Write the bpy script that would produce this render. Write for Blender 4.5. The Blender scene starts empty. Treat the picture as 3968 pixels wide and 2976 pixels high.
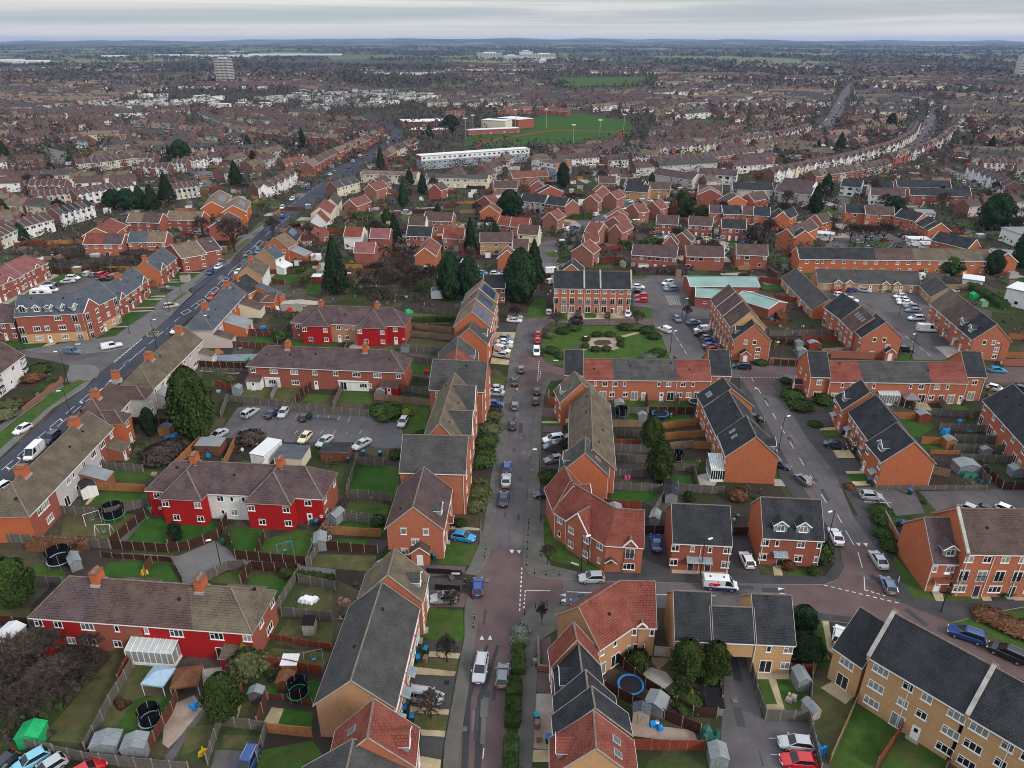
import bpy,math,random
import numpy as np
from mathutils import Vector,Matrix
R=random.Random(7)
SC=bpy.context.scene
COL=SC.collection
PI=math.pi
FP=2802.0;CX,CY=1984.0,1488.0;CAMH=75.0;PITCH=math.radians(25.4)
VIEW={'A':(0,2000,.5882),'B':(1100,2000,.5882),'C':(2000,2000,.5882),'D':(2900,2000,.5884),
'E':(0,1150,.5877),'F':(1100,1150,.5877),'G':(2000,1000,.6027),'H':(2868,1000,.6027),
'I':(0,400,.5877),'J':(1200,400,.5877),'K':(2400,400,.7089),'L':(0,0,.9042),'M':(1968,0,.9042),
'U':(0,0,1.7939),'1':(0,1500,.2984),'2':(440,1180,.2984),'3':(2080,1700,.2984),'4':(2060,2250,.3617),
'5':(0,900,.2984),'6':(600,850,.2984),'7':(1200,750,.5201),'8':(1850,700,.5201),'9':(2400,700,.5201),
'0':(3000,700,.7628),'q':(3300,1400,.5264)}
def G(v,p,z=0.0):
 if len(p)==3: v=p[0];p=p[1:]
 if v=='w': return Vector((p[0],p[1],z))
 ox,oy,s=VIEW[v];x=ox+p[0]*s;y=oy+p[1]*s
 a=(x-CX)/FP;b=-(y-CY)/FP
 dy=math.cos(PITCH)+b*math.sin(PITCH);dz=-math.sin(PITCH)+b*math.cos(PITCH)
 t=(z-CAMH)/min(dz,-1e-3)
 return Vector((a*t,dy*t,z))
def G2(v,p,z=0.0):
 g=G(v,p,z);return Vector((g.x,g.y))
MATS={}
def nt(name):
 m=bpy.data.materials.new(name);m.use_nodes=True;t=m.node_tree
 for n in list(t.nodes): t.nodes.remove(n)
 o=t.nodes.new('ShaderNodeOutputMaterial');b=t.nodes.new('ShaderNodeBsdfPrincipled')
 t.links.new(b.outputs[0],o.inputs[0]);MATS[name]=m
 return m,t,b
def c4(c): return (c[0],c[1],c[2],1)
def mixn(t,f,a,b,mode='MIX'):
 n=t.nodes.new('ShaderNodeMix');n.data_type='RGBA';n.blend_type=mode
 for k,s in ((0,f),(6,a),(7,b)):
  if s is None: continue
  if hasattr(s,'default_value') or hasattr(s,'links'): t.links.new(s,n.inputs[k])
  else: n.inputs[k].default_value=s if k==0 else c4(s)
 return n.outputs[2]
def ramp(t,f,stops):
 n=t.nodes.new('ShaderNodeValToRGB');e=n.color_ramp.elements
 e[0].position,e[0].color=stops[0][0],c4(stops[0][1]);e[1].position,e[1].color=stops[-1][0],c4(stops[-1][1])
 for p,c in stops[1:-1]:
  x=e.new(p);x.color=c4(c)
 t.links.new(f,n.inputs[0]);return n.outputs[0]
def coord(t,kind='Object',scale=None):
 if kind=='World': o=t.nodes.new('ShaderNodeNewGeometry').outputs['Position']
 else: o=t.nodes.new('ShaderNodeTexCoord').outputs[kind]
 if scale:
  m=t.nodes.new('ShaderNodeMapping');m.inputs['Scale'].default_value=scale;t.links.new(o,m.inputs[0]);o=m.outputs[0]
 return o
def noise(t,co,scale,detail=2,rough=.55):
 n=t.nodes.new('ShaderNodeTexNoise');n.inputs['Scale'].default_value=scale
 n.inputs['Detail'].default_value=detail;n.inputs['Roughness'].default_value=rough
 t.links.new(co,n.inputs['Vector']);return n.outputs['Fac']
def mr(t,f,a,b,c=0,d=1):
 n=t.nodes.new('ShaderNodeMapRange');t.links.new(f,n.inputs[0])
 for i,x in enumerate((a,b,c,d)): n.inputs[1+i].default_value=x
 return n.outputs[0]
def sc(c,k): return tuple(min(1,x*k) for x in c)
def plain(name,c,rough=.6,metal=0,spec=None,var=0):
 m,t,b=nt(name);b.inputs['Roughness'].default_value=rough;b.inputs['Metallic'].default_value=metal;b.inputs['Specular IOR Level'].default_value=.12 if rough>=.5 else .5
 if var:
  f=noise(t,coord(t,'World'),1.3,3);t.links.new(ramp(t,f,[(.3,sc(c,1-var)),(.7,sc(c,1+var))]),b.inputs[0])
 else: b.inputs[0].default_value=c4(c)
 return m
def ground_mat(name,c1,c2,c3=None,s=.5,fine=6.,rough=.95,streak=None):
 m,t,b=nt(name);w=coord(t,'World');b.inputs['Roughness'].default_value=rough;b.inputs['Specular IOR Level'].default_value=.06
 a=noise(t,w,s,4,.6);col=ramp(t,a,[(.35,c1),(.65,c2)])
 if c3:
  d=noise(t,w,s*.33,3,.6);col=mixn(t,mr(t,d,.52,.68),col,c3)
 f=noise(t,w,fine,3,.7);col=mixn(t,mr(t,f,.25,.75,.55,0),col,sc(c1,.45))
 if streak:
  st=noise(t,coord(t,'World',streak),1.0,3,.6);col=mixn(t,mr(t,st,.5,.7,0,.45),col,sc(c1,.6))
 t.links.new(col,b.inputs[0]);return m
def wall_mat(name,c,c2=None,amt=.22,course=True):
 m,t,b=nt(name);b.inputs['Roughness'].default_value=.9;b.inputs['Specular IOR Level'].default_value=.06
 c2=c2 or sc(c,.62);uv=coord(t,'UV')
 br=t.nodes.new('ShaderNodeTexBrick');t.links.new(uv,br.inputs[0]);br.inputs['Scale'].default_value=1
 br.inputs['Brick Width'].default_value=.45;br.inputs['Row Height'].default_value=.15;br.inputs['Mortar Size'].default_value=.012
 br.inputs[1].default_value=c4(sc(c,1.12));br.inputs[2].default_value=c4(sc(c2,1.05));br.inputs[3].default_value=c4(sc(c,.85))
 br.inputs['Bias'].default_value=-.35
 f=noise(t,uv,.45,4,.6);col=mixn(t,mr(t,f,.3,.75,0,.6),br.outputs[0] if course else c,sc(c,.8));g=noise(t,coord(t,'UV',(1.6,.35,1)),1,4,.7);col=mixn(t,mr(t,g,.52,.75,0,.5),col,sc(c2,.7))
 oi=t.nodes.new('ShaderNodeObjectInfo');
 col=mixn(t,mr(t,oi.outputs['Random'],0,1,0,.25),col,c2)
 t.links.new(col,b.inputs[0]);return m
def render_mat(name,c,dirt=(.3,.28,.24)):
 m,t,b=nt(name);b.inputs['Roughness'].default_value=.9;b.inputs['Specular IOR Level'].default_value=.08;uv=coord(t,'UV')
 f=noise(t,coord(t,'UV',(2.5,.3,1)),1,4,.6);col=mixn(t,mr(t,f,.45,.8,0,.45),c,dirt)
 t.links.new(col,b.inputs[0]);return m
def roof_mat(name,c,moss=None,row=.32,amt=.5):
 m,t,b=nt(name);b.inputs['Roughness'].default_value=.8;b.inputs['Specular IOR Level'].default_value=.12;uv=coord(t,'UV')
 br=t.nodes.new('ShaderNodeTexBrick');t.links.new(uv,br.inputs[0]);br.inputs['Scale'].default_value=1
 br.inputs['Brick Width'].default_value=.38;br.inputs['Row Height'].default_value=row;br.inputs['Mortar Size'].default_value=.045
 br.inputs['Mortar Smooth'].default_value=.5
 br.inputs[1].default_value=c4(sc(c,1.18));br.inputs[2].default_value=c4(sc(c,.82));br.inputs[3].default_value=c4(sc(c,.38))
 f=noise(t,uv,.35,5,.65);col=mixn(t,mr(t,f,.4,.66,0,amt+.2),br.outputs[0],moss or sc(c,1.5));oi=t.nodes.new('ShaderNodeObjectInfo');col=mixn(t,mr(t,oi.outputs['Random'],0,1,0,.35),col,sc(c,.7))
 f2=noise(t,uv,4.,3,.7);col=mixn(t,mr(t,f2,.55,.75,0,.55),col,sc(c,.5))
 f3=noise(t,uv,2.2,4,.7);col=mixn(t,mr(t,f3,.6,.72,0,.45),col,sc(moss or c,1.6))
 t.links.new(col,b.inputs[0])
 bp=t.nodes.new('ShaderNodeBump');bp.inputs['Strength'].default_value=.5;bp.inputs['Distance'].default_value=.05
 t.links.new(br.outputs['Fac'],bp.inputs['Height']);bp.invert=True;t.links.new(bp.outputs[0],b.inputs['Normal'])
 return m
def leaf_mat(name,c1,c2,trans=0):
 m,t,b=nt(name);b.inputs['Roughness'].default_value=.9;b.inputs['Specular IOR Level'].default_value=.03
 g=t.nodes.new('ShaderNodeNewGeometry');oi=t.nodes.new('ShaderNodeObjectInfo')
 col=ramp(t,g.outputs['Random Per Island'],[(0,sc(c1,.55)),(.5,c1),(1,c2)])
 n=noise(t,coord(t,'Object'),.7,2);col=mixn(t,mr(t,n,.4,.7,0,.6),col,sc(c2,1.1))
 hs=t.nodes.new('ShaderNodeHueSaturation');t.links.new(col,hs.inputs['Color']);t.links.new(mr(t,oi.outputs['Random'],0,1,.75,1.25),hs.inputs['Value'])
 t.links.new(mr(t,oi.outputs['Random'],0,1,.485,.51),hs.inputs['Hue'])
 t.links.new(hs.outputs[0],b.inputs[0]);return m
BFO='brick_flat_orange';RD='roof_dark';LB='lawn_bright';LP='lawn_poor';TD='tarmac_dark';WR='white_render';BR='brick_red';BY='brick_yellow';RP='roof_purple';RB='roof_brown';RG='roof_grey';RR='roof_red'
wall_mat('brick_orange',(.41,.143,.08),(.32,.11,.066));wall_mat('brick_red',(.30,.095,.065),(.23,.075,.055));wall_mat('brick_pink',(.30,.125,.09),(.24,.1,.078));wall_mat('brick_flat_orange',(.44,.14,.066),(.35,.11,.055))
wall_mat('brick_yellow',(.50,.30,.15),(.42,.25,.13));wall_mat('brick_brown',(.20,.095,.075),(.15,.075,.06));wall_mat('brick_buff',(.42,.24,.13),(.36,.2,.11));wall_mat('brick_bright',(.46,.13,.055),(.38,.10,.045))
wall_mat('paint_red',(.38,.016,.018),(.27,.018,.018));render_mat('white_render',(.72,.71,.69));render_mat('grey_render',(.46,.43,.41));render_mat('cream_render',(.62,.56,.42));render_mat('pink_render',(.5,.42,.39))
render_mat('grey_panel',(.25,.29,.34));render_mat('boundary_brick',(.30,.11,.07),(.2,.09,.06))
roof_mat('roof_grey',(.068,.066,.068),(.11,.105,.095));roof_mat('roof_dark',(.032,.034,.04),(.06,.062,.065));roof_mat('roof_brown',(.10,.062,.055),(.14,.1,.085));roof_mat('roof_moss',(.125,.098,.075),(.19,.165,.105))
roof_mat('roof_purple',(.095,.062,.068),(.14,.1,.095));roof_mat('roof_red',(.20,.055,.04),(.27,.095,.07));roof_mat('roof_bright',(.19,.068,.052),(.24,.11,.085));roof_mat('roof_slate',(.085,.10,.125),(.12,.13,.15));roof_mat('roof_pink',(.25,.09,.09),(.3,.14,.13))
roof_mat('roof_tan',(.19,.13,.095),(.26,.2,.14));ground_mat('roof_felt',(.22,.24,.25),(.3,.31,.32),None,.4);ground_mat('roof_green',(.22,.34,.31),(.3,.43,.4),None,.2);ground_mat('roof_white',(.68,.7,.71),(.78,.79,.8),None,.2)
ground_mat('ridge_tile',(.15,.12,.1),(.24,.2,.16),None,2.);ground_mat('lead',(.22,.28,.31),(.33,.4,.43),None,1.5)
plain('upvc',(.8,.8,.79),.35);plain('barge',(.34,.32,.3),.7,var=.2);plain('coping',(.36,.34,.31),.8,var=.25);plain('pipe',(.72,.7,.68),.5);plain('black_paint',(.02,.02,.022),.5);plain('pot',(.36,.20,.12),.8,var=.3);plain('stone',(.55,.45,.36),.8)
plain('dark_void',(.012,.011,.012),.9);plain('door_dark',(.03,.03,.035),.4);plain('door_red',(.3,.03,.02),.4);plain('door_blue',(.07,.13,.25),.4);plain('door_brown',(.18,.06,.03),.4)
def glass_mat():
 m,t,b=nt('window_glass');b.inputs['Roughness'].default_value=.12;oi=t.nodes.new('ShaderNodeObjectInfo')
 g=t.nodes.new('ShaderNodeNewGeometry')
 a=t.nodes.new('ShaderNodeMath');a.operation='ADD';t.links.new(oi.outputs['Random'],a.inputs[0]);t.links.new(g.outputs['Random Per Island'],a.inputs[1])
 fr=t.nodes.new('ShaderNodeMath');fr.operation='FRACT';t.links.new(a.outputs[0],fr.inputs[0])
 col=ramp(t,fr.outputs[0],[(0,(.008,.01,.012)),(.5,(.02,.024,.028)),(.62,(.16,.17,.17)),(1,(.3,.3,.29))]);t.links.new(col,b.inputs[0])
glass_mat();plain('car_glass',(.012,.015,.018),.08);plain('solar',(.02,.035,.08),.15);plain('skylight_glass',(.1,.13,.16),.1)
ground_mat('asphalt',(.115,.103,.108),(.15,.136,.138),(.088,.08,.086),.25,9.,streak=(1.2,.07,1));ground_mat('asphalt_blue',(.056,.06,.082),(.08,.082,.1),(.047,.05,.068),.12,9.);ground_mat('asphalt_pale',(.15,.14,.14),(.19,.18,.175),(.12,.115,.115),.3,7.)
ground_mat('block_paving',(.125,.085,.085),(.165,.115,.11),(.10,.075,.078),.3,8.);ground_mat('pavement',(.115,.11,.10),(.16,.15,.135),(.10,.1,.085),.4,8.);ground_mat('slabs',(.42,.33,.2),(.55,.45,.28),(.3,.24,.15),.6,5.);ground_mat('concrete',(.32,.30,.26),(.42,.39,.34),None,.5,5.)
ground_mat('tarmac_dark',(.06,.058,.062),(.085,.082,.085),None,.3,8.);ground_mat('lawn',(.040,.082,.016),(.068,.125,.026),(.09,.095,.035),.6,7.);ground_mat('lawn_bright',(.03,.08,.014),(.045,.115,.02),(.055,.09,.022),.5,6.);ground_mat('lawn_poor',(.07,.085,.03),(.13,.115,.055),(.1,.075,.045),.7,5.)
ground_mat('soil',(.055,.042,.035),(.10,.078,.062),(.055,.065,.03),.6,4.);ground_mat('gravel',(.34,.25,.2),(.42,.33,.27),(.25,.18,.15),.7,9.);ground_mat('kerb',(.3,.29,.27),(.4,.39,.36),None,1.);plain('white_line',(.55,.55,.54),.8,var=.25);plain('worn_line',(.38,.38,.38),.8,var=.3);plain('yellow_line',(.42,.33,.14),.8,var=.3);plain('tyre_track',(.045,.044,.047),.7,var=.15);plain('wet_patch',(.035,.036,.04),.35,var=.2)
ground_mat('gravel_path',(.33,.27,.16),(.42,.35,.22),None,.5,6.);ground_mat('track_red',(.22,.04,.035),(.28,.055,.045),None,.1,.8);ground_mat('blue_slate',(.17,.2,.25),(.25,.28,.33),None,.7,6.);ground_mat('decking',(.22,.15,.09),(.3,.22,.14),None,.6,5.)
def terrain_mat():
 m,t,b=nt('terrain');b.inputs['Roughness'].default_value=1;b.inputs['Specular IOR Level'].default_value=.1;w=coord(t,'World')
 a=noise(t,w,.05,5,.65);col=ramp(t,a,[(.3,(.035,.03,.028)),(.45,(.07,.055,.045)),(.55,(.05,.055,.024)),(.68,(.085,.095,.04))])
 f=noise(t,w,.9,3,.7);col=mixn(t,mr(t,f,.35,.7,.6,0),col,(.025,.02,.018))
 v=t.nodes.new('ShaderNodeTexVoronoi');v.inputs['Scale'].default_value=.0028;t.links.new(coord(t,'World',(1,.6,1)),v.inputs[0])
 sep=t.nodes.new('ShaderNodeSeparateColor');t.links.new(v.outputs['Color'],sep.inputs[0])
 fc=ramp(t,sep.outputs[0],[(0,(.035,.045,.03)),(.45,(.05,.05,.035)),(.6,(.10,.14,.05)),(.8,(.16,.16,.09)),(1,(.05,.06,.03))])
 sy=t.nodes.new('ShaderNodeSeparateXYZ');t.links.new(w,sy.inputs[0])
 col=mixn(t,mr(t,sy.outputs[1],1900,2800),col,fc);t.links.new(col,b.inputs[0])
terrain_mat()
def garden_mat():
 m,t,b=nt('garden_mix');b.inputs['Roughness'].default_value=.95;b.inputs['Specular IOR Level'].default_value=.03;w=coord(t,'World');v=t.nodes.new('ShaderNodeTexVoronoi');v.inputs['Scale'].default_value=.13;v.inputs['Randomness'].default_value=.8;t.links.new(coord(t,'World',(1,.7,1)),v.inputs[0])
 s=t.nodes.new('ShaderNodeSeparateColor');t.links.new(v.outputs['Color'],s.inputs[0]);r=t.nodes.new('ShaderNodeValToRGB');r.color_ramp.interpolation='CONSTANT';e=r.color_ramp.elements;e[0].color=c4((.055,.043,.036));e[1].position=.3;e[1].color=c4((.032,.052,.015))
 for p,c in ((.52,(.10,.085,.05)),(.68,(.055,.085,.024)),(.82,(.11,.1,.09)),(.9,(.045,.034,.03))): x=e.new(p);x.color=c4(c)
 t.links.new(s.outputs[0],r.inputs[0]);col=r.outputs[0];a=noise(t,w,.35,5,.7);col=mixn(t,mr(t,a,.4,.65,0,.7),col,(.055,.045,.034));f=noise(t,w,2.5,4,.7);col=mixn(t,mr(t,f,.3,.7,.6,0),col,(.03,.024,.018));t.links.new(col,b.inputs[0])
garden_mat()
def wood(name,c,var=.35):
 m,t,b=nt(name);b.inputs['Roughness'].default_value=.85;b.inputs['Specular IOR Level'].default_value=.05;co=coord(t,'UV',(6,.7,1))
 f=noise(t,co,1.,4,.65);f2=noise(t,coord(t,'World'),.5,3)
 col=ramp(t,f,[(.3,sc(c,1-var)),(.7,sc(c,1+var))]);col=mixn(t,mr(t,f2,.4,.7,0,.5),col,sc(c,.6));t.links.new(col,b.inputs[0])
wood('fence_grey',(.13,.115,.10));wood('fence_brown',(.12,.045,.03));wood('fence_dark',(.06,.028,.02));wood('fence_orange',(.34,.15,.055));wood('fence_tan',(.25,.165,.11));wood('fence_red',(.22,.05,.03));wood('shed_grey',(.22,.24,.25));wood('shed_brown',(.16,.07,.04));wood('shed_pale',(.4,.35,.3));wood('shed_green',(.2,.36,.2));wood('bark',(.12,.09,.07));wood('bark_dark',(.05,.04,.036));plain('concrete_post',(.26,.24,.21),.9,var=.15)
leaf_mat('conifer',(.013,.028,.013),(.028,.050,.020));leaf_mat('cypress',(.020,.036,.010),(.05,.07,.018));leaf_mat('golden',(.12,.15,.02),(.2,.22,.03));leaf_mat('shrub',(.026,.045,.013),(.05,.08,.022));leaf_mat('shrub_olive',(.075,.085,.035),(.12,.13,.06));leaf_mat('twigs',(.062,.046,.04),(.105,.082,.068));leaf_mat('twigs_dark',(.045,.034,.031),(.075,.058,.05));leaf_mat('rust_hedge',(.12,.055,.03),(.17,.085,.045));leaf_mat('grey_shrub',(.10,.14,.11),(.17,.21,.17));leaf_mat('far_wood',(.045,.036,.038),(.08,.063,.062))
leaf_mat('far_green',(.028,.045,.024),(.05,.065,.03))
def paint():
 m,t,b=nt('car_paint');oi=t.nodes.new('ShaderNodeObjectInfo');t.links.new(oi.outputs['Color'],b.inputs[0])
 b.inputs['Roughness'].default_value=.28;b.inputs['Metallic'].default_value=.15;b.inputs['Coat Weight'].default_value=.6;b.inputs['Coat Roughness'].default_value=.08
paint();plain('tyre',(.015,.015,.016),.8);plain('rim',(.45,.46,.47),.3,.7);plain('head_lamp',(.7,.72,.74),.1);plain('tail_lamp',(.4,.01,.01),.2);plain('plate_yellow',(.6,.42,.03),.5);plain('plate_white',(.7,.7,.68),.5);plain('trim_black',(.02,.02,.02),.6);plain('van_blue',(.02,.03,.12),.3);plain('letter_red',(.55,.02,.02),.5);plain('letter_white',(.75,.75,.75),.5)
for n,c in dict(bin_blue=(.02,.16,.42),bin_green=(.015,.06,.045),bin_brown=(.2,.12,.09),plastic_blue=(.02,.25,.6),plastic_green=(.02,.35,.12),net_black=(.015,.015,.02),net_green=(.03,.12,.09),yellow=(.65,.42,.03),pink=(.6,.1,.3),tarp_blue=(.03,.16,.4),canopy_blue=(.3,.42,.52),white_plastic=(.75,.76,.76),steel=(.35,.36,.37),red_plastic=(.55,.03,.02),canopy_grey=(.2,.17,.18),poly_clear=(.42,.46,.45),teal=(.03,.25,.3)).items(): plain(n,c,.55,var=.12)
class MB:
 def __init__(s): s.v=[];s.f=[];s.m=[];s.mats=[]
 def mi(s,mat):
  if mat not in s.mats: s.mats.append(mat)
  return s.mats.index(mat)
 def face(s,pts,mat):
  n=len(s.v);s.v.extend([tuple(p) for p in pts]);s.f.append(list(range(n,n+len(pts))));s.m.append(s.mi(mat))
 def poly(s,vs,fs,mat):
  n=len(s.v);s.v.extend([tuple(p) for p in vs]);k=s.mi(mat)
  for f in fs: s.f.append([n+i for i in f]);s.m.append(k)
 def hexa(s,b,t,mat,tm=None,bottom=True):
  s.poly(list(b)+list(t),([(3,2,1,0)] if bottom else [])+[(0,1,5,4),(1,2,6,5),(2,3,7,6),(3,0,4,7)],mat)
  s.face(t,tm or mat)
 def box(s,x0,y0,z0,x1,y1,z1,mat,tm=None):
  b=[(x0,y0,z0),(x1,y0,z0),(x1,y1,z0),(x0,y1,z0)];s.hexa(b,[(p[0],p[1],z1) for p in b],mat,tm)
 def slab(s,q,th,mat,side,up=None):
  q=[Vector(p) for p in q];lo=[p-Vector((0,0,th)) for p in q];n=len(q)
  s.face(q,mat);s.face(lo[::-1],side)
  for i in range(n):
   j=(i+1)%n;s.face([lo[i],lo[j],q[j],q[i]],side)
 def bar(s,a,b,w,h,mat,up=Vector((0,0,1))):
  a=Vector(a);b=Vector(b);d=(b-a);
  if d.length<1e-6: return
  d.normalize();x=d.cross(up)
  if x.length<1e-4: x=Vector((1,0,0))
  x.normalize();y=x.cross(d);x*=w/2;y*=h/2
  P=[a-x-y,a+x-y,a+x+y,a-x+y];Q=[p+(b-a) for p in P]
  s.poly(P+Q,[(0,1,2,3),(7,6,5,4),(0,4,5,1),(1,5,6,2),(2,6,7,3),(3,7,4,0)],mat)
 def tube(s,a,b,r0,r1,n,mat,cap=True):
  a=Vector(a);b=Vector(b);d=(b-a).normalized();x=d.orthogonal().normalized();y=d.cross(x)
  A=[a+(x*math.cos(2*PI*i/n)+y*math.sin(2*PI*i/n))*r0 for i in range(n)];B=[b+(x*math.cos(2*PI*i/n)+y*math.sin(2*PI*i/n))*r1 for i in range(n)]
  fs=[(i,(i+1)%n,n+(i+1)%n,n+i) for i in range(n)]
  if cap: fs+=[tuple(range(n))[::-1],tuple(range(n,2*n))]
  s.poly(A+B,fs,mat)
 def lathe(s,prof,n,mat,c=(0,0)):
  vs=[];
  for r,z in prof: vs+=[(c[0]+r*math.cos(2*PI*i/n),c[1]+r*math.sin(2*PI*i/n),z) for i in range(n)]
  fs=[(k*n+i,k*n+(i+1)%n,(k+1)*n+(i+1)%n,(k+1)*n+i) for k in range(len(prof)-1) for i in range(n)]
  s.poly(vs,fs,mat)
 def mesh(s,name,smooth=False):
  me=bpy.data.meshes.new(name);me.from_pydata(s.v,[],s.f)
  for m in s.mats: me.materials.append(MATS[m])
  me.polygons.foreach_set('material_index',s.m)
  uv=me.uv_layers.new(name='UVMap');data=np.empty(len(me.loops)*2,np.float32);k=0
  V=s.v
  for f in s.f:
   a,b,c=V[f[0]],V[f[1]],V[f[2]]
   ux,uy,uz=b[0]-a[0],b[1]-a[1],b[2]-a[2];wx,wy,wz=c[0]-a[0],c[1]-a[1],c[2]-a[2]
   nx,ny,nz=uy*wz-uz*wy,uz*wx-ux*wz,ux*wy-uy*wx
   h=math.hypot(nx,ny)
   if h<1e-9:
    for i in f: data[k]=V[i][0];data[k+1]=V[i][1];k+=2
   else:
    tx,ty=-ny/h,nx/h;L=math.sqrt(h*h+nz*nz);sl=h/L
    bx,by,bz=-nz*nx/(h*L),-nz*ny/(h*L),sl
    for i in f:
     p=V[i];data[k]=p[0]*tx+p[1]*ty;data[k+1]=p[0]*bx+p[1]*by+p[2]*bz;k+=2
  uv.data.foreach_set('uv',data)
  if smooth: me.polygons.foreach_set('use_smooth',[True]*len(s.f))
  me.update();return me
 def build(s,name,parent=None,smooth=False):
  o=bpy.data.objects.new(name,s.mesh(name,smooth));COL.objects.link(o)
  if parent: o.parent=parent
  return o
def inst(name,mesh,parent=None,loc=None,rz=0,scale=None,color=None):
 o=bpy.data.objects.new(name,mesh);COL.objects.link(o)
 if parent: o.parent=parent
 if loc is not None: o.location=loc
 if rz: o.rotation_euler=(0,0,rz)
 if scale is not None: o.scale=scale if hasattr(scale,'__len__') else (scale,)*3
 if color: o.color=c4(color)
 return o
USED={}
def tag(o,label,cat=None,group=None,kind=None):
 if label:
  o['label']=label
 if cat: o['category']=cat
 if group: o['group']=group
 if kind: o['kind']=kind
 return o
def thing(name,label,cat,loc,rz=0,group=None):
 o=bpy.data.objects.new(name,None);COL.objects.link(o);o.empty_display_size=.1
 o.location=loc;o.rotation_euler=(0,0,rz);tag(o,label,cat,group);return o
LAY={}
def patch(name,v,pts,mat,layer=1,raised=0,label=None):
 z=.004*layer
 LAY[layer]=LAY.get(layer,0)+1;z+= (LAY[layer]%9)*.0004
 b=MB();P=[G(v,p) for p in pts]
 ar=sum(P[i].x*P[(i+1)%len(P)].y-P[(i+1)%len(P)].x*P[i].y for i in range(len(P)))
 if ar<0: P=P[::-1]
 o0=P[0];top=[(p.x-o0.x,p.y-o0.y,z+raised) for p in P]
 b.face(top,mat)
 if raised:
  n=len(P)
  for i in range(n):
   j=(i+1)%n;b.face([(top[i][0],top[i][1],0),(top[j][0],top[j][1],0),top[j],top[i]],'kerb')
 o=b.build(name);o.location=(o0.x,o0.y,0);tag(o,label,kind='structure');return o
def offs(P,d):
 out=[]
 for i in range(len(P)):
  if i==0: m=(P[1]-P[0]).normalized();m=Vector((-m.y,m.x))
  elif i==len(P)-1: m=(P[i]-P[i-1]).normalized();m=Vector((-m.y,m.x))
  else:
   a=(P[i]-P[i-1]).normalized();c=(P[i+1]-P[i]).normalized();a=Vector((-a.y,a.x));c=Vector((-c.y,c.x));m=(a+c)/max(.3,1+a.dot(c))
  out.append(P[i]+m*d)
 return out
def strip(name,v,pts,w,mat,layer=2,raised=0,label=None,kind='structure'):
 P=[G2(v,p) for p in pts];A=offs(P,w/2);B=offs(P,-w/2)
 z=.004*layer+(len(COL.objects)%7)*.0003
 b=MB();o0=P[0]
 for i in range(len(P)-1):
  q=[B[i],B[i+1],A[i+1],A[i]]
  if raised: b.hexa([(p.x-o0.x,p.y-o0.y,0) for p in q],[(p.x-o0.x,p.y-o0.y,z+raised) for p in q],mat,bottom=False)
  else: b.face([(p.x-o0.x,p.y-o0.y,z) for p in q],mat)
 o=b.build(name);o.location=(o0.x,o0.y,0);tag(o,label,kind=kind);return o
def dashes(v,a,b,n,w,L=None,mat='white_line',layer=6,name='lane_marking',duty=.55):
 A=G2(v,a);B=G2(v,b);d=B-A;T=d.length;d.normalize();s=Vector((-d.y,d.x))*w/2;m=MB();st=T/n;L=L or st*duty
 for i in range(n):
  p=A+d*(i*st);q=p+d*L;m.face([(x.x-A.x,x.y-A.y,.004*layer) for x in (p-s,q-s,q+s,p+s)],mat)
 o=m.build(name);o.location=(A.x,A.y,0);tag(o,None,kind='structure');return o
WT={
'w':(.62,1.05,.95,'win',1),'n':(1.2,1.15,.9,'win',2),'W':(1.85,1.2,.85,'win',3),'f':(1.6,2.1,.08,'fre',2),'J':(1.4,1.95,.15,'jul',2),
'd':(.95,2.05,.05,'door_w',1),'D':(.95,2.05,.05,'door_d',1),'R':(.95,2.05,.05,'door_r',1),'g':(2.3,2.1,.05,'gar',1),'s':(1.0,.7,1.2,'win',1),'o':(.6,.6,1.3,'rnd',1),
'm':(.9,1.1,.9,'win',1),'b':(2.2,1.45,.6,'bay',3),'k':(1.6,.5,1.5,'win',2),'a':(2.4,2.2,.02,'arch',1),'v':(1.3,1.3,.8,'win',2)}
WM={}
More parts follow.
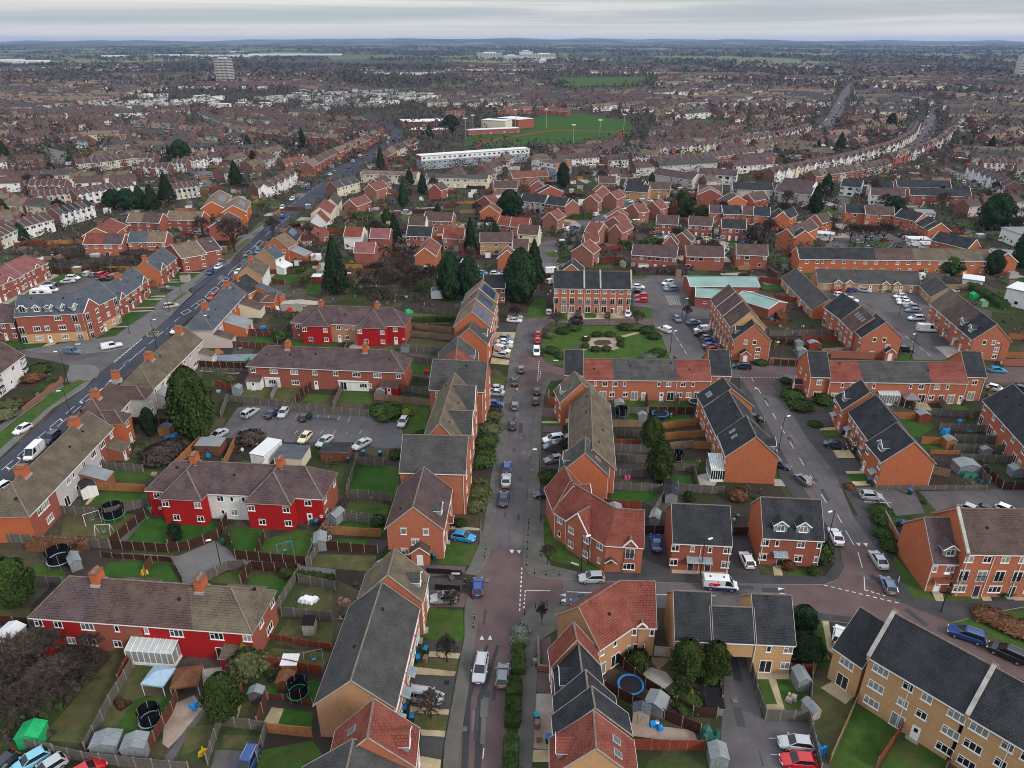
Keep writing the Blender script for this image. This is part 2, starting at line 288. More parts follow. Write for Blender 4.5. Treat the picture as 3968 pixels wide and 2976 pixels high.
def winmesh(k,lint,single):
 key=(k,lint,single)
 if key in WM: return WM[key]
 w,h,_,kind,cols=WT[k];g=MB();f=g if single else MB();fr='upvc';x=w/2
 if kind in('win','fre','jul','bay'):
  if kind=='bay':
   d=.45;g.poly([(-x,0,0),(-x*.7,-d,0),(x*.7,-d,0),(x,0,0),(-x,0,h),(-x*.7,-d,h),(x*.7,-d,h),(x,0,h)],[(0,1,5,4),(1,2,6,5),(2,3,7,6)],'window_glass')
   for zz in (0,h*.7,h):
    for a,b in (((-x,0),(-x*.7,-d)),((-x*.7,-d),(x*.7,-d)),((x*.7,-d),(x,0))): f.bar((a[0],a[1],zz),(b[0],b[1],zz),.12,.12,fr)
   for a in ((-x,-.02),(-x*.7,-d),(-x*.25,-d),(x*.25,-d),(x*.7,-d),(x,-.02)): f.bar((a[0],a[1],0),(a[0],a[1],h),.1,.1,fr)
   f.poly([(-x,0,h+.1),(-x*.75,-d-.08,h+.06),(x*.75,-d-.08,h+.06),(x,0,h+.1),(-x,0,h+.35),(x,0,h+.35)],[(0,1,4),(1,2,5,4),(2,3,5)],'roof_dark')
  else:
   g.box(-x+.04,-.012,.04,x-.04,.0,h-.04,'window_glass')
   t=.085
   f.box(-x,-.05,0,x,.0,t,fr);f.box(-x,-.05,h-t,x,.0,h,fr);f.box(-x,-.05,t,-x+t,.0,h-t,fr);f.box(x-t,-.05,t,x,.0,h-t,fr)
   for c in range(1,cols):
    xx=-x+w*c/cols;f.box(xx-.04,-.045,t,xx+.04,.0,h-t,fr)
   if kind=='win' and w>1: f.box(-x+t,-.04,h*.68,-x+w/cols-.04,.0,h*.68+.05,fr)
   f.box(-x-.08,-.1,-.09,x+.08,.0,-.0,'upvc' if kind!='fre' else 'stone')
   if lint: f.box(-x-.1,-.03,h,x+.1,.0,h+.2,'stone')
   if kind=='jul':
    for i in range(9): xx=-x+w*i/8;f.box(xx-.012,-.2,.05,xx+.012,-.18,1.05,'black_paint')
    f.box(-x-.1,-.21,1.03,x+.1,-.17,1.08,'black_paint');f.box(-x-.1,-.21,.04,x+.1,-.17,.09,'black_paint')
 elif kind=='rnd':
  f.lathe([(.0,0),(.32,0),(.32,.05),(.22,.06),(.22,.03),(0,.03)],12,'upvc')
  f.v=[(p[0],-p[2],p[1]+.3) for p in f.v]
  if not single: g.lathe([(0,.035),(.2,.035)],12,'window_glass');g.v=[(p[0],-p[2],p[1]+.3) for p in g.v]
 elif kind=='arch':
  g.box(-x,-.02,0,x,.02,h,'dark_void');f.box(-x-.15,-.05,h,x+.15,-.0,h+.25,'stone')
 else:
  mt={'door_w':'upvc','door_d':'door_dark','door_r':'door_red','gar':'upvc'}[kind]
  g.box(-x+.05,-.03,0,x-.05,.0,h-.05,mt);f.box(-x,-.05,0,-x+.06,.0,h,fr);f.box(x-.06,-.05,0,x,.0,h,fr);f.box(-x+.06,-.05,h-.06,x-.06,.0,h,fr)
  if kind=='gar':
   for i in range(1,6): f.box(-x+.06,-.04,h*i/6-.015,x-.06,.0,h*i/6+.015,'barge')
  else: f.box(-.22,-.04,h*.55,.22,.0,h*.85,'window_glass')
  f.box(-x-.1,-.5,-.06,x+.1,.0,.0,'concrete')
 nm={'win':'window','fre':'french_window','jul':'balcony_window','bay':'bay_window','rnd':'round_window','gar':'garage_door','arch':'passage_opening'}.get(kind,'door')
 WM[key]=(nm,g.mesh(nm) if g.f else None,None if single else f.mesh('frame'));return WM[key]
def facade(root,spec,o,d,L,he,st,lint,lod,mb=None,t0=.0,t1=1.):
 rows=spec.split('/');n=len(rows);sh=he/max(st,n);ang=math.atan2(d.y,d.x)
 for r,row in enumerate(rows):
  zb=(n-1-r)*sh
  for i,ch in enumerate(row):
   if ch not in WT: continue
   w,h,b,kind,cols=WT[ch];t=t0+(t1-t0)*(i+.5)/len(row);p=o+d*(L*t);z=zb+min(b,max(.05,sh-h-.12)) if kind in('win','rnd','bay') else zb+b
   if lod>=2:
    nn=Vector((d.y,-d.x))*.04;a=p-d*w/2+nn;c=p+d*w/2+nn
    mb.face([(a.x,a.y,z-.05),(c.x,c.y,z-.05),(c.x,c.y,z+h),(a.x,a.y,z+h)],'upvc')
    a=p-d*(w/2-.12)+nn*1.6;c=p+d*(w/2-.12)+nn*1.6
    if kind[:4]!='door': mb.face([(a.x,a.y,z+.1),(c.x,c.y,z+.1),(c.x,c.y,z+h-.1),(a.x,a.y,z+h-.1)],'window_glass')
    continue
   nm,gm,fm=winmesh(ch,lint,lod==1)
   if gm is None: continue
   q=inst(nm,gm,root,(p.x,p.y,z),ang)
   if fm: inst('frame',fm,q)
BUILDINGS=[]
def rotz(p,a): return Vector((p.x*math.cos(a)-p.y*math.sin(a),p.x*math.sin(a)+p.y*math.cos(a)))
def bld(label,W,D,he=5.4,rise=None,hip=(0,0),wall='brick_orange',rm='roof_grey',f='',r='',b='',l='',x=(),lod=0,st=2,lint=True,name='terraced_house',cat='terraced house',group=None,ov=.32,band=None,gut=True,into=None,side=None,rt=True,flat=False,zb=0):
 slope=(rise/(D/2)) if rise else .74;rise=slope*D/2
 if flat: slope=0;rise=0;
 base=W[0];ang=math.atan2((W[1]-W[0]).y,(W[1]-W[0]).x)
 if into is None:
  root=thing(name,label,cat,(base.x,base.y,0),ang,group);BUILDINGS.append(root)
  P=[rotz(p-base,-ang) for p in W]
 else: root=None;P=W
 n=len(P)-1;B=offs(P,D);Rg=offs(P,D/2);wl=MB() if into is None else into;rf=MB() if into is None else into
 if isinstance(f,str): f=[f]+['']*(n-1) if n>1 else [f]
 secs_w=wall if isinstance(wall,list) else [(1,wall)];wm0=secs_w[0][1];wm1=secs_w[-1][1];sidem=side or wm0
 secs_r=rm if isinstance(rm,list) else [(1,rm)]
 dirs=[(P[i+1]-P[i]).normalized() for i in range(n)]
 V3=lambda p,z: (p.x,p.y,z)
 def wallq(p,q,z0,z1,m):
  if band and z0<band[0]:
   wl.face([V3(p,z0),V3(q,z0),V3(q,band[0]),V3(p,band[0])],band[1]);z0=band[0]
  wl.face([V3(p,z0),V3(q,z0),V3(q,z1),V3(p,z1)],m)
 for i in range(n):
  t0=0
  for (t1,m) in secs_w:
   wallq(P[i].lerp(P[i+1],t0),P[i].lerp(P[i+1],t1),zb,he,m);t0=t1
  wallq(B[i+1],B[i],zb,he,sidem)
 for e,(k,s) in enumerate(((0,-1),(n,1))):
  fr,bk,rg=P[k],B[k],Rg[k];m=(side or (wm0,wm1)[e])
  if e==0: wallq(bk,fr,zb,he,m)
  else: wallq(fr,bk,zb,he,m)
  if not hip[e] and not flat:
   tri=[V3(bk,he),V3(fr,he),V3(rg,he+rise)];wl.face(tri if e==0 else [tri[1],tri[0],tri[2]],m)
 up=.1;zr=he+rise+up;ze=he-ov*slope+up
 Fo=offs(P,-ov);Bo=offs(P,D+ov);Rr=list(Rg);vg=.14
 if flat:
  for i in range(n):
   q=[Fo[i],Fo[i+1],Bo[i+1],Bo[i]];d=dirs[i]
   if i==0: q[0]=q[0]-d*ov;q[3]=q[3]-d*ov
   if i==n-1: q[1]=q[1]+d*ov;q[2]=q[2]+d*ov
   rf.slab([V3(p,he+.25) for p in q],.28,secs_r[0][1],'barge')
 else:
  for e,(k,i,s) in enumerate(((0,0,-1),(n,n-1,1))):
   d=dirs[i]*s
   if hip[e]: Rr[k]=Rg[k]-d*(D/2);Fo[k]=Fo[k]+d*ov;Bo[k]=Bo[k]+d*ov
   else: Rr[k]=Rg[k]+d*vg;Fo[k]=Fo[k]+d*vg;Bo[k]=Bo[k]+d*vg
  for i in range(n):
   t0=0
   sr=secs_r if n==1 else [(1,secs_r[min(i,len(secs_r)-1)][1])]
   for (t1,m) in sr:
    a,c=Fo[i].lerp(Fo[i+1],t0),Fo[i].lerp(Fo[i+1],t1);ra,rc=Rr[i].lerp(Rr[i+1],t0),Rr[i].lerp(Rr[i+1],t1);ba,bc=Bo[i].lerp(Bo[i+1],t0),Bo[i].lerp(Bo[i+1],t1)
    rf.slab([V3(a,ze),V3(c,ze),V3(rc,zr),V3(ra,zr)],.14,m,'barge');rf.slab([V3(ra,zr),V3(rc,zr),V3(bc,ze),V3(ba,ze)],.14,m,'barge');t0=t1
   if rt and lod<2: rf.bar(V3(Rr[i],zr+.02),V3(Rr[i+1],zr+.02),.22,.1,'ridge_tile')
  for e,k in ((0,0),(1,n)):
   if hip[e]:
    tri=[V3(Bo[k],ze),V3(Fo[k],ze),V3(Rr[k],zr)];rf.slab(tri if e==0 else [tri[1],tri[0],tri[2]],.14,secs_r[0 if e==0 else -1][1],'barge')
    if lod<2:
     for q in (Bo[k],Fo[k]): rf.bar(V3(q,ze+.03),V3(Rr[k],zr+.03),.25,.1,'ridge_tile')
   elif into is None:
    for q in (Bo[k],Fo[k]): rf.bar(V3(q,ze-.02),V3(Rr[k],zr-.02),.06 if lod==0 else .1,.16 if lod==0 else .22,'barge' if lod==0 or name=='terraced_house' else 'upvc')
  if lod>0 and into is None:
   for i in range(n): rf.bar(V3(Fo[i],ze-.1),V3(Fo[i+1],ze-.1),.1,.16,'upvc')
 L0=(P[1]-P[0]).length;Ls=[(P[i+1]-P[i]).length for i in range(n)]
 chim=[];parts=[]
 def sp(fc,t,s,seg=0,lift=0):
  d=dirs[seg];nn=Vector((-d.y,d.x));y=s*D/2 if fc=='f' else D-s*D/2
  p=P[seg]+d*(t*Ls[seg])+nn*y;return Vector((p.x,p.y,he+s*rise+up+lift))
 if lod==0 and not flat and into is None and name!='bungalow_terrace':
  if 'vent' not in WM: m_=MB();m_.box(-.16,-.16,-.2,.16,.16,.22,'black_paint');WM['vent']=m_.mesh('roof_vent')
  for i in range(int(L0/6)): inst('roof_vent',WM['vent'],root,sp(R.choice('fb'),(i+R.uniform(.2,.8))/max(1,int(L0/6)),R.uniform(.45,.85)))
 for ex in x:
  k=ex[0]
  if k=='ch':
   t=ex[1];w=ex[2] if len(ex)>2 else .9;yo=ex[3] if len(ex)>3 else 0;seg=ex[4] if len(ex)>4 else 0
   d=dirs[seg];nn=Vector((-d.y,d.x));c=P[seg]+d*(t*Ls[seg])+nn*(D/2+yo);cb=MB()
   def pp(u,v,z): q=c+d*u+nn*v;return (q.x,q.y,z)
   z0=he+rise-1.0-abs(yo)*slope;z1=he+rise+1.25
   for (hw,hd,za,zc,m) in ((w/2,.75,z0,z1,'brick_bright' if lod==0 else 'brick_brown'),(w/2+.07,.82,z1,z1+.16,'brick_brown')):
    cb.hexa([pp(-hw,-hd,za),pp(hw,-hd,za),pp(hw,hd,za),pp(-hw,hd,za)],[pp(-hw,-hd,zc),pp(hw,-hd,zc),pp(hw,hd,zc),pp(-hw,hd,zc)],m)
   cb.hexa([pp(-w/2-.12,-.95,z0-.2),pp(w/2+.12,-.95,z0-.2),pp(w/2+.12,.95,z0-.2),pp(-w/2-.12,.95,z0-.2)],[pp(-w/2-.12,-.95,he+rise-.42),pp(w/2+.12,-.95,he+rise-.42),pp(w/2+.12,.95,he+rise-.42),pp(-w/2-.12,.95,he+rise-.42)],'barge')
   pots=MB()
   for j in range(4 if w>=.9 else 2):
    q=c+nn*(-.55+1.1*j/3 if w>=.9 else -.3+.6*j)
    pots.tube((q.x,q.y,z1+.16),(q.x,q.y,z1+.5),.13,.1,6,'pot')
   chim.append((cb,pots))
  elif k=='dr':
   fc,t,w=ex[1],ex[2],ex[3];seg=ex[4] if len(ex)>4 else 0;m=ex[5] if len(ex)>5 else secs_r[-1][1];kind=ex[6] if len(ex)>6 else 'n'
   d=dirs[seg] if fc=='f' else -dirs[seg];nn=Vector((-d.y,d.x))
   s0=.12;p=sp(fc,t,s0);p2=Vector((p.x,p.y));z0=p.z-.1;hh=1.35;dep=hh/slope;db=MB()
   q=lambda u,v,z:(lambda a:(a.x,a.y,z))(p2+d*u+nn*v)
   x2=w/2
   db.face([q(-x2,0,z0),q(x2,0,z0),q(x2,0,z0+hh),q(-x2,0,z0+hh)],'lead');db.face([q(0,0,z0+hh+x2*.8),q(-x2,0,z0+hh),q(x2,0,z0+hh)],'lead')
   for sg in (-1,1):
    tri=[q(sg*x2,0,z0),q(sg*x2,0,z0+hh),q(sg*x2,dep,z0+hh)];db.face(tri,'lead')
   rz=z0+hh+x2*.8;de=(rz-z0)/slope;e=.18
   for sg in (-1,1):
    qq=[q(sg*(x2+e),-.22,z0+hh-e*.8),q(0,-.22,rz),q(0,de,rz),q(sg*(x2+e),dep-.2,z0+hh-e*.8)]
    if sg<0: qq=[qq[0],qq[1],qq[2],qq[3]]
    db.slab(qq if sg<0 else qq[::-1],.09,m,'upvc')
    db.bar(qq[0],qq[1],.06,.2,'upvc')
   parts.append(('dormer',db,(kind,p2,d,z0+.2)))
  elif k=='sk':
   fc,t,s=ex[1:4];d=dirs[0];o1=sp(fc,t,s,0,.05);db=MB();ud=(sp(fc,t,s+.1)-sp(fc,t,s)).normalized();dd=Vector((d.x,d.y,0))
   n3=dd.cross(ud);n3*= (1 if n3.z>0 else -1)
   for (a,c2,hh,m) in ((.42,.62,.1,'barge'),(.32,.5,.13,'skylight_glass')):
    c=[o1-dd*a-ud*c2,o1+dd*a-ud*c2,o1+dd*a+ud*c2,o1-dd*a+ud*c2]
    if fc=='b': c=c[::-1]
    db.hexa(c,[q+n3*hh for q in c],m)
   parts.append(('skylight',db,None))
  elif k=='sol':
   fc,ta,tb,sa,sb=ex[1:6];db=MB();nx=max(1,round((tb-ta)*L0/1.1));ny=2
   for i in range(nx):
    for j in range(ny):
     g=.01;a=ta+(tb-ta)*(i+g*3)/nx;c=ta+(tb-ta)*(i+1-g*3)/nx;s0=sa+(sb-sa)*(j+.02)/ny;s1=sa+(sb-sa)*(j+.98)/ny
     qd=[sp(fc,a,s0,0,.12),sp(fc,c,s0,0,.12),sp(fc,c,s1,0,.12),sp(fc,a,s1,0,.12)]
     if fc=='b': qd=qd[::-1]
     db.slab(qd,.05,'solar','steel')
   parts.append(('solar_panel',db,None))
  elif k=='wg':
   ta,tb,pj,hp=ex[1:5];wm=ex[5] or wm0;fs=ex[6];seg=ex[7] if len(ex)>7 else 0;d=dirs[seg];nn=Vector((-d.y,d.x));o1=P[seg]
   xa,xb=ta*Ls[seg],tb*Ls[seg];w=xb-xa;rw=min(rise,w/2*slope*1.0);sl=rw/(w/2);db=MB();rb=MB();e=.3
   q=lambda u,v,z:(lambda a:(a.x,a.y,z))(o1+d*u+nn*v)
   db.face([q(xa,-pj,0),q(xb,-pj,0),q(xb,-pj,he),q(xa,-pj,he)],wm)
   for (xx,s1) in ((xa,-1),(xb,1)):
    fa=[q(xx,0,0),q(xx,-pj,0),q(xx,-pj,he),q(xx,0,he)];db.face(fa if s1<0 else fa[::-1],wm)
   yr=rw/slope;xm=(xa+xb)/2;z1=he+rw+up+.02;z0=he-e*sl+up+.02;mt=ex[8] if len(ex)>8 else secs_r[-1][1]
   ya=-pj-(e if hp else .14);yap=-pj+(w/2 if hp else -.14);yv=-e*sl/slope*0
   Lq=[q(xa-e,ya,z0),q(xm,yap,z1),q(xm,yr,z1),q(xa-e,0,z0)];Rq=[q(xb+e,ya,z0),q(xb+e,0,z0),q(xm,yr,z1),q(xm,yap,z1)]
   rb.slab(Lq[::-1] if False else [Lq[0],Lq[1],Lq[2],Lq[3]],.14,mt,'barge');rb.slab([Rq[0],Rq[1],Rq[2],Rq[3]],.14,mt,'barge')
   if hp:
    rb.slab([q(xa-e,ya,z0),q(xb+e,ya,z0),q(xm,yap,z1)],.14,mt,'barge')
    for xx in (xa-e,xb+e): rb.bar(q(xx,ya,z0+.03),q(xm,yap,z1+.03),.25,.1,'ridge_tile')
   else:
    db.face([q(xa,-pj,he),q(xb,-pj,he),q(xm,-pj,he+rw)],wm)
    for xx in (xa-e,xb+e): rb.bar(q(xx,ya,z0),q(xm,yap,z1),.1,.22,'upvc')
   rb.bar(q(xm,yap,z1+.04),q(xm,yr,z1+.04),.28,.12,'ridge_tile')
   parts.append(('wing',db,('wing',rb,fs,o1+d*xa-nn*pj,d,w)))
  elif k=='lean':
   fc,ta,tb,dp,hh,wm,mt,fs=ex[1:9];
   if fc=='f': o1,d,LL=P[0],dirs[0],Ls[0]
   elif fc=='b': o1,d,LL=B[n],-dirs[n-1],Ls[n-1]
   elif fc=='r': o1,d,LL=P[n],(B[n]-P[n]).normalized(),D
   else: o1,d,LL=B[0],(P[0]-B[0]).normalized(),D
   nn=Vector((-d.y,d.x));xa,xb=ta*LL,tb*LL;db=MB();q=lambda u,v,z:(lambda a:(a.x,a.y,z))(o1+d*u+nn*v);ht=hh+dp*.35
   db.face([q(xa,-dp,0),q(xb,-dp,0),q(xb,-dp,hh),q(xa,-dp,hh)],wm)
   db.face([q(xa,0,0),q(xa,-dp,0),q(xa,-dp,hh),q(xa,0,ht)],wm);db.face([q(xb,-dp,0),q(xb,0,0),q(xb,0,ht),q(xb,-dp,hh)],wm)
   e=.15;db.slab([q(xa-e,-dp-e,hh-.02),q(xb+e,-dp-e,hh-.02),q(xb+e,0,ht+.1),q(xa-e,0,ht+.1)],.1,mt,'barge')
   parts.append(('extension',db,('lean',fs,o1+d*xa-nn*dp,d,xb-xa,hh)))
  elif k=='po':
   fc,t,w,kd=ex[1:5];mt=ex[5] if len(ex)>5 else 'lead';seg=ex[6] if len(ex)>6 else 0
   if fc=='f': o1,d,LL=P[seg],dirs[seg],Ls[seg]
   elif fc=='b': o1,d,LL=B[n],-dirs[n-1],Ls[n-1]
   elif fc=='r': o1,d,LL=P[n],(B[n]-P[n]).normalized(),D
   else: o1,d,LL=B[0],(P[0]-B[0]).normalized(),D
   nn=Vector((-d.y,d.x));c=t*LL;db=MB();q=lambda u,v,z:(lambda a:(a.x,a.y,z))(o1+d*(c+u)+nn*v);h0=2.3;x2=w/2
   if kd=='flat': db.slab([q(-x2,-1,h0),q(x2,-1,h0),q(x2,0,h0+.45),q(-x2,0,h0+.45)],.1,mt,'upvc')
   else:
    pj=.9 if kd=='gab' else 1.9
    for sg in (-1,1):
     qq=[q(sg*x2,-pj,h0),q(0,-pj,h0+x2*.8),q(0,0,h0+x2*.8),q(sg*x2,0,h0)]
     db.slab(qq if sg<0 else qq[::-1],.09,mt,'upvc');db.bar(qq[0],qq[1],.05,.14,'upvc')
    if kd=='por':
     db.hexa([q(-x2+.2,-pj+.2,0),q(x2-.2,-pj+.2,0),q(x2-.2,0,0),q(-x2+.2,0,0)],[q(-x2+.2,-pj+.2,h0),q(x2-.2,-pj+.2,h0),q(x2-.2,0,h0),q(-x2+.2,0,h0)],wm0)
     db.hexa([q(-.5,-pj+.15,0),q(.5,-pj+.15,0),q(.5,-pj+.2,0),q(-.5,-pj+.2,0)],[q(-.5,-pj+.15,2.05),q(.5,-pj+.15,2.05),q(.5,-pj+.2,2.05),q(-.5,-pj+.2,2.05)],'upvc')
     db.face([q(-x2+.2,-pj+.2,h0),q(x2-.2,-pj+.2,h0),q(0,-pj+.2,h0+x2*.7)],wm0)
   parts.append(('porch',db,None))
  elif k=='pp':
   t=ex[1];db=MB();c=P[0]+dirs[0]*(t*Ls[0]);d=dirs[0];nn=Vector((-d.y,d.x));q=lambda u,v,z:(lambda a:(a.x,a.y,z))(c+d*u+nn*v)
   pr=[(-ov-.1,ze-.1),(D/2,zr+.25),(D+ov+.1,ze-.1)]
   for (y0,z0),(y1,z1) in ((pr[0],pr[1]),(pr[1],pr[2])):
    db.poly([q(-.16,y0,z0-.3),q(.16,y0,z0-.3),q(.16,y1,z1-.4),q(-.16,y1,z1-.4),q(-.16,y0,z0+.35),q(.16,y0,z0+.35),q(.16,y1,z1),q(-.16,y1,z1)],[(0,1,5,4),(1,2,6,5),(2,3,7,6),(3,0,4,7)],wm0)
    db.hexa([q(-.24,y0,z0+.33),q(.24,y0,z0+.33),q(.24,y1,z1),q(-.24,y1,z1)],[q(-.24,y0,z0+.45),q(.24,y0,z0+.45),q(.24,y1,z1+.12),q(-.24,y1,z1+.12)],'coping')
   parts.append(('parapet',db,None))
  elif k=='dp':
   for t in ex[1]:
    d=dirs[0];nn=Vector((-d.y,d.x));c=P[0]+d*(t*Ls[0])-nn*.07;db=MB();db.bar((c.x,c.y,.1),(c.x,c.y,he-.1),.09,.09,'pipe',up=Vector((0,1,0)));parts.append(('downpipe',db,None))
  elif k=='dish':
   t=ex[1];c=sp('f',t,-.02);db=MB();db.lathe([(0,0),(.25,.04),(.4,.12)],10,'steel');db.v=[(p[0]+c.x,c.y-.25-p[2],p[1]+c.z+.1) for p in db.v];db.bar((c.x,c.y-.25,c.z+.1),(c.x,c.y+.3,c.z-.3),.05,.05,'steel');parts.append(('satellite_dish',db,None))
 if into is not None:
  for (cb,pots) in chim:
   into.poly(cb.v,cb.f,'brick_brown')
  fp=[(f[i],P[i],dirs[i],Ls[i]) for i in range(n)]
  for s,o1,d,LL in fp+[(b,B[n],-dirs[-1],Ls[-1]),(l,B[0],(P[0]-B[0]).normalized(),D),(r,P[n],(B[n]-P[n]).normalized(),D)]:
   if s: facade(None,s,o1,d,LL,he,st,lint,2,into)
  return None
 if lod>=2:
  for s,o1,d,LL in [(f[i],P[i],dirs[i],Ls[i]) for i in range(n)]+[(b,B[n],-dirs[-1],Ls[-1]),(l,B[0],(P[0]-B[0]).normalized(),D),(r,P[n],(B[n]-P[n]).normalized(),D)]:
   if s: facade(None,s,o1,d,LL,he,st,lint,2,wl)
 wl.build('wall',root);ro=rf.build('roof',root)
 for cb,pots in chim:
  c=cb.build('chimney',ro)
  if pots.f and lod==0:
   o=pots.build('chimney_pot',root);
 if lod<2:
  for i in range(n):
   if f[i]: facade(root,f[i],P[i],dirs[i],Ls[i],he,st,lint,lod)
  if b: facade(root,b,B[n],-dirs[-1],sum(Ls),he,st,lint,lod)
  if l: facade(root,l,B[0],(P[0]-B[0]).normalized(),D,he,st,lint,lod)
  if r: facade(root,r,P[n],(B[n]-P[n]).normalized(),D,he,st,lint,lod)
 if gut and lod==0 and not flat:
  gb=MB()
  for i in range(n):
   gb.bar(V3(Fo[i],ze-.12),V3(Fo[i+1],ze-.12),.1,.1,'pipe')
   gb.bar(V3(Bo[i],ze-.12),V3(Bo[i+1],ze-.12),.1,.1,'pipe')
  gb.build('gutter',root)
 for nm,db,xt in parts:
  o=db.build(nm,root)
  if nm=='dormer':
   kind,p2,d,z=xt;n2,gm,fm=winmesh(kind,False,lod>=1);p=p2+Vector((d.y,-d.x))*.03
   inst('window',gm,o,(p.x,p.y,z),math.atan2(d.y,d.x))
   if fm: inst('window_frame',fm,o,(p.x,p.y,z),math.atan2(d.y,d.x))
  if nm=='wing':
   _,rb,fs,o1,d,w=xt;rb.build('wing_roof',root)
   if fs: facade(root,fs,o1,d,w,he,st,lint,lod)
  if nm=='extension' and xt[1]: _,fs,o1,d,w,hh=xt;facade(root,fs,o1,d,w,hh,1,False,lod)
 return root
def rect(v,p1,p2,dep,he):
 A=G2(v,p1,he);Bp=G2(v,p2,he);a=Bp-A
 if hasattr(dep,'__len__'):
  C=G2(v,dep,he);bb=C-Bp
  if a.length>=bb.length:
   d=a.normalized();n=Vector((-d.y,d.x));return A,Bp,n*bb.dot(n)
  n=bb.normalized();d=Vector((n.y,-n.x));w=a.dot(d);return Bp-d*w,Bp,bb
 d=a.normalized();return A,Bp,Vector((-d.y,d.x))*dep
def HX(label,v,p1,p2,dep,he=5.4,shift=0,**k):
 A,Bp,n=rect(v,p1,p2,dep,he);s=n.normalized()*shift;A=A+s;Bp=Bp+s;return bld(label,[A,Bp],n.length,he,**k)
def HG(label,v,p1,p2,dep,he=5.4,**k):
 A,Bp,n=rect(v,p1,p2,dep,he);return bld(label,[Bp,Bp+n],(Bp-A).length,he,**k)
def CH(label,v,pts,D,he=5.4,**k):
 return bld(label,[G2(v,p,he) for p in pts],D,he,**k)
def loft(mb,st,mat,closed=True):
 n=len(st[0]);vs=[p for r in st for p in r]
 fs=[(k*n+i,k*n+(i+1)%n,(k+1)*n+(i+1)%n,(k+1)*n+i) for k in range(len(st)-1) for i in range(n)]
 if closed: fs+=[tuple(range(n))[::-1],tuple(range((len(st)-1)*n,len(st)*n))]
 mb.poly(vs,fs,mat)
CARDEF={
'hatchback':(4.0,1.72,[(-2.0,.45,.72),(-1.93,.3,.88),(-1.6,.2,.95),(-.2,.18,.93),(.95,.2,.93),(1.6,.22,.82),(1.92,.3,.66),(2.0,.42,.52)],(-1.88,-1.45,.15,1.0),.92,1.47),
'saloon':(4.6,1.8,[(-2.3,.45,.78),(-2.22,.3,.93),(-1.7,.2,.97),(-.2,.18,.93),(1.0,.2,.92),(1.8,.22,.8),(2.2,.3,.64),(2.3,.42,.52)],(-1.75,-1.0,.25,1.15),.93,1.43),
'estate':(4.6,1.82,[(-2.3,.5,.8),(-2.24,.34,1.0),(-1.8,.25,1.04),(-.2,.22,1.02),(1.1,.24,1.0),(1.8,.26,.9),(2.2,.32,.74),(2.3,.46,.58)],(-2.2,-1.9,.3,1.2),1.02,1.66),
'van':(5.2,1.95,[(-2.6,.5,1.1),(-2.58,.35,1.2),(-2,.28,1.2),(0,.28,1.2),(1.5,.28,1.15),(2.2,.3,1.0),(2.52,.36,.8),(2.6,.5,.6)],(-2.56,-2.5,1.2,1.95),1.15,2.35),
'small_van':(4.3,1.75,[(-2.15,.5,1.0),(-2.12,.35,1.05),(-1.7,.25,1.05),(0,.25,1.02),(1.0,.25,.98),(1.6,.28,.85),(2.05,.32,.7),(2.15,.46,.56)],(-2.1,-2.0,.35,1.1),1.0,1.8),
'pickup':(5.2,1.85,[(-2.6,.5,1.1),(-2.58,.4,1.15),(-2,.35,1.15),(0,.35,1.1),(1.3,.35,1.08),(2.0,.35,1.0),(2.5,.4,.85),(2.6,.5,.7)],(-2.5,-2.4,.5,1.2),1.1,1.8)}
CARM={}
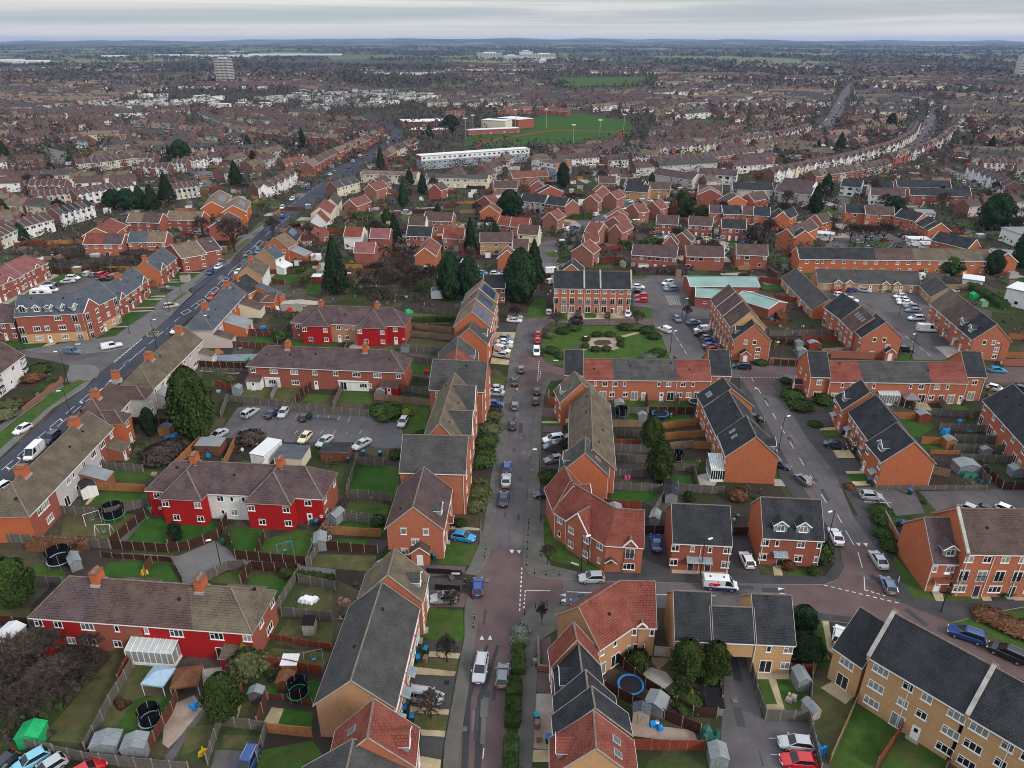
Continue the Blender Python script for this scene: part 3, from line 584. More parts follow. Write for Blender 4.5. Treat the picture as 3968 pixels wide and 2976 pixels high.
def carmeshes(k):
 if k in CARM: return CARM[k]
 L,W,prof,cab,belt,rf=CARDEF[k];w=W/2;body=MB();rings=[]
 for (x,zl,zt) in prof:
  e=abs(x)/(L/2);ww=w*(1-.13*max(0,e-.75)/.25)
  rings.append([(x,-ww*.9,zl),(x,-ww,zl+.18),(x,-ww,zl+(zt-zl)*.6),(x,-ww*.95,zt-.05),(x,-ww*.82,zt),(x,ww*.82,zt),(x,ww*.95,zt-.05),(x,ww,zl+(zt-zl)*.6),(x,ww,zl+.18),(x,ww*.9,zl)])
 loft(body,rings,'car_paint')
 bx0,rx0,rx1,bx1=cab;g=MB();solid=k in('van','small_van')
 wb,wr=w*.9,w*.74 if not solid else w*.84
 base=[(bx0,-wb,belt-.05),(bx1,-wb*.92,belt-.05),(bx1,wb*.92,belt-.05),(bx0,wb,belt-.05)];top=[(rx0,-wr,rf-.06),(rx1,-wr,rf-.06),(rx1,wr,rf-.06),(rx0,wr,rf-.06)]
 g.hexa(base,top,'car_glass')
 body.hexa([(x+(-.03 if x<0 else .03),y*1.02,z) for x,y,z in top],[(rx0+.12,-wr*.9,rf),(rx1-.15,-wr*.9,rf),(rx1-.15,wr*.9,rf),(rx0+.12,wr*.9,rf)],'car_paint')
 for s in (-1,1):
  A=[(bx0,s*wb,belt-.05),(bx1,s*wb*.92,belt-.05)];T=[(rx0,s*wr,rf-.05),(rx1,s*wr,rf-.05)]
  body.bar(A[0],T[0],.12,.14,'car_paint');body.bar(A[1],T[1],.07,.08,'car_paint')
  mx=(rx0+rx1)/2+.1;body.bar((mx,s*(wb+.0),belt-.03),(mx,s*(wr+.0),rf-.05),.07,.05,'trim_black')
  if L>4.5 or k=='estate': body.bar((rx0+.65,s*(wb),belt-.03),(rx0+.65,s*wr,rf-.05),.1,.05,'car_paint')
  body.hexa(*[[(bx1-.35,s*w-.02,z),(bx1-.15,s*w-.02,z),(bx1-.15,s*(w+.16),z),(bx1-.35,s*(w+.16),z)][::s] for z in (belt,belt+.14)],'car_paint')
 if k=='estate':
  for s in (-1,1): body.bar((rx0+.2,s*wr*.85,rf+.05),(rx1-.2,s*wr*.85,rf+.05),.05,.05,'steel')
 if solid or k=='pickup':
  x1=.55 if k=='van' else (.1 if k=='small_van' else -.6)
  f=lambda x:(x-rx0)/(rx1-rx0)
  for s in (-1,1):
   q=[(bx0-.01,s*(wb+.015),belt-.02),(x1,s*(wb+.012),belt-.02),(x1,s*(wr+.02),rf-.03),(rx0-.01,s*(wr+.02),rf-.03)]
   body.face(q if s<0 else q[::-1],'car_paint')
  body.face([(bx0-.02,wb,belt-.02),(bx0-.02,-wb,belt-.02),(rx0-.02,-wr,rf-.03),(rx0-.02,wr,rf-.03)],'car_paint')
  if k=='small_van': body.box(bx0-.06,-.6,belt+.15,bx0,.6,rf-.25,'car_glass')
 d=dict(body=body.mesh('body',False),windows=g.mesh('windows'))
 t=MB();r=.32 if k!='van' else .35;t.tube((0,-.1,0),(0,.1,0),r,r,14,'tyre');d['wheel']=t.mesh('wheel')
 t=MB();t.tube((0,-.115,0),(0,.115,0),r*.62,r*.62,10,'rim');d['rim']=t.mesh('rim')
 t=MB();t.box(-.12,-.17,-.08,.1,.17,.08,'head_lamp');d['headlight']=t.mesh('headlight')
 t=MB();t.box(-.06,-.13,-.14,.08,.13,.14,'tail_lamp');d['tail_light']=t.mesh('tail_light')
 t=MB();t.box(-.02,-.26,-.06,.02,.26,.06,'plate_yellow');d['rear_plate']=t.mesh('rear_plate')
 t=MB();t.box(-.02,-.26,-.06,.02,.26,.06,'plate_white');d['front_plate']=t.mesh('front_plate')
 one=MB();one.v=list(body.v)+list(g.v);one.f=list(body.f)+[[i+len(body.v) for i in f] for f in g.f];one.mats=body.mats+['car_glass','tyre'];one.m=list(body.m)+[len(body.mats)]*len(g.f)
 one.mats=[m for m in one.mats]
 for sx in (-1,1):
  for sy in (-1,1): one.tube((sx*L*.3,sy*(w-.2),r),(sx*L*.3,sy*(w-.02),r),r,r,8,'tyre')
 d['one']=one.mesh('parked_car');d['L']=L;d['w']=w;d['r']=r;d['zt']=(prof[0][2]+prof[0][1])/2+.12;d['zh']=prof[-1][2]+.02
 CARM[k]=d;return d
CCOL=dict(white=(.78,.79,.8),silver=(.42,.44,.46),grey=(.16,.17,.19),black=(.012,.013,.016),red=(.5,.012,.02),blue=(.012,.05,.22),navy=(.012,.02,.06),cyan=(.02,.28,.55),lightblue=(.2,.5,.62),cream=(.7,.6,.38),green=(.25,.55,.05),gold=(.45,.42,.36),darkred=(.2,.015,.02),steelblue=(.12,.18,.26))
CARS=[]
def car(v,p,hd,kind,color,label,group=None,near=None):
 g=G(v,p,.7);loc=(g.x,g.y,.03);d=carmeshes(kind);far=(g.y>235) if near is None else not near
 cat='van' if 'van' in kind else 'car';nm='parked_van' if 'van' in kind else 'parked_car'
 if far:
  o=inst(nm,d['one'],None,loc,math.radians(hd),None,CCOL[color]);tag(o,label,cat,group or 'vehicles parked and driving about the estate');return o
 o=thing(nm,label,cat,loc,math.radians(hd),group or 'vehicles parked and driving about the estate')
 c=CCOL[color];inst('body',d['body'],o,(0,0,0),0,None,c);inst('windows',d['windows'],o,(0,0,0))
 L,w,r=d['L'],d['w'],d['r']
 for sx in (-1,1):
  for sy in (-1,1):
   wh=inst('wheel',d['wheel'],o,(sx*L*.3,sy*(w-.11),r));inst('rim',d['rim'],wh,(0,0,0))
 for sy in (-1,1):
  inst('headlight',d['headlight'],o,(L/2-.1,sy*(w-.3),d['zh']+.02));inst('tail_light',d['tail_light'],o,(-L/2+.03,sy*(w-.2),d['zt']+.1))
 inst('rear_plate',d['rear_plate'],o,(-L/2-.01,0,d['zt']-.05));inst('front_plate',d['front_plate'],o,(L/2+.01,0,d['zh']-.18))
 return o
def tuft(b,c,nrm,s,mat,rr,zs=1):
 x=nrm.orthogonal();x=Matrix.Rotation(rr.random()*6.28,3,nrm)@x;x.normalize();y=nrm.cross(x)
 a=s*(.6+rr.random()*.8);e=s*(.4+rr.random()*.6);k=nrm*s*.45
 q=[-x*a,k*.3-y*e,x*a*.7+k,y*e]
 if zs!=1:
  for w in q: w.z*=zs
 b.face([c+w for w in q],mat)
def crown(shape,n,s,mat,seed,core=None,squash=1):
 rr=random.Random(seed);b=MB()
 def rad(t,a):
  lump=1+.16*math.sin(3*a+seed)*math.sin(5*t*PI+seed)+.1*math.sin(7*a+2*seed+9*t)
  if shape=='cone': base=(1-t)**.75*(.25+.75*min(1,t*6+.35))
  elif shape=='oval': base=math.sin(PI*min(.985,max(.04,t*.93+.05)))**.55*(1-.25*t)
  elif shape=='column': base=min(1,(1-t)*3.2)**.6*min(1,t*5+.5)
  else: base=math.sin(PI*min(.97,max(.03,t)))**.6
  return base*lump
 for i in range(n):
  t=rr.random()**(.85 if shape=='cone' else 1);a=rr.random()*2*PI;rd=rad(t,a)*(1-.28*rr.random()**2)
  p=Vector((math.cos(a)*rd,math.sin(a)*rd,t));nrm=Vector((math.cos(a),math.sin(a),.35+(t-.4)*.9));nrm+=Vector((rr.gauss(0,.35),rr.gauss(0,.35),rr.gauss(0,.35)));nrm.normalize()
  tuft(b,p,nrm,s*(.7+rr.random()*.6),mat,rr,.42 if shape!='ball' else .8)
 rings=[];k=10
 for j in range(8):
  t=j/7;rings.append([(math.cos(2*PI*i/k)*rad(t,2*PI*i/k)*.8+.0,math.sin(2*PI*i/k)*rad(t,2*PI*i/k)*.8,.03+t*.92) for i in range(k)])
 loft(b,rings,core or mat,True)
 return b.mesh('crown')
def bare(seed,mat,twm,n=1500,spread=.5):
 rr=random.Random(seed);L=MB();T=MB()
 def grow(p,d,ln,r,k):
  q=p+d*ln;L.tube(p,q,r,r*.62,5 if k<2 else 3,mat,False)
  if k>=4:
   for _ in range(n//110):
    e=(d+Vector((rr.gauss(0,.75),rr.gauss(0,.75),rr.gauss(.15,.6)))).normalized()*ln*(.5+rr.random()*.9);s=p.lerp(q,rr.random());w=e.orthogonal().normalized()*.0042
    T.face([s-w,s+w,s+e],twm)
   return
  m=3 if k<3 else 2
  for i in range(m+(k==0)*2):
   a=2*PI*(i+rr.random()*.6)/(m+(k==0)*2);o=d.orthogonal().normalized();o=Matrix.Rotation(a,3,d)@o
   nd=(d*(1-spread*.6)+o*spread*(.7+rr.random()*.5)+Vector((0,0,.12))).normalized();grow(p.lerp(q,.75+.25*rr.random()),nd,ln*(.68+rr.random()*.14),r*.6,k+1)
  if k==0: grow(q,(d+Vector((rr.gauss(0,.1),rr.gauss(0,.1),0))).normalized(),ln*.8,r*.65,k+1)
 grow(Vector((0,0,0)),Vector((0,0,1)),.26,.024,0)
 return L.mesh('limbs'),T.mesh('twigs')
PROTO={}
def trunkmesh(mat,r=.05,h=1.):
 b=MB();b.tube((0,0,0),(0,0,h),r,r*.5,7,mat);return b.mesh('trunk')
def protos():
 for i in range(3):
  PROTO['conifer',i]=crown('cone',4200,.085,'conifer',i+1);PROTO['oval',i]=crown('oval',5000,.075,'conifer',i+11);PROTO['column',i]=crown('column',1800,.085,'conifer',i+21)
  PROTO['cypress',i]=crown('oval',5000,.07,'cypress',i+31);PROTO['bush',i]=crown('ball',900,.13,'shrub',i+41);PROTO['olive',i]=crown('ball',900,.13,'shrub_olive',i+51);PROTO['golden',i]=crown('cone',600,.12,'golden',i+61)
  PROTO['goldenbush',i]=crown('ball',700,.14,'golden',i+64);PROTO['rust',i]=crown('ball',900,.13,'rust_hedge',i+71);PROTO['grey',i]=crown('ball',800,.13,'grey_shrub',i+77);PROTO['scrub',i]=crown('ball',1100,.12,'twigs_dark',i+81,'twigs_dark')
  PROTO['bare',i]=bare(i+91,'bark_dark','twigs',4200,.52);PROTO['birch',i]=bare(i+95,'bark','twigs',3400,.36)
 PROTO['trunk']=trunkmesh('bark')
protos()
TREES=0
def tree(v,p,h,w,kind,label,group=None,z0=None,name=None,cat=None):
 global TREES;TREES+=1
 g=G(v,p);i=TREES%3;rz=R.random()*6.28
 if kind in('bare','birch'):
  o=thing(name or 'bare_tree',label,cat or 'tree',g,rz,group);a,b=PROTO[kind,i];inst('limbs',a,o,(0,0,0),0,(w*1.25,w*1.25,h*1.12));inst('twigs',b,o,(0,0,0),0,(w*1.25,w*1.25,h*1.12));return o
 small=kind in('bush','olive','golden','goldenbush','rust','grey','scrub','column')
 nm=name or {'conifer':'conifer_tree','oval':'conifer_tree','cypress':'cypress_tree'}.get(kind,'shrub')
 z=z0 if z0 is not None else (0.0 if small else h*.05)
 if small:
  o=inst(nm,PROTO[kind,i],None,(g.x,g.y,z),rz,(w/2,w/2*(.9+.2*R.random()),h));tag(o,label,cat or 'shrub',group);return o
 o=thing(nm,label,cat or 'tree',g,rz,group);inst('crown',PROTO[kind,i],o,(0,0,z),0,(w/2,w/2,h-z));inst('trunk',PROTO['trunk'],o,(0,0,0),0,(h*.4,h*.4,h*.5));return o
def hedge(v,pts,w,h,mat,label,group=None,name='hedge',step=None):
 P=[G2(v,p) for p in pts];b=MB();o0=P[0];rr=random.Random(len(COL.objects));A=offs(P,w/2);B2=offs(P,-w/2)
 for i in range(len(P)-1):
  L=(P[i+1]-P[i]).length;k=max(1,int(L/1.2))
  for j in range(k):
   t0,t1=j/k,(j+1)/k;q=[B2[i].lerp(B2[i+1],t0),B2[i].lerp(B2[i+1],t1),A[i].lerp(A[i+1],t1),A[i].lerp(A[i+1],t0)];hh=h*(.85+.1*rr.random())
   b.hexa([(x.x-o0.x,x.y-o0.y,0) for x in q],[(x.x-o0.x,x.y-o0.y,hh) for x in q],mat,bottom=False)
  m=int(L*(w+2*h)*9);
  for _ in range(m):
   t=rr.random();s=rr.random()*(w+2*h);a,c=A[i].lerp(A[i+1],t),B2[i].lerp(B2[i+1],t);dd=(a-c).normalized()
   if s<h: p=Vector((c.x,c.y,s));nrm=Vector((-dd.x,-dd.y,.3))
   elif s<h+w: q=c.lerp(a,(s-h)/w);p=Vector((q.x,q.y,h));nrm=Vector((0,0,1))
   else: p=Vector((a.x,a.y,s-h-w));nrm=Vector((dd.x,dd.y,.3))
   p+=Vector((rr.gauss(0,.09),rr.gauss(0,.09),rr.gauss(0,.09)));p-=Vector((o0.x,o0.y,0));nrm+=Vector((rr.gauss(0,.4),rr.gauss(0,.4),rr.gauss(0,.3)));nrm.normalize();tuft(b,p,nrm,.2,mat,rr)
 o=b.build(name);o.location=(o0.x,o0.y,0);tag(o,label,'hedge',group);return o
POSTM={}
def fence(v,pts,mat,label,h=1.75,post='concrete_post',name='fence',cat='fence',sp=1.9,step=.0,group=None,th=.05):
 P=[G2(v,p) for p in pts];o0=P[0];root=thing(name,label,cat,(o0.x,o0.y,0),0,group or ('garden fences' if name=='fence' else None));b=MB();rr=random.Random(len(pts)+int(o0.x*10));ps=[]
 key=(post,h)
 if post and key not in POSTM:
  m=MB();m.box(-.05,-.06,0,.05,.06,h+.1,post);POSTM[key]=m.mesh('post')
 for i in range(len(P)-1):
  L=(P[i+1]-P[i]).length;k=max(1,round(L/sp));d=(P[i+1]-P[i]).normalized();s=Vector((-d.y,d.x))*th/2
  for j in range(k):
   a,c=P[i].lerp(P[i+1],j/k)-o0,P[i].lerp(P[i+1],(j+1)/k)-o0;dz=rr.uniform(-1,1)*step;hh=h+dz
   b.hexa([(x.x,x.y,.04) for x in (a-s,c-s,c+s,a+s)],[(x.x,x.y,hh) for x in (a-s,c-s,c+s,a+s)],mat)
   if post:
    for zz in (.3,hh*.5,hh-.06): b.bar((a.x,a.y,zz),(c.x,c.y,zz),th+.05,.07,mat)
   ps.append((a,math.atan2(d.y,d.x)))
  ps.append((P[i+1]-o0,0)) if i==len(P)-2 else None
 b.build('panel',root)
 if post:
  for a,r in ps[:95]: inst('post',POSTM[key],root,(a.x,a.y,0),r)
 return root
def wallrun(v,pts,h,mat,label,th=.22,name='garden_wall'):
 P=[G2(v,p) for p in pts];o0=P[0];b=MB();A=offs(P,th/2);B2=offs(P,-th/2)
 for i in range(len(P)-1):
  q=[x-o0 for x in (B2[i],B2[i+1],A[i+1],A[i])];b.hexa([(x.x,x.y,0) for x in q],[(x.x,x.y,h) for x in q],mat)
  A2=offs(P,th/2+.04);B3=offs(P,-th/2-.04);q=[x-o0 for x in (B3[i],B3[i+1],A2[i+1],A2[i])];b.hexa([(x.x,x.y,h) for x in q],[(x.x,x.y,h+.08) for x in q],'ridge_tile')
 o=b.build(name);o.location=(o0.x,o0.y,0);tag(o,label,'wall');return o
def lamp(v,p,h,label,hd=0,col='black_paint'):
 g=G(v,p);r=thing('street_lamp',label,'street lamp',g,math.radians(hd),'street lamps')
 b=MB();b.tube((0,0,0),(0,0,1.2),.11,.09,8,col);b.tube((0,0,1.2),(0,0,h),.075,.05,8,col);b.bar((0,0,h),(.9,0,h+.12),.06,.06,col);b.build('pole',r)
 b=MB();b.hexa([(.55,-.14,h+.08),(1.35,-.14,h+.12),(1.35,.14,h+.12),(.55,.14,h+.08)],[(.6,-.1,h+.24),(1.3,-.08,h+.26),(1.3,.08,h+.26),(.6,.1,h+.24)],'white_plastic');b.build('lamp_head',r);return r
def shed(v,p,w,d,h,rz,wm,rm,label,roof='gable',cat='shed'):
 g=G(v,p);r=thing('shed',label,cat,g,math.radians(rz),'garden sheds');b=MB();x,y=w/2,d/2
 b.box(-x,-y,0,x,y,h,wm);rr=.45
 rb=MB()
 if roof=='gable':
  b.face([(-x,-y,h),(x,-y,h),(0,-y,h+rr)],wm);b.face([(x,y,h),(-x,y,h),(0,y,h+rr)],wm)
  rb.slab([(-x-.1,-y-.12,h-.05),(0,-y-.12,h+rr+.04),(0,y+.12,h+rr+.04),(-x-.1,y+.12,h-.05)],.05,rm,rm);rb.slab([(0,-y-.12,h+rr+.04),(x+.1,-y-.12,h-.05),(x+.1,y+.12,h-.05),(0,y+.12,h+rr+.04)],.05,rm,rm)
 else: rb.slab([(-x-.12,-y-.12,h+.04),(x+.12,-y-.12,h+.04),(x+.12,y+.12,h+.26),(-x-.12,y+.12,h+.26)],.08,rm,'barge')
 b.build('shed_wall',r);rb.build('roof',r)
 db=MB();db.box(-.38,-y-.03,.02,.38,-y,h*.85,wm);db.bar((-.38,-y-.04,.1),(.38,-y-.04,h*.8),.06,.03,wm);db.build('door',r);return r
def tramp(v,p,rad,label,net=True,rim='tarp_blue',netm='net_black'):
 g=G(v,p);r=thing('trampoline',label,'trampoline',g,0,'garden trampolines');b=MB();b.lathe([(0,.82),(rad*.86,.8)],24,'net_black');b.build('mat',r)
 b=MB();b.lathe([(rad*.84,.84),(rad*.86,.9),(rad,.9),(rad,.82)],24,rim);b.build('rim_pad',r)
 b=MB()
 for i in range(6):
  a=i*PI/3;b.tube((rad*.95*math.cos(a),rad*.95*math.sin(a),0),(rad*.95*math.cos(a),rad*.95*math.sin(a),2.6 if net else .85),.03,.03,5,'steel')
 b.build('leg',r)
 if net:
  b=MB();b.lathe([(rad*.93,.9),(rad*.97,2.5)],20,netm);b.lathe([(rad*.97,2.5),(rad*.93,.9)],20,netm);b.build('net',r)
 return r
BINM={}
def wbin(v,p,col,label,rz=0):
 if col not in BINM:
  a=MB();a.hexa([(-.24,-.28,.04),(.24,-.28,.04),(.24,.28,.04),(-.24,.28,.04)],[(-.29,-.36,.98),(.29,-.36,.98),(.29,.36,.98),(-.29,.36,.98)],'bin_green' if col!='bin_brown' else 'bin_brown')
  c=MB();c.hexa([(-.31,-.38,.98),(.31,-.38,.98),(.31,.4,.98),(-.31,.4,.98)],[(-.27,-.33,1.08),(.27,-.33,1.08),(.29,.4,1.1),(-.29,.4,1.1)],col)
  w=MB();w.tube((-.28,.3,.1),(.28,.3,.1),.1,.1,8,'tyre');BINM[col]=(a.mesh('bin_body'),c.mesh('lid'),w.mesh('wheel'))
 g=G(v,p);r=thing('wheelie_bin',label,'wheelie bin',g,math.radians(rz),'wheelie bins');a,c,w=BINM[col];inst('bin_body',a,r,(0,0,0));inst('lid',c,r,(0,0,0));inst('wheel',w,r,(0,0,0));return r
BOLM=None
def bollard(v,p,label):
 global BOLM
 if BOLM is None:
  b=MB();b.lathe([(0,0),(.085,0),(.075,.85),(.1,.87),(.1,.93),(.07,1.02),(0,1.03)],8,'black_paint');b.tube((0,0,.72),(0,0,.78),.09,.09,8,'letter_white');BOLM=b.mesh('bollard')
 o=inst('bollard',BOLM,None,G(v,p));tag(o,label,'bollard','black bollards along the kerbs');return o
def simple(name,label,cat,v,p,build,rz=0,group=None):
 r=thing(name,label,cat,G(v,p),math.radians(rz),group);L=[]
 def part(n): m=MB();L.append((n,m));return m
 build(part)
 for n,m in L: m.build(n,r)
 return r
def P(name,v,pts,mat,layer=3,raised=0): return patch(name,v,pts,mat,layer,raised)
P('garden_ground','w',[(-190,20),(190,20),(330,330),(-330,330)],'garden_mix',1)
P('road','B',[(1140,1900),(1140,1700),(1160,1500),(1215,1150),(1258,830),(1280,680),(1245,560),(1265,390),(1330,310),(1370,200),(1390,0),('F',1430,1150),('F',1465,960),('F',1480,800),('F',1515,600),('F',1555,390),('F',1585,150),('F',1720,150),('F',1755,165),('F',1700,215),('F',1690,390),('F',1725,440),('F',1870,480),('F',1860,520),('F',1730,540),('F',1690,600),('F',1665,700),('F',1640,900),('F',1615,1200),('F',1597,1500),(1590,0),(1575,330),(1610,380),(1680,405),('C',2040,455),('C',2040,620),('C',1000,606),('C',330,580),(1640,595),(1560,680),(1520,780),(1500,1000),(1475,1300),(1448,1700),(1440,1900)],'asphalt',2)
P('raised_table','B',[(1368,215),(1580,215),(1578,340),(1615,385),(1700,410),(1840,420),(1840,578),(1720,580),(1640,600),(1560,680),(1525,760),(1268,780),(1280,680),(1245,560),(1268,385),(1330,310)],'block_paving',3)
P('worn_lane','B',[(1268,780),(1525,760),(1498,1000),(1470,1350),(1448,1900),(1140,1900),(1160,1500),(1215,1150)],'block_paving',3)
P('raised_table','F',[(1530,380),(1690,385),(1725,440),(1870,480),(1860,520),(1730,540),(1690,600),(1660,625),(1512,610)],'block_paving',3)
for a in ((1330,1395,1215,1700),(1400,1420,1300,1700)):
 P('tyre_track','B',[(a[0],850),(a[0]+22,850),(a[2]+18,1200),(a[2]-10,1900),(a[2]-60,1900),(a[2]-25,1200)],'tyre_track',4)
P('road','C',[(2035,455),('D',500,453),('D',590,420),('D',628,350),('D',615,250),('D',590,200),('D',480,0),('H',330,1360),('H',75,880),('H',0,770),('G',1380,770),('G',1380,690),('H',380,692),('H',1900,700),('H',1900,800),('H',1500,800),('H',400,775),('H',240,775),('H',200,820),('H',245,870),('H',440,1170),('H',620,1400),('D',690,0),('D',830,210),('D',880,380),('D',905,480),('D',1010,575),('D',1160,635),('D',1340,705),('D',1600,830),('D',2100,1040),('D',2000,1150),('D',1600,1000),('D',1200,760),('D',700,672),('D',300,620),(2035,620)],'asphalt',2)
P('raised_table','D',[(250,455),(500,453),(590,420),(628,350),(600,195),(815,195),(880,380),(905,480),(1010,575),(1160,635),(1340,705),(1600,830),(2100,1040),(2000,1150),(1600,1000),(1200,760),(700,672),(300,620),(240,600)],'block_paving',3)
P('raised_table','H',[(0,700),(380,700),(240,775),(200,820),(60,845),(0,775)],'block_paving',3);P('raised_table','H',[(1560,700),(1900,700),(1900,800),(1500,800)],'block_paving',3)
P('car_park','H',[(430,195),(700,200),(1190,215),(1230,330),(1330,640),(1300,655),(1120,655),(1000,500),(780,300),(600,250)],'asphalt',3)
P('car_park','H',[(1020,360),(1230,250),(1450,600),(1340,650),(1230,560)],'pavement',2)
P('road','G',[(750,110),(1090,115),(1110,310),(1250,310),(1250,390),(1060,400),(1160,500),(1260,680),(1100,680),(1000,620),(950,520),(885,430),(400,432),(165,395),(30,400),(30,380),(200,380),(400,380),(870,380),(870,320),(750,310)],'asphalt',2)
P('block_drive','G',[(430,385),(880,390),(888,432),(400,430)],'block_paving',3)
P('pavement','G',[(885,432),(920,440),(1010,620),(1000,680),(990,650),(945,530)],'pavement',3,.1);P('car_park','G',[(1060,395),(1240,395),(1330,600),(1230,640),(1150,500)],TD,3)
P('green','G',[(160,560),(175,500),(230,460),(350,442),(600,436),(800,438),(900,455),(945,530),(985,640),(960,690),(230,690),(180,630)],'lawn',4)
P('gravel_bed','G',[(462,520),(520,510),(640,512),(665,580),(620,592),(520,598),(470,580)],'gravel',5)
strip('path','G',[(405,600),(470,572)],1.3,'gravel_path',5);strip('path','G',[(655,512),(790,478)],1.3,'gravel_path',5)
P('flower_bed','G',[(495,540),(530,525),(600,528),(615,550),(580,562),(510,560)],'soil',6)
P('parking_bays','G',[(955,235),(1050,240),(1060,300),(980,305)],'asphalt_pale',4)
P('main_road','1',[(-900,1720),(0,950),(380,620),(720,320),(1120,0),('2',390,430),('2',770,120),('2',880,0),('6',220,1230),('6',490,970),('6',480,880),('6',700,720),('6',980,560),('6',1060,440),('6',1280,240),('6',1420,130),('6',1560,0),('I',1960,620),('I',2212,460),('J',90,455),('J',300,375),('J',345,440),('J',200,520),('I',2212,570),('I',2050,680),('6',1780,0),('6',1600,180),('6',1430,340),('6',1300,440),('6',1170,580),('6',1000,780),('6',860,930),('6',620,1140),('6',400,1330),('6',200,1490),('2',740,420),('2',480,680),('2',110,980),(1440,130),(1000,470),(850,590),(160,1190),(0,1350),(-700,1900)],'asphalt_blue',2)
P('cycle_lane','1',[(160,1190),(850,590),(1080,400),(1440,130),('2',110,980),('2',480,680),('2',740,420),('2',700,400),('2',440,650),('2',60,960),(1330,130),(800,560),(60,1180),(-700,1830),(-700,1900),(0,1350)],TD,3)
P('side_road','E',[(-200,350),(0,350),(300,352),(520,360),(740,330),(880,325),(655,500),(620,470),(560,450),(450,450),(330,420),(200,400),(0,380),(-200,375)],'asphalt',2)
P('pavement','E',[(655,500),(650,470),(600,450),(460,450),(430,560),(500,570),(640,530)],'asphalt_pale',3,.1)
P('pavement','E',[(0,1110),(0,1060),(350,735),(560,600),(640,510),(600,540),(340,690),(0,930),(-200,1080),(-200,1200)],'asphalt_pale',3,.1)
P('verge','E',[(0,900),(0,1010),(300,750),(520,590),(570,560),(520,550),(330,640),(240,720)],'lawn',5,.12);P('footpath','E',[(-100,960),(0,890),(330,640),(420,590),(410,570),(300,620),(0,850),(-100,900)],'pavement',4,.1)
P('pavement','5',[(780,1450),(1500,1350),(1700,1200),(2212,880),(2212,1090),(1900,1320),(1700,1480),(1400,1550),(1000,1580),(500,1560),(300,1530)],'asphalt_pale',3,.1)
P('pavement','6',[(0,1130),(180,960),(500,760),(850,520),(1010,380),(1180,200),(1420,0),(1500,0),(1400,130),(1280,240),(1060,440),(980,560),(700,720),(480,880),(420,920),(490,970),(220,1230),(0,1430)],'asphalt_pale',3,.1)
P('verge','6',[(470,860),(680,700),(720,690),(560,820)],LP,4,.12);P('verge','6',[(200,1080),(380,950),(420,960),(260,1080)],LP,4,.12);P('verge','6',[(870,510),(1010,380),(1190,260),(1280,250),(1060,430),(980,520),(900,530)],LP,4,.12);P('verge','6',[(1230,190),(1340,110),(1500,0),(1440,0),(1240,150)],'lawn',4,.12)
P('side_road','6',[(200,200),(700,200),(1050,250),(1340,200),(1340,180),(1100,200),(700,170),(200,170)],'asphalt_pale',4);P('side_road','6',[(0,880),(400,930),(420,900),(200,860),(0,865)],'asphalt_pale',5)
strip('main_road','J',[(300,410),(400,345),(500,290),(585,235),(590,205),(520,165),(420,115),(330,80)],13,'asphalt_blue',3)
P('pavement','B',[(1140,1900),(1140,1700),(1160,1500),(1215,1150),(1258,830),(1280,680),(1245,560),(1210,520),(1190,620),(1190,800),(1140,1060),(1060,1500),(1030,1900)],'pavement',3,.12)
P('pavement','B',[(1265,390),(1330,310),(1370,200),(1390,0),('F',1430,1150),('F',1465,960),('F',1480,800),('F',1515,600),('F',1555,390),('F',1585,150),('F',1550,150),('F',1490,400),('F',1470,560),('F',1430,760),('F',1400,960),('F',1380,1100),('F',1310,1560),(1290,0),(1290,180),(1220,340),(1190,380)],'pavement',3,.12)
P('pavement','B',[(1590,0),(1575,330),(1610,380),(1680,405),('C',400,425),('C',400,370),('C',230,330),('C',185,250),('C',180,0),('F',1690,1500),('F',1600,1500)],'pavement',3,.12)
P('pavement','C',[(1250,447),(400,425),(400,368),(1000,380),(1250,385),(1700,395),('D',500,400),('D',575,300),('D',540,200),('D',420,0),('D',480,0),('D',590,200),('D',628,350),('D',590,420),('D',500,453)],TD,3,.12)
P('pavement','B',[(2200,598),(1720,580),(1640,597),(1560,680),(1520,780),(1590,850),(1560,1050),(1520,1900),(1620,1900),(1660,1200),(1680,830),(1900,680),(2050,590)],'pavement',3,.12)
P('pavement','F',[(1597,1500),(1615,1200),(1640,900),(1665,700),(1690,600),(1730,540),(1860,520),(1860,545),(1760,560),(1720,640),(1700,800),(1690,1200),(1690,1500)],'pavement',3,.12)
P('pavement','D',[(690,0),(830,210),(880,380),(905,480),(1010,575),(1160,635),(1340,705),(1600,640),(1815,600),(1815,560),(1250,565),(1080,540),(960,330),(880,200),(780,0)],TD,3,.12)
P('pavement','D',[(240,620),(300,620),(700,672),(680,710),(300,665),(230,660)],TD,3,.12)
P('pavement','H',[(200,820),(245,870),(440,1170),(620,1400),(760,1659),(850,1659),(680,1380),(460,1020),(330,1000),(260,820),(300,775),(240,775)],TD,3,.12)
P('pavement','H',[(0,770),(75,880),(330,1360),(521,1659),(420,1659),(250,1400),(240,1280),(40,880),(0,850)],TD,3,.12)
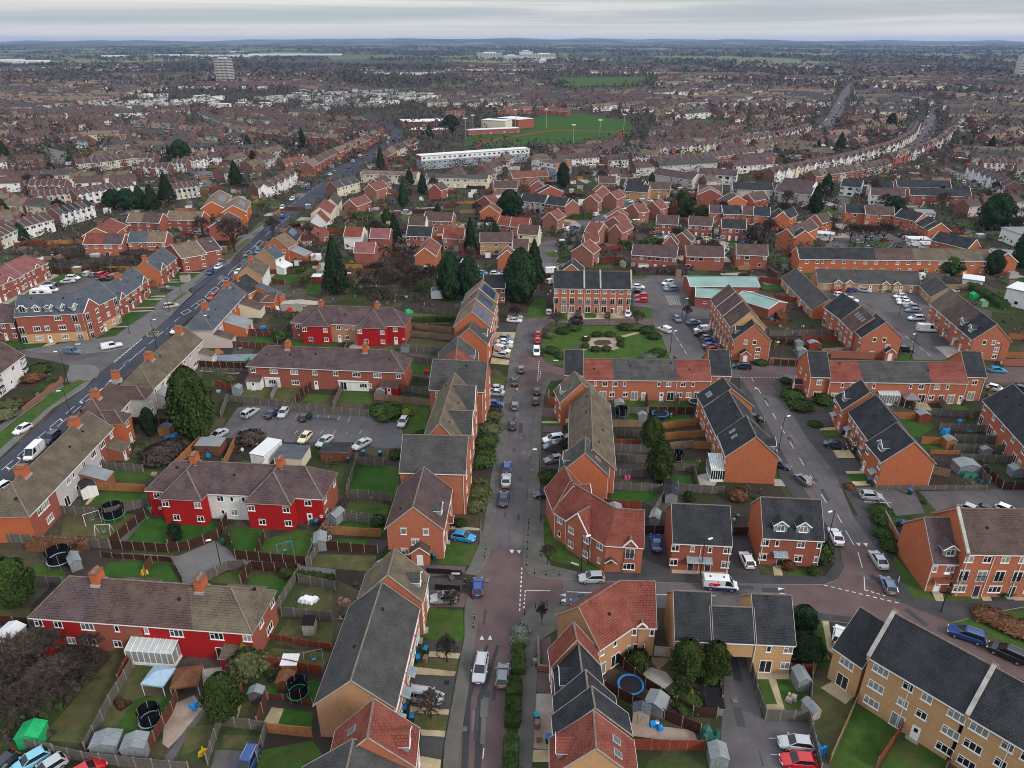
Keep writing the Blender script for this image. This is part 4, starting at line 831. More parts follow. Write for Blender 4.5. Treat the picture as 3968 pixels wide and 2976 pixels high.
for pts,m in (
 ([(910,640),(950,600),(1180,620),(1190,800),(1140,830),(900,800)],'lawn'),([(920,815),(1160,840),(1160,905),(950,895),(880,870)],TD),([(960,890),(1165,905),(1150,940),(950,925)],'slabs'),
 ([(930,930),(1150,945),(1135,1025),(850,1000)],LP),([(840,990),(1135,1025),(1120,1055),(820,1040)],'slabs'),([(810,1045),(1120,1060),(1090,1275),(830,1250),(780,1200)],TD),
 ([(830,1250),(1090,1275),(1085,1310),(830,1295)],'slabs'),([(860,1310),(1085,1315),(1065,1415),(900,1400),(840,1350)],LP),([(900,1405),(1065,1415),(1060,1455),(905,1445)],'slabs'),([(905,1450),(1060,1458),(1035,1600),(900,1580)],TD),([(900,1580),(1035,1605),(1020,1800),(860,1800)],'slabs'),
 ([(1050,175),(1290,178),(1285,330),(1010,310)],'lawn'),([(1055,80),(1290,95),(1290,185),(1050,170)],TD),([(1055,60),(1290,80),(1290,95),(1055,85)],'slabs'),([(560,310),(1200,330),(1190,370),(960,400),(560,380)],'block_paving'),([(940,400),(1180,425),(1170,500),(920,470)],TD),([(920,480),(1210,510),(1230,600),(930,600)],'block_paving'),
 ([(1640,1540),(1750,1540),(1760,1620),(1630,1620)],'slabs'),([(1650,1170),(1770,1170),(1770,1290),(1650,1290)],'concrete'),([(1690,820),(1760,790),(1760,980),(1660,1010)],'block_paving'),([(1650,1290),(1770,1290),(1780,1540),(1640,1530)],'gravel'),([(1660,1030),(1770,1030),(1770,1165),(1655,1160)],'block_paving')):
 P('front_garden' if 'lawn' in m else 'driveway','B',pts,m,4)
for pts,m in (([(1720,1450),(1790,1460),(1790,1640),(1710,1640)],'lawn'),([(1680,1270),(1830,1290),(1790,1450),(1680,1440)],TD),([(1710,850),(1840,850),(1830,900),(1700,890)],'block_paving'),([(1700,730),(1830,740),(1830,800),(1705,795)],'block_paving'),([(1710,800),(1830,800),(1830,850),(1705,850)],'lawn'),([(1700,820),(1830,822),(1830,834),(1700,834)],'slabs'),
 ([(1700,900),(1860,900),(1840,1140),(1690,1120)],TD),([(1350,520),(1475,530),(1460,580),(1345,570)],'lawn'),([(1345,575),(1455,585),(1430,700),(1330,700)],TD),([(1370,400),(1500,420),(1490,450),(1360,440)],'slabs'),([(1395,230),(1530,235),(1500,405),(1375,395)],'slabs'),([(1410,170),(1545,175),(1535,230),(1395,225)],TD)):
 P('driveway' if 'lawn' not in m else 'front_garden','F',pts,m,4)
P('lawn','C',[(180,0),(260,60),(600,370),(480,360),(230,290),(185,230)],'lawn',4)
P('driveway','C',[(840,110),(985,110),(1010,250),(1030,375),(820,370),(830,200)],TD,4);P('driveway','C',[(1415,110),(1530,110),(1560,250),(1610,390),(1390,370),(1410,200)],TD,4)
P('front_garden','C',[(1790,345),(2000,350),(2000,395),(1790,395)],'lawn',4);P('path','C',[(1690,330),(1740,330),(1760,395),(1700,392)],'slabs',5);P('path','C',[(1025,350),(1395,355),(1395,385),(1025,378)],'slabs',4);P('path','C',[(610,345),(820,350),(820,372),(610,368)],'slabs',4)
P('lawn','D',[(960,260),(1240,560),(1090,540),(1000,430),(950,330)],'lawn',4);P('lawn','D',[(1275,515),(1530,515),(1550,560),(1290,560)],'lawn',4);P('path','D',[(1210,505),(1280,510),(1290,570),(1240,570)],'slabs',5);P('path','D',[(1520,505),(1580,505),(1610,565),(1550,570)],'slabs',5);P('path','D',[(1720,495),(1780,495),(1815,540),(1815,570),(1760,565)],'slabs',5)
P('verge','D',[(1180,640),(1480,620),(1900,630),(1900,900),(1815,880),(1500,760)],'lawn',5)
P('car_park','C',[(1380,920),(1540,940),(1620,1330),(1950,1360),(2100,1700),(1330,1700),(1360,1300)],'asphalt',3)
P('court_drive','C',[(1340,860),(1560,870),(1560,945),(1380,935)],'asphalt',3)
P('lawn','C',[(1590,1075),(1800,1040),(1930,1080),(1930,1280),(1650,1275)],'lawn',4);P('path','C',[(1580,1010),(1800,1020),(1800,1075),(1590,1075)],'slabs',5);P('path','C',[(1660,1070),(1710,1070),(1770,1275),(1650,1275),(1650,1240),(1720,1240)],'slabs',6)
P('lawn','D',[(370,680),(485,690),(520,860),(560,1000),(330,1000),(330,850)],'lawn',4);P('path','D',[(487,690),(530,695),(560,910),(520,880)],'slabs',5)
P('lawn','D',[(640,1200),(900,1330),(1010,1400),(830,1700),(520,1700)],'lawn',4);P('lawn','D',[(1030,1380),(1330,1600),(1300,1700),(850,1700)],'lawn',4);P('lawn','D',[(420,1060),(700,1180),(530,1640),(390,1280)],LP,4)
P('path','D',[(475,1130),(550,1090),(700,1180),(640,1240)],'slabs',5);P('path','D',[(1035,1440),(1130,1480),(1110,1510),(1030,1460)],'slabs',5)
P('gravel_garden','4',[(1060,1520),(1700,1600),(1750,1640),(1790,1760),(1060,1660)],'gravel',4);P('patio','4',[(1200,900),(1440,980),(1520,1080),(1400,1180),(1200,1010)],'concrete',4);P('patio','4',[(760,930),(850,900),(960,980),(910,1100),(770,1060)],'soil',4);P('decking','4',[(1250,820),(1500,830),(1360,960)],'decking',5)
P('gravel_garden','4',[(1720,980),(1820,960),(1850,1330),(1720,1360)],'soil',4);P('lawn','4',[(1580,1180),(1720,1150),(1790,1330),(1640,1330)],'lawn',4)
for v,pts,m in (
 ('A',[(800,195),(960,20),(1110,20),(1130,150),(1110,205)],LB),('A',[(1115,220),(1160,150),(1200,40),(1480,40),(1440,140),(1250,210)],LB),('A',[(1500,180),(1540,80),(1750,90),(1740,200),(1680,275),(1560,265)],LB),('A',[(1700,270),(1760,150),(1950,90),(2100,100),(2010,300),(1740,290)],'lawn'),
 ('A',[(640,390),(730,300),(970,310),(900,400)],LB),('A',[(930,410),(1010,320),(1120,330),(1205,470),(1150,485),(930,480)],LB),('A',[(1370,420),(1500,370),(1620,380),(1590,450),(1400,440)],'lawn'),('A',[(1610,500),(1660,390),(1930,400),(1780,640),(1770,540)],LB),
 ('A',[(730,200),(950,5),(990,5),(800,200)],'pavement'),('A',[(670,240),(960,250),(1170,265),(1300,210),(1420,160),(1520,230),(1560,290),(2030,330),(2210,350),(2210,410),(1970,370),(1640,345),(1480,350),(1330,420),(1280,440),(1215,440),(1120,300),(700,270)],'asphalt_pale'),
 ('A',[(220,310),(430,370),(430,450),(230,440)],'lawn'),('A',[(0,620),(200,600),(200,700),(0,700)],LP),('A',[(330,1390),(560,1130),(800,850),(1180,900),(1100,1150),(880,1210),(700,1490),(560,1500),(330,1480)],LP),
 ('A',[(870,1200),(1160,1180),(1060,1400),(900,1490),(720,1470)],'lawn'),('A',[(860,1080),(960,1060),(1200,1100),(1140,1150),(870,1150)],'lawn'),('A',[(1090,1260),(1280,1180),(1340,1260),(1180,1460),(1110,1530),(1070,1500)],'gravel'),('A',[(1340,1260),(1380,1240),(1220,1480),(1130,1620),(1080,1600),(1190,1450)],'asphalt'),('A',[(1230,1390),(1440,1370),(1400,1500),(1200,1580)],LP),
 ('A',[(1330,1010),(1480,990),(1500,1100),(1390,1200),(1340,1130)],'concrete'),('A',[(1470,1440),(1730,1450),(1640,1540),(1470,1530)],LP),('A',[(1420,1540),(1700,1550),(1640,1700),(1380,1700)],'asphalt'),('A',[(1500,1370),(1560,1260),(1590,1240),(1560,1370)],'slabs'),('A',[(1560,1260),(1740,1180),(1740,1300),(1680,1380),(1540,1380)],LP),
 ('A',[(1720,1390),(1790,1260),(1880,1270),(1830,1410)],'slabs'),('A',[(1820,1400),(1870,1270),(2060,1290),(2050,1420)],LB),('A',[(1730,1540),(2060,1480),(2120,1560),(2100,1700),(1680,1700)],'lawn'),('A',[(1760,1170),(1800,1060),(2110,1090),(2080,1230)],LB),
 ('A',[(1820,800),(1900,680),(2200,700),(2180,860),(1820,840)],LP),('A',[(1700,960),(1790,870),(2180,900),(2120,1030),(1750,1010)],LP),('A',[(1980,500),(2070,450),(2200,460),(2180,640),(1960,620)],LP),
 ('B',[(170,330),(220,250),(610,260),(590,370)],LP),('B',[(310,215),(330,150),(560,155),(540,235)],LB),('B',[(350,80),(420,10),(640,10),(660,110),(380,110)],'lawn'),('B',[(550,150),(690,160),(690,245),(550,235)],TD),
 ('F',[(430,1280),(470,1110),(750,1120),(760,1240),(720,1330),(480,1300)],LB),('F',[(400,1420),(430,1350),(690,1370),(680,1440)],'lawn'),('F',[(360,1560),(400,1470),(620,1480),(640,1580),(420,1580)],'lawn'),('F',[(690,690),(970,720),(930,880),(800,910),(720,800)],'lawn'),
 ('F',[(0,810),(90,740),(300,760),(560,780),(760,840),(800,930),(770,1000),(640,1000),(480,960),(0,960)],'asphalt'),('E',[(1470,870),(1570,730),(1900,700),(2212,760),(2212,960),(2050,960),(1850,940),(1450,930)],'asphalt'),
 ('F',[(360,690),(400,620),(600,640),(570,710)],'lawn'),('F',[(120,690),(160,640),(240,650),(220,695)],'lawn'),('F',[(10,340),(60,280),(170,285),(160,345)],LB),('F',[(190,350),(230,285),(370,290),(330,350)],LB),('F',[(640,350),(700,320),(740,370),(700,380)],'lawn'),('F',[(0,370),(400,350),(640,380),(760,400),(700,430),(420,370),(0,380)],'pavement'),('F',[(430,330),(470,300),(570,320),(560,375),(450,370)],'gravel'),('F',[(560,330),(640,290),(720,330),(720,380),(580,375)],LP),
 ('F',[(800,330),(840,270),(1100,300),(1090,370)],LP),('F',[(780,470),(800,430),(1010,470),(960,510),(720,500)],LB),('F',[(630,460),(700,430),(690,500),(640,520)],LB),('F',[(680,100),(1100,120),(1090,180),(820,180)],LP),('F',[(420,95),(480,60),(540,60),(520,95)],LB),
 ('E',[(1650,290),(1680,265),(1800,270),(1810,310)],LB),('E',[(1370,420),(1400,385),(1720,375),(1640,425)],'blue_slate'),('E',[(1310,490),(1360,470),(1620,470),(1570,510)],'concrete'),('E',[(1400,500),(1420,480),(1580,482),(1560,502)],LB),('E',[(1390,590),(1400,550),(1560,555),(1540,600)],'lawn'),('E',[(1530,670),(1600,590),(1790,600),(1790,690)],LP),
 ('E',[(1790,690),(1830,600),(1980,600),(1950,690)],LP),('E',[(1990,690),(2030,640),(2180,650),(2130,700)],'lawn'),('E',[(880,930),(960,850),(1160,830),(1200,960),(900,950)],'soil'),('E',[(860,1050),(900,980),(1250,990),(1200,1090),(940,1080)],LP),('E',[(690,1200),(650,1130),(950,1130),(1040,1140),(960,1210)],'lawn'),('E',[(580,1360),(680,1290),(970,1290),(970,1370)],'lawn'),('E',[(560,1370),(610,1300),(640,1310),(580,1370)],'slabs'),
 ('E',[(400,1590),(430,1420),(700,1410),(900,1440),(760,1600)],LP),('E',[(1540,1130),(1600,1080),(1690,1080),(1650,1150)],'lawn'),('E',[(1650,1150),(1690,1080),(1720,1080),(1690,1150)],'pavement'),('E',[(1760,1150),(1880,1100),(2000,1110),(2000,1150)],LP),
 ('5',[(0,1500),(0,1430),(90,1400),(700,1400),(560,1460),(460,1530)],LB),('5',[(640,1500),(760,1410),(1100,1430),(1330,1270),(1640,1260),(1500,1350),(1200,1420),(1000,1500)],LB),('5',[(460,1530),(700,1400),(760,1410),(640,1520)],'slabs'),('5',[(1400,1230),(1620,1040),(1920,1030),(1700,1200)],LB),('5',[(1720,990),(2030,960),(2212,790),(1940,790)],'lawn'),
 ('5',[(560,700),(720,720),(1080,590),(1470,540),(1500,700),(1200,1000),(700,900),(560,850)],'asphalt'),('5',[(690,620),(820,540),(1100,530),(1080,590),(800,650)],LB),('5',[(100,950),(260,840),(440,740),(520,860),(300,900),(220,960)],'lawn'),('5',[(80,950),(430,740),(770,560),(700,540),(400,730),(0,900)],'concrete'),
 ('6',[(210,780),(320,690),(570,700),(480,770)],LB),('6',[(140,860),(170,820),(450,820),(400,870)],LB),('6',[(0,1000),(0,950),(270,940),(200,1000)],LB),('6',[(0,1130),(0,1050),(150,1050),(60,1130)],LB),('6',[(660,450),(780,290),(1000,290),(960,350),(840,440)],'lawn'),('6',[(730,160),(760,130),(890,130),(960,170)],'lawn'),
 ('6',[(1540,790),(1560,720),(1800,710),(1880,720),(1800,800)],LB),('6',[(1950,970),(2000,820),(2160,820),(2160,970)],LB),('6',[(1260,1620),(1280,1550),(1500,1545),(1540,1620)],LB),('6',[(1690,1659),(1770,1560),(2000,1560),(1960,1659)],LB),
 ('7',[(0,750),(0,640),(110,680),(60,750)],LB),('7',[(285,880),(300,830),(400,840),(400,880)],LB),('8',[(395,950),(420,880),(510,880),(515,950)],LB),('8',[(440,680),(450,480),(600,470),(610,560),(560,700)],'asphalt'),('8',[(600,440),(450,460),(440,500),(600,490),(700,400),(900,330),(1010,260),(1269,130),(1269,100),(1100,120),(1000,230),(820,290),(660,300),(700,320),(640,390)],'asphalt'),
 ('9',[(540,440),(680,430),(780,450),(860,480),(780,560),(770,480),(560,470)],'concrete'),('9',[(800,490),(830,450),(900,460),(890,490)],LB),('9',[(1070,810),(1090,760),(1250,790),(1230,815)],LB),('0',[(260,320),(340,270),(480,230),(640,290),(740,350),(260,350)],'asphalt'),('0',[(340,345),(420,300),(600,320),(560,350)],'lawn'),('0',[(280,80),(400,80),(340,210),(280,200),(320,150)],'asphalt'),
 ('G',[(640,950),(700,905),(840,905),(830,960)],'lawn'),('G',[(850,960),(860,905),(1040,910),(1050,960)],LP),('G',[(1050,960),(1050,905),(1200,910),(1190,960)],LB),('G',[(640,1040),(640,1005),(840,1010),(840,1045)],'lawn'),('G',[(940,1085),(960,1020),(1110,1010),(1150,1080)],LB),('G',[(940,1145),(950,1120),(1110,1110),(1100,1145)],'lawn'),('G',[(600,1570),(620,1500),(930,1500),(870,1570)],LB),('G',[(1030,1480),(1010,1400),(1120,1400),(1140,1480)],LB),('G',[(980,1350),(990,1300),(1180,1305),(1170,1345)],'lawn'),('G',[(1170,1500),(1150,1400),(1240,1380),(1300,1430),(1250,1500)],'concrete'),
 ('G',[(750,385),(760,320),(860,320),(880,385)],'lawn'),('G',[(60,385),(90,300),(190,300),(190,385)],'lawn'),('G',[(245,345),(740,345),(760,385),(250,400)],'slabs'),('G',[(245,350),(330,350),(330,400),(250,410)],'lawn'),('G',[(440,350),(520,350),(515,385),(440,385)],'lawn'),('G',[(1670,1370),(1720,1365),(1780,1420),(1680,1420)],LB),('G',[(1660,1420),(1780,1430),(1800,1470),(1660,1465)],'concrete'),('G',[(190,815),(260,790),(270,830),(200,850)],LB),
 ('H',[(1000,690),(1030,620),(1110,620),(1110,660)],LB),('H',[(440,1140),(620,1100),(630,1140),(480,1145)],'lawn'),('H',[(440,1100),(620,1085),(620,1105),(460,1110)],'slabs'),('H',[(640,1390),(800,1385),(830,1430),(680,1435)],LB),('H',[(630,1370),(800,1370),(800,1385),(640,1387)],'slabs'),('H',[(680,1437),(830,1432),(840,1460),(700,1465)],'slabs'),('H',[(560,1290),(740,1290),(800,1368),(630,1370)],TD),('H',[(540,1240),(700,1230),(740,1285),(560,1285)],'slabs'),('H',[(490,1160),(680,1155),(700,1230),(540,1230)],TD),('H',[(410,1000),(600,1000),(620,1080),(450,1085)],TD),
 ('H',[(740,1480),(900,1470),(1120,1500),(1190,1640),(1000,1659),(800,1659)],'asphalt'),('H',[(1150,1500),(1900,1480),(1900,1659),(1290,1659)],'asphalt'),('H',[(1010,1150),(1000,1040),(1210,1040),(1250,1090),(1150,1150)],LB),('H',[(1170,1230),(1180,1195),(1300,1200),(1340,1235)],LB),('H',[(1300,970),(1290,930),(1430,930),(1470,980)],'lawn'),('H',[(1000,640),(600,600),(580,630),(720,640)],LP),('H',[(1080,960),(1100,930),(1200,930),(1240,985)],'slabs'),('H',[(1250,570),(1390,570),(1450,640),(1340,645)],'concrete'),('H',[(1220,490),(1380,520),(1360,560),(1240,560)],TD),
 ('H',[(150,170),(170,155),(300,180),(290,205)],LB)):
 P({'lawn':'lawn',LB:'lawn',LP:'lawn','asphalt':'car_park','slabs':'patio','gravel':'gravel_garden'}.get(m,'path'),v,pts,m,5)
for v,a,b in [('5',(1400,1232),(1720,1222)),('5',(1740,985),(2040,975)),('5',(1660,1030),(1990,1018)),('5',(1960,835),(2200,832)),('5',(1870,872),(2160,868)),('6',(320,692),(600,690)),('6',(180,788),(480,784)),('6',(130,816),(450,812)),('6',(0,998),(210,995)),('6',(0,1035),(160,1032)),('5',(540,600),(760,560)),('5',(440,690),(600,640))]: strip('path',v,[a,b],1.1,'concrete',8)
def MK(v,a,b,n,w=.12,**k): dashes(v,a,b,n,w,**k)
MK('B',(1568,340),(1552,640),10,.18);MK('B',(1590,490),(1580,620),5,.18);MK('B',(1590,490),(1755,492),1,.12,duty=1);MK('B',(1865,499),(2050,504),1,.12,duty=1);MK('C',(400,506),(520,506),1,duty=1) ;MK('C',(880,514),(1315,526),1,duty=1);MK('B',(1318,1530),(1310,1600),1,duty=1)
MK('D',(500,455),(1010,578),11,.18);MK('D',(770,488),(920,530),4,.18);MK('D',(762,400),(767,490),1,duty=1);MK('D',(722,240),(750,340),1,duty=1);MK('D',(640,95),(695,190),1,duty=1);MK('D',(585,-10),(615,45),1,duty=1)
MK('H',(70,765),(600,1650),9,.12,duty=.45);MK('H',(0,768),(370,766),16,.18);MK('H',(1060,500),(1250,650),4,.12);MK('G',(1005,470),(1110,640),4,.12)
MK('F',(1683,425),(1673,560),10,.18);MK('F',(1693,490),(1687,545),5,.18);MK('H',(755,1565),(975,1575),1,duty=1);MK('H',(915,1535),(975,1620),1,duty=1)
for a,b in (((20,1080),(170,950)),((105,1090),(260,955)),((230,890),(320,810)),((465,680),(595,572)),((650,520),(790,405)),((740,518),(872,403)),((850,350),(970,245)),((945,335),(1050,248)),((1028,195),(1155,90)),((1108,195),(1222,97)),((1197,48),(1250,0)),((1155,280),(1215,225))): MK('1',a,b,1,.13,duty=1)
for a,b in (((85,1040),(120,1065)),((225,910),(268,938)),((508,658),(540,684)),((783,415),(812,440)),((1043,188),(1073,212)),((1162,85),(1200,105)),((650,540),(672,556))): MK('1',a,b,1,.3,duty=1)
for a,b in (((50,868),(155,780)),((198,742),(290,660)),((333,625),(418,550)),((455,517),(533,450)),((570,418),(648,350)),((685,318),(755,260)),((785,228),(868,158)),((0,745),(370,440))): MK('2',a,b,1,.13,duty=1)
MK('2',(10,755),(380,440),16,.25)
BX=[(350,1225),(470,1160),(560,1085),(655,1030),(740,930),(820,870),(885,795),(955,745),(1020,655),(1150,560),(1185,445),(1250,400),(1310,350),(1400,260)]
for i in range(len(BX)-1):
 a,b=BX[i],BX[i+1];t=.12 if i%2 else .0
 mx=lambda s:(a[0]+(b[0]-a[0])*s,a[1]+(b[1]-a[1])*s);m0=mx(t);m1=mx(t+.75)
 MK('6',(m0[0]-12,m0[1]-10),(m1[0]-12,m1[1]-10),1,.16,duty=1);MK('6',(m0[0]+32,m0[1]+16),(m1[0]+32,m1[1]+16),1,.16,duty=1)
 MK('6',(m1[0]-12,m1[1]-10),(m1[0]+32,m1[1]+16),1,.16,duty=1)
 if i%3==0: MK('6',(m0[0]-12,m0[1]-10),(m0[0]+32,m0[1]+16),1,.16,duty=1)
for a,b in (((250,1330),(330,1265)),((150,1425),(218,1365)),((35,1520),(110,1455)),((1480,300),(1550,225)),((1430,215),(1500,150))): MK('6',a,b,1,.13,duty=1)
MK('6',(1560,120),(1770,-60),5,.13);MK('I',(1830,740),(2180,480),12,.13)
MK('6',(0,1390),(230,1230),1,.12,mat='yellow_line',duty=1)
for q in ([(430,400),(450,360),(490,348),(590,350),(560,405),(450,420)],):
 for a,b in ((0,1),(1,3),(3,4),(4,5),(5,0)): MK('2',q[a],q[b],1,.2,mat='yellow_line',duty=1)
MK('2',(490,385),(575,378),1,.25,mat='yellow_line',duty=1);MK('2',(450,400),(540,395),1,.25,mat='yellow_line',duty=1)
for v,tri in (('B',[(1485,222),(1518,222),(1503,247)]),('B',[(1535,225),(1562,225),(1550,250)]),('B',[(1290,815),(1320,815),(1305,785)]),('B',[(1342,815),(1372,815),(1360,785)]),('B',[(1815,520),(1858,510),(1858,530)]),('B',[(1815,555),(1858,543),(1858,568)]),('C',[(1725,470),(1768,478),(1725,490)]),('C',[(1735,505),(1780,513),(1740,525)]),('D',[(708,176),(738,178),(730,200)]),('D',[(755,178),(785,180),(780,203)]),('H',[(95,840),(115,843),(95,828)]),('F',[(1528,612),(1545,612),(1536,600)])):
 P('road_triangle',v,tri,'white_line',6)
for k in range(7): MK('F',(20+70*k,770+k*3),(0+70*k,810+k*3),1,.1,duty=1,mat='worn_line')
for k in range(6): MK('F',(70+85*k,905),(90+85*k,880),1,.1,duty=1,mat='worn_line')
for k in range(5): MK('G',(757+k*2,150+k*35),(850,150+k*35),1,.1,duty=1,mat='worn_line')
for k in range(5): MK('G',(960+k*4,245+k*14),(1050,246+k*14),1,.1,duty=1,mat='worn_line');MK('G',(965+k*18,245),(1000+k*14,300),1,.1,duty=1,mat='worn_line')
for k in range(4): MK('D',(135+10*k,1462+k*108),(330,1470+k*108),1,.1,duty=1,mat='worn_line')
for v,pts in (('F',[(80,790),(330,800),(480,880),(520,930),(380,880),(200,830)]),('F',[(560,960),(700,900),(820,930),(700,1000)])):
 P('wet_patch',v,pts,'wet_patch',7)
for v,p in (('B',(1340,427)),('B',(1148,1395)),('B',(1183,1145)),('B',(1190,1408)),('B',(1072,1098)),('B',(1618,700)),('C',(85,700)),('C',(1440,1222)),('C',(180,350)),('D',(460,420)),('D',(1130,605)),('D',(1210,578)),('F',(1645,998)),('F',(1640,1145)),('G',(107,1368)),('D',(560,372)),('D',(612,320)),('B',(1520,1455))):
 g=G(v,p);b=MB();b.box(-.35,-.35,0,.35,.35,.02,'asphalt_pale' if (int(g.x)%2) else 'black_paint');o=b.build('manhole_cover');o.location=(g.x,g.y,.13 if v in 'BCFG' and int(g.x)%2 else .02);tag(o,None,kind='structure')
for v,a,b,n in (('B',(1360,100),(1300,700),7),('B',(1330,850),(1290,1600),8),('F',(1540,500),(1500,1500),14),('F',(1630,700),(1560,1500),9),('H',(150,900),(560,1600),9),('C',(350,480),(1900,520),9),('D',(700,300),(1200,700),6),('2',(100,850),(900,200),8),('1',(100,1050),(1200,150),8),('6',(300,1250),(1300,300),9),('H',(800,300),(1200,600),7),('F',(100,850),(600,940),8),('C',(1450,1000),(1600,1600),5)):
 A_=G2(v,a);B_=G2(v,b);d=(B_-A_).normalized();n_=Vector((-d.y,d.x))
 for i in range(n):
  q=A_.lerp(B_,R.random())+n_*R.uniform(-1.6,1.6);l,w=R.uniform(.4,2.4),R.uniform(.15,.55);m=MB();m.face([(e.x,e.y,.021+i*.0002) for e in (d*-l-n_*w,d*l-n_*w,d*l+n_*w,n_*w-d*l)],R.choice(['asphalt',TD,'asphalt_pale',TD]));o=m.build('tarmac_repair');o.location=(q.x,q.y,0);tag(o,None,kind='structure')
def terrain():
 ys=[-200,0,300,900,1800,2600,3200,4000,5000,6200,7600,9000,10500,12000,13500,15000,17000,20000];n=60;V=[];F_=[]
 for y in ys:
  w=max(900,y*1.4)
  for i in range(n+1):
   x=-w+2*w*i/n;z=-.02
   if y>2600:
    k=(y-2600)/12000;z+=35*k*(1+.5*math.sin(x*.0011+y*.0007)+.35*math.sin(x*.0031+y*.002))
    z+=60*max(0,min(1,(y-9000)/4000))*math.exp(-((x+500)/7500)**2)*(1 if y<=14000 else .9)
   V.append((x,y,z))
 for j in range(len(ys)-1):
  for i in range(n): a=j*(n+1)+i;F_.append((a,a+1,a+n+2,a+n+1))
 me=bpy.data.meshes.new('terrain');me.from_pydata(V,[],F_);me.materials.append(MATS['terrain']);me.polygons.foreach_set('use_smooth',[True]*len(F_));o=bpy.data.objects.new('terrain',me);COL.objects.link(o);tag(o,None,kind='structure')
terrain()
HG('long brick terrace with two-tone grey roof running along the left of the central street','B',(175,1333),(722,1258),(880,605),5.5,rise=4.0,wall='brick_orange',rm=RG,f='nwn.nwn.nwnnwn.nwn/dnW.Wnd.dnWdnW.Wnd',side='brick_buff',x=[('po','f',.06,1.6,'flat'),('po','f',.3,1.6,'flat'),('po','f',.5,1.6,'flat'),('dp',(.01,.33,.66,.99))])
HG('taller gabled house with dormer at the far end of the two-tone terrace','B',(495,546),(905,556),(950,385),6.2,rise=4.3,rm='roof_moss',f='n.n/w.n/d.n',st=2,x=[('dr','f',.5,2.0,0,RG),('dp',(.02,.98))])
HG('red-tiled gabled house with a dormer butting against the near end of the long grey terrace','B',(300,1655),(850,1640),(910,1395),6.2,rise=4.4,rm=RR,f='n.n/w.n',x=[('dr','f',.45,2.2,0,RR),('sk','b',.55,.5),('dp',(.02,.98))])
HG('dark-roofed terrace cut by the bottom edge beside the red-tiled gabled house','B',(40,1990),(785,1990),(840,1658),5.5,rise=4.2,rm=RG,f='nwn/nWn')
HG('detached brick house with hipped porch and part purple part brown gabled roof','F',(683,1503),(1045,1530),(1100,1262),5.9,rise=4.0,rm=[(.45,RB),(1,RP)],l='.m.m./..n../.nD..',f='nw.n/nd.n',x=[('dr','f',.3,2.0,0,RG),('po','l',.6,3.2,'por',RB),('po','f',.65,2,'gab',RR),('dp',(.02,.99))],name='detached_house',cat='detached house')
HX('tall block of flats with steep grey roof, its brick side behind the purple-roofed house','F',(765,1148),(1195,1160),10,8.6,rise=4.2,rm=RG,r='n.n/n.n/n.n',st=3,side='brick_orange',x=[('dp',(.97,))],name='block_of_flats',cat='flats')
HG('long low flats with dark ridge roof joining the two taller grey-roofed blocks','F',(915,955),(1150,965),(1235,622),8.2,rise=4.0,rm='roof_moss',f='n.n.nn.n/n.n.nn.n/n.n.nn.n',b='n.n.n.n/n.n.n.n/n.n.n.n',st=3,x=[('wg',.18,.42,2.0,False,None,'n/n/f',0,RG),('wg',.62,.9,1.5,False,None,'n/n/f',0,RG)],name='block_of_flats',cat='flats')
HX('tall grey-roofed block of flats at the far end of the flats beside the hedge','F',(960,603),(1320,620),10,8.6,rise=4.4,rm=RG,f='.n......../....../......',r='n.n/n.n/n.n',st=3,x=[('dp',(.8,.97))],name='block_of_flats',cat='flats')
HG('reddish-brown roofed gabled house with two dormers just behind the far flats','F',(1005,520),(1268,512),(1275,360),5.9,rise=4,rm=[(.5,RR),(1,RG)],f='n.n/w.n',x=[('dr','f',.6,2,0,RG)])
HG('orange gable-ended house with a dormer below the houses with roof panels','F',(1110,300),(1337,312),(1350,235),5.9,rise=4,rm=RG,f='n/n',x=[('dr','f',.5,2,0,RG)],side=BFO)
HG('tall terrace of three stepped roofs carrying solar panels at the top of the central street','F',(1120,205),(1357,200),(1412,-20),8.4,rise=4,rm=[(.34,'roof_tan'),(.67,'roof_moss'),(1,'roof_tan')],f='nnnnnnnn/JnJnJnJn/dndndndn',st=3,lint=True,x=[('sol','f',.05,.25,.1,.9),('sol','f',.4,.6,.1,.9),('sol','f',.72,.95,.1,.9),('pp',.34),('pp',.67)],side=BFO)
HG('brick gable house with grey dormer and roof windows opposite the blue parked car','G',(285,1378),(590,1395),5.5,5.8,rise=4.2,rm=RG,b='n.n/n.n/n.n',x=[('dr','b',.5,2.2,0,RG),('sk','f',.35,.45),('sk','f',.7,.5),('dp',(.02,))],side=BFO)
HG('long terrace with dark left and brown right roof slopes beside the central street','G',(343,1370),(632,1352),(597,938),5.4,rise=3.8,rm='roof_moss',f='nwn.nwn.nwn.nwn/fn.fnf.nfn.fn',b='nwn.nwn.nwn.nwn/dn.dn.dn.dn.',x=[('po','b',.1,1.5,'flat'),('po','b',.35,1.5,'flat'),('po','b',.6,1.5,'flat'),('dp',(.01,.3,.6,.98))])
HG('brick gable house with two roof windows at the far end of the brown-sloped terrace','G',(290,925),(545,905),6,5.8,rise=4.0,rm='roof_moss',b='n.n/n.n',x=[('dr','b',.5,2.2,0,RG),('sk','f',.3,.5)],side=BFO)
CH('angled red-tiled houses with a corner gable wrapping round the grass by the junction','3',[(235,930),(900,1355),(1382,1385)],6.8,5.5,rise=4.0,rm=RR,hip=(0,0),f=['.n..n....n..n./.w..n....n..w.','..../.....'],lint=False,x=[('wg',.3,.7,.5,False,None,'.n....n/.n....n',0,RR),('wg',.52,.8,.15,False,None,'J/W',1,RR),('po','f',.16,1.9,'gab',RP,1),('dp',(.01,.24,.72))],name='terraced_house')
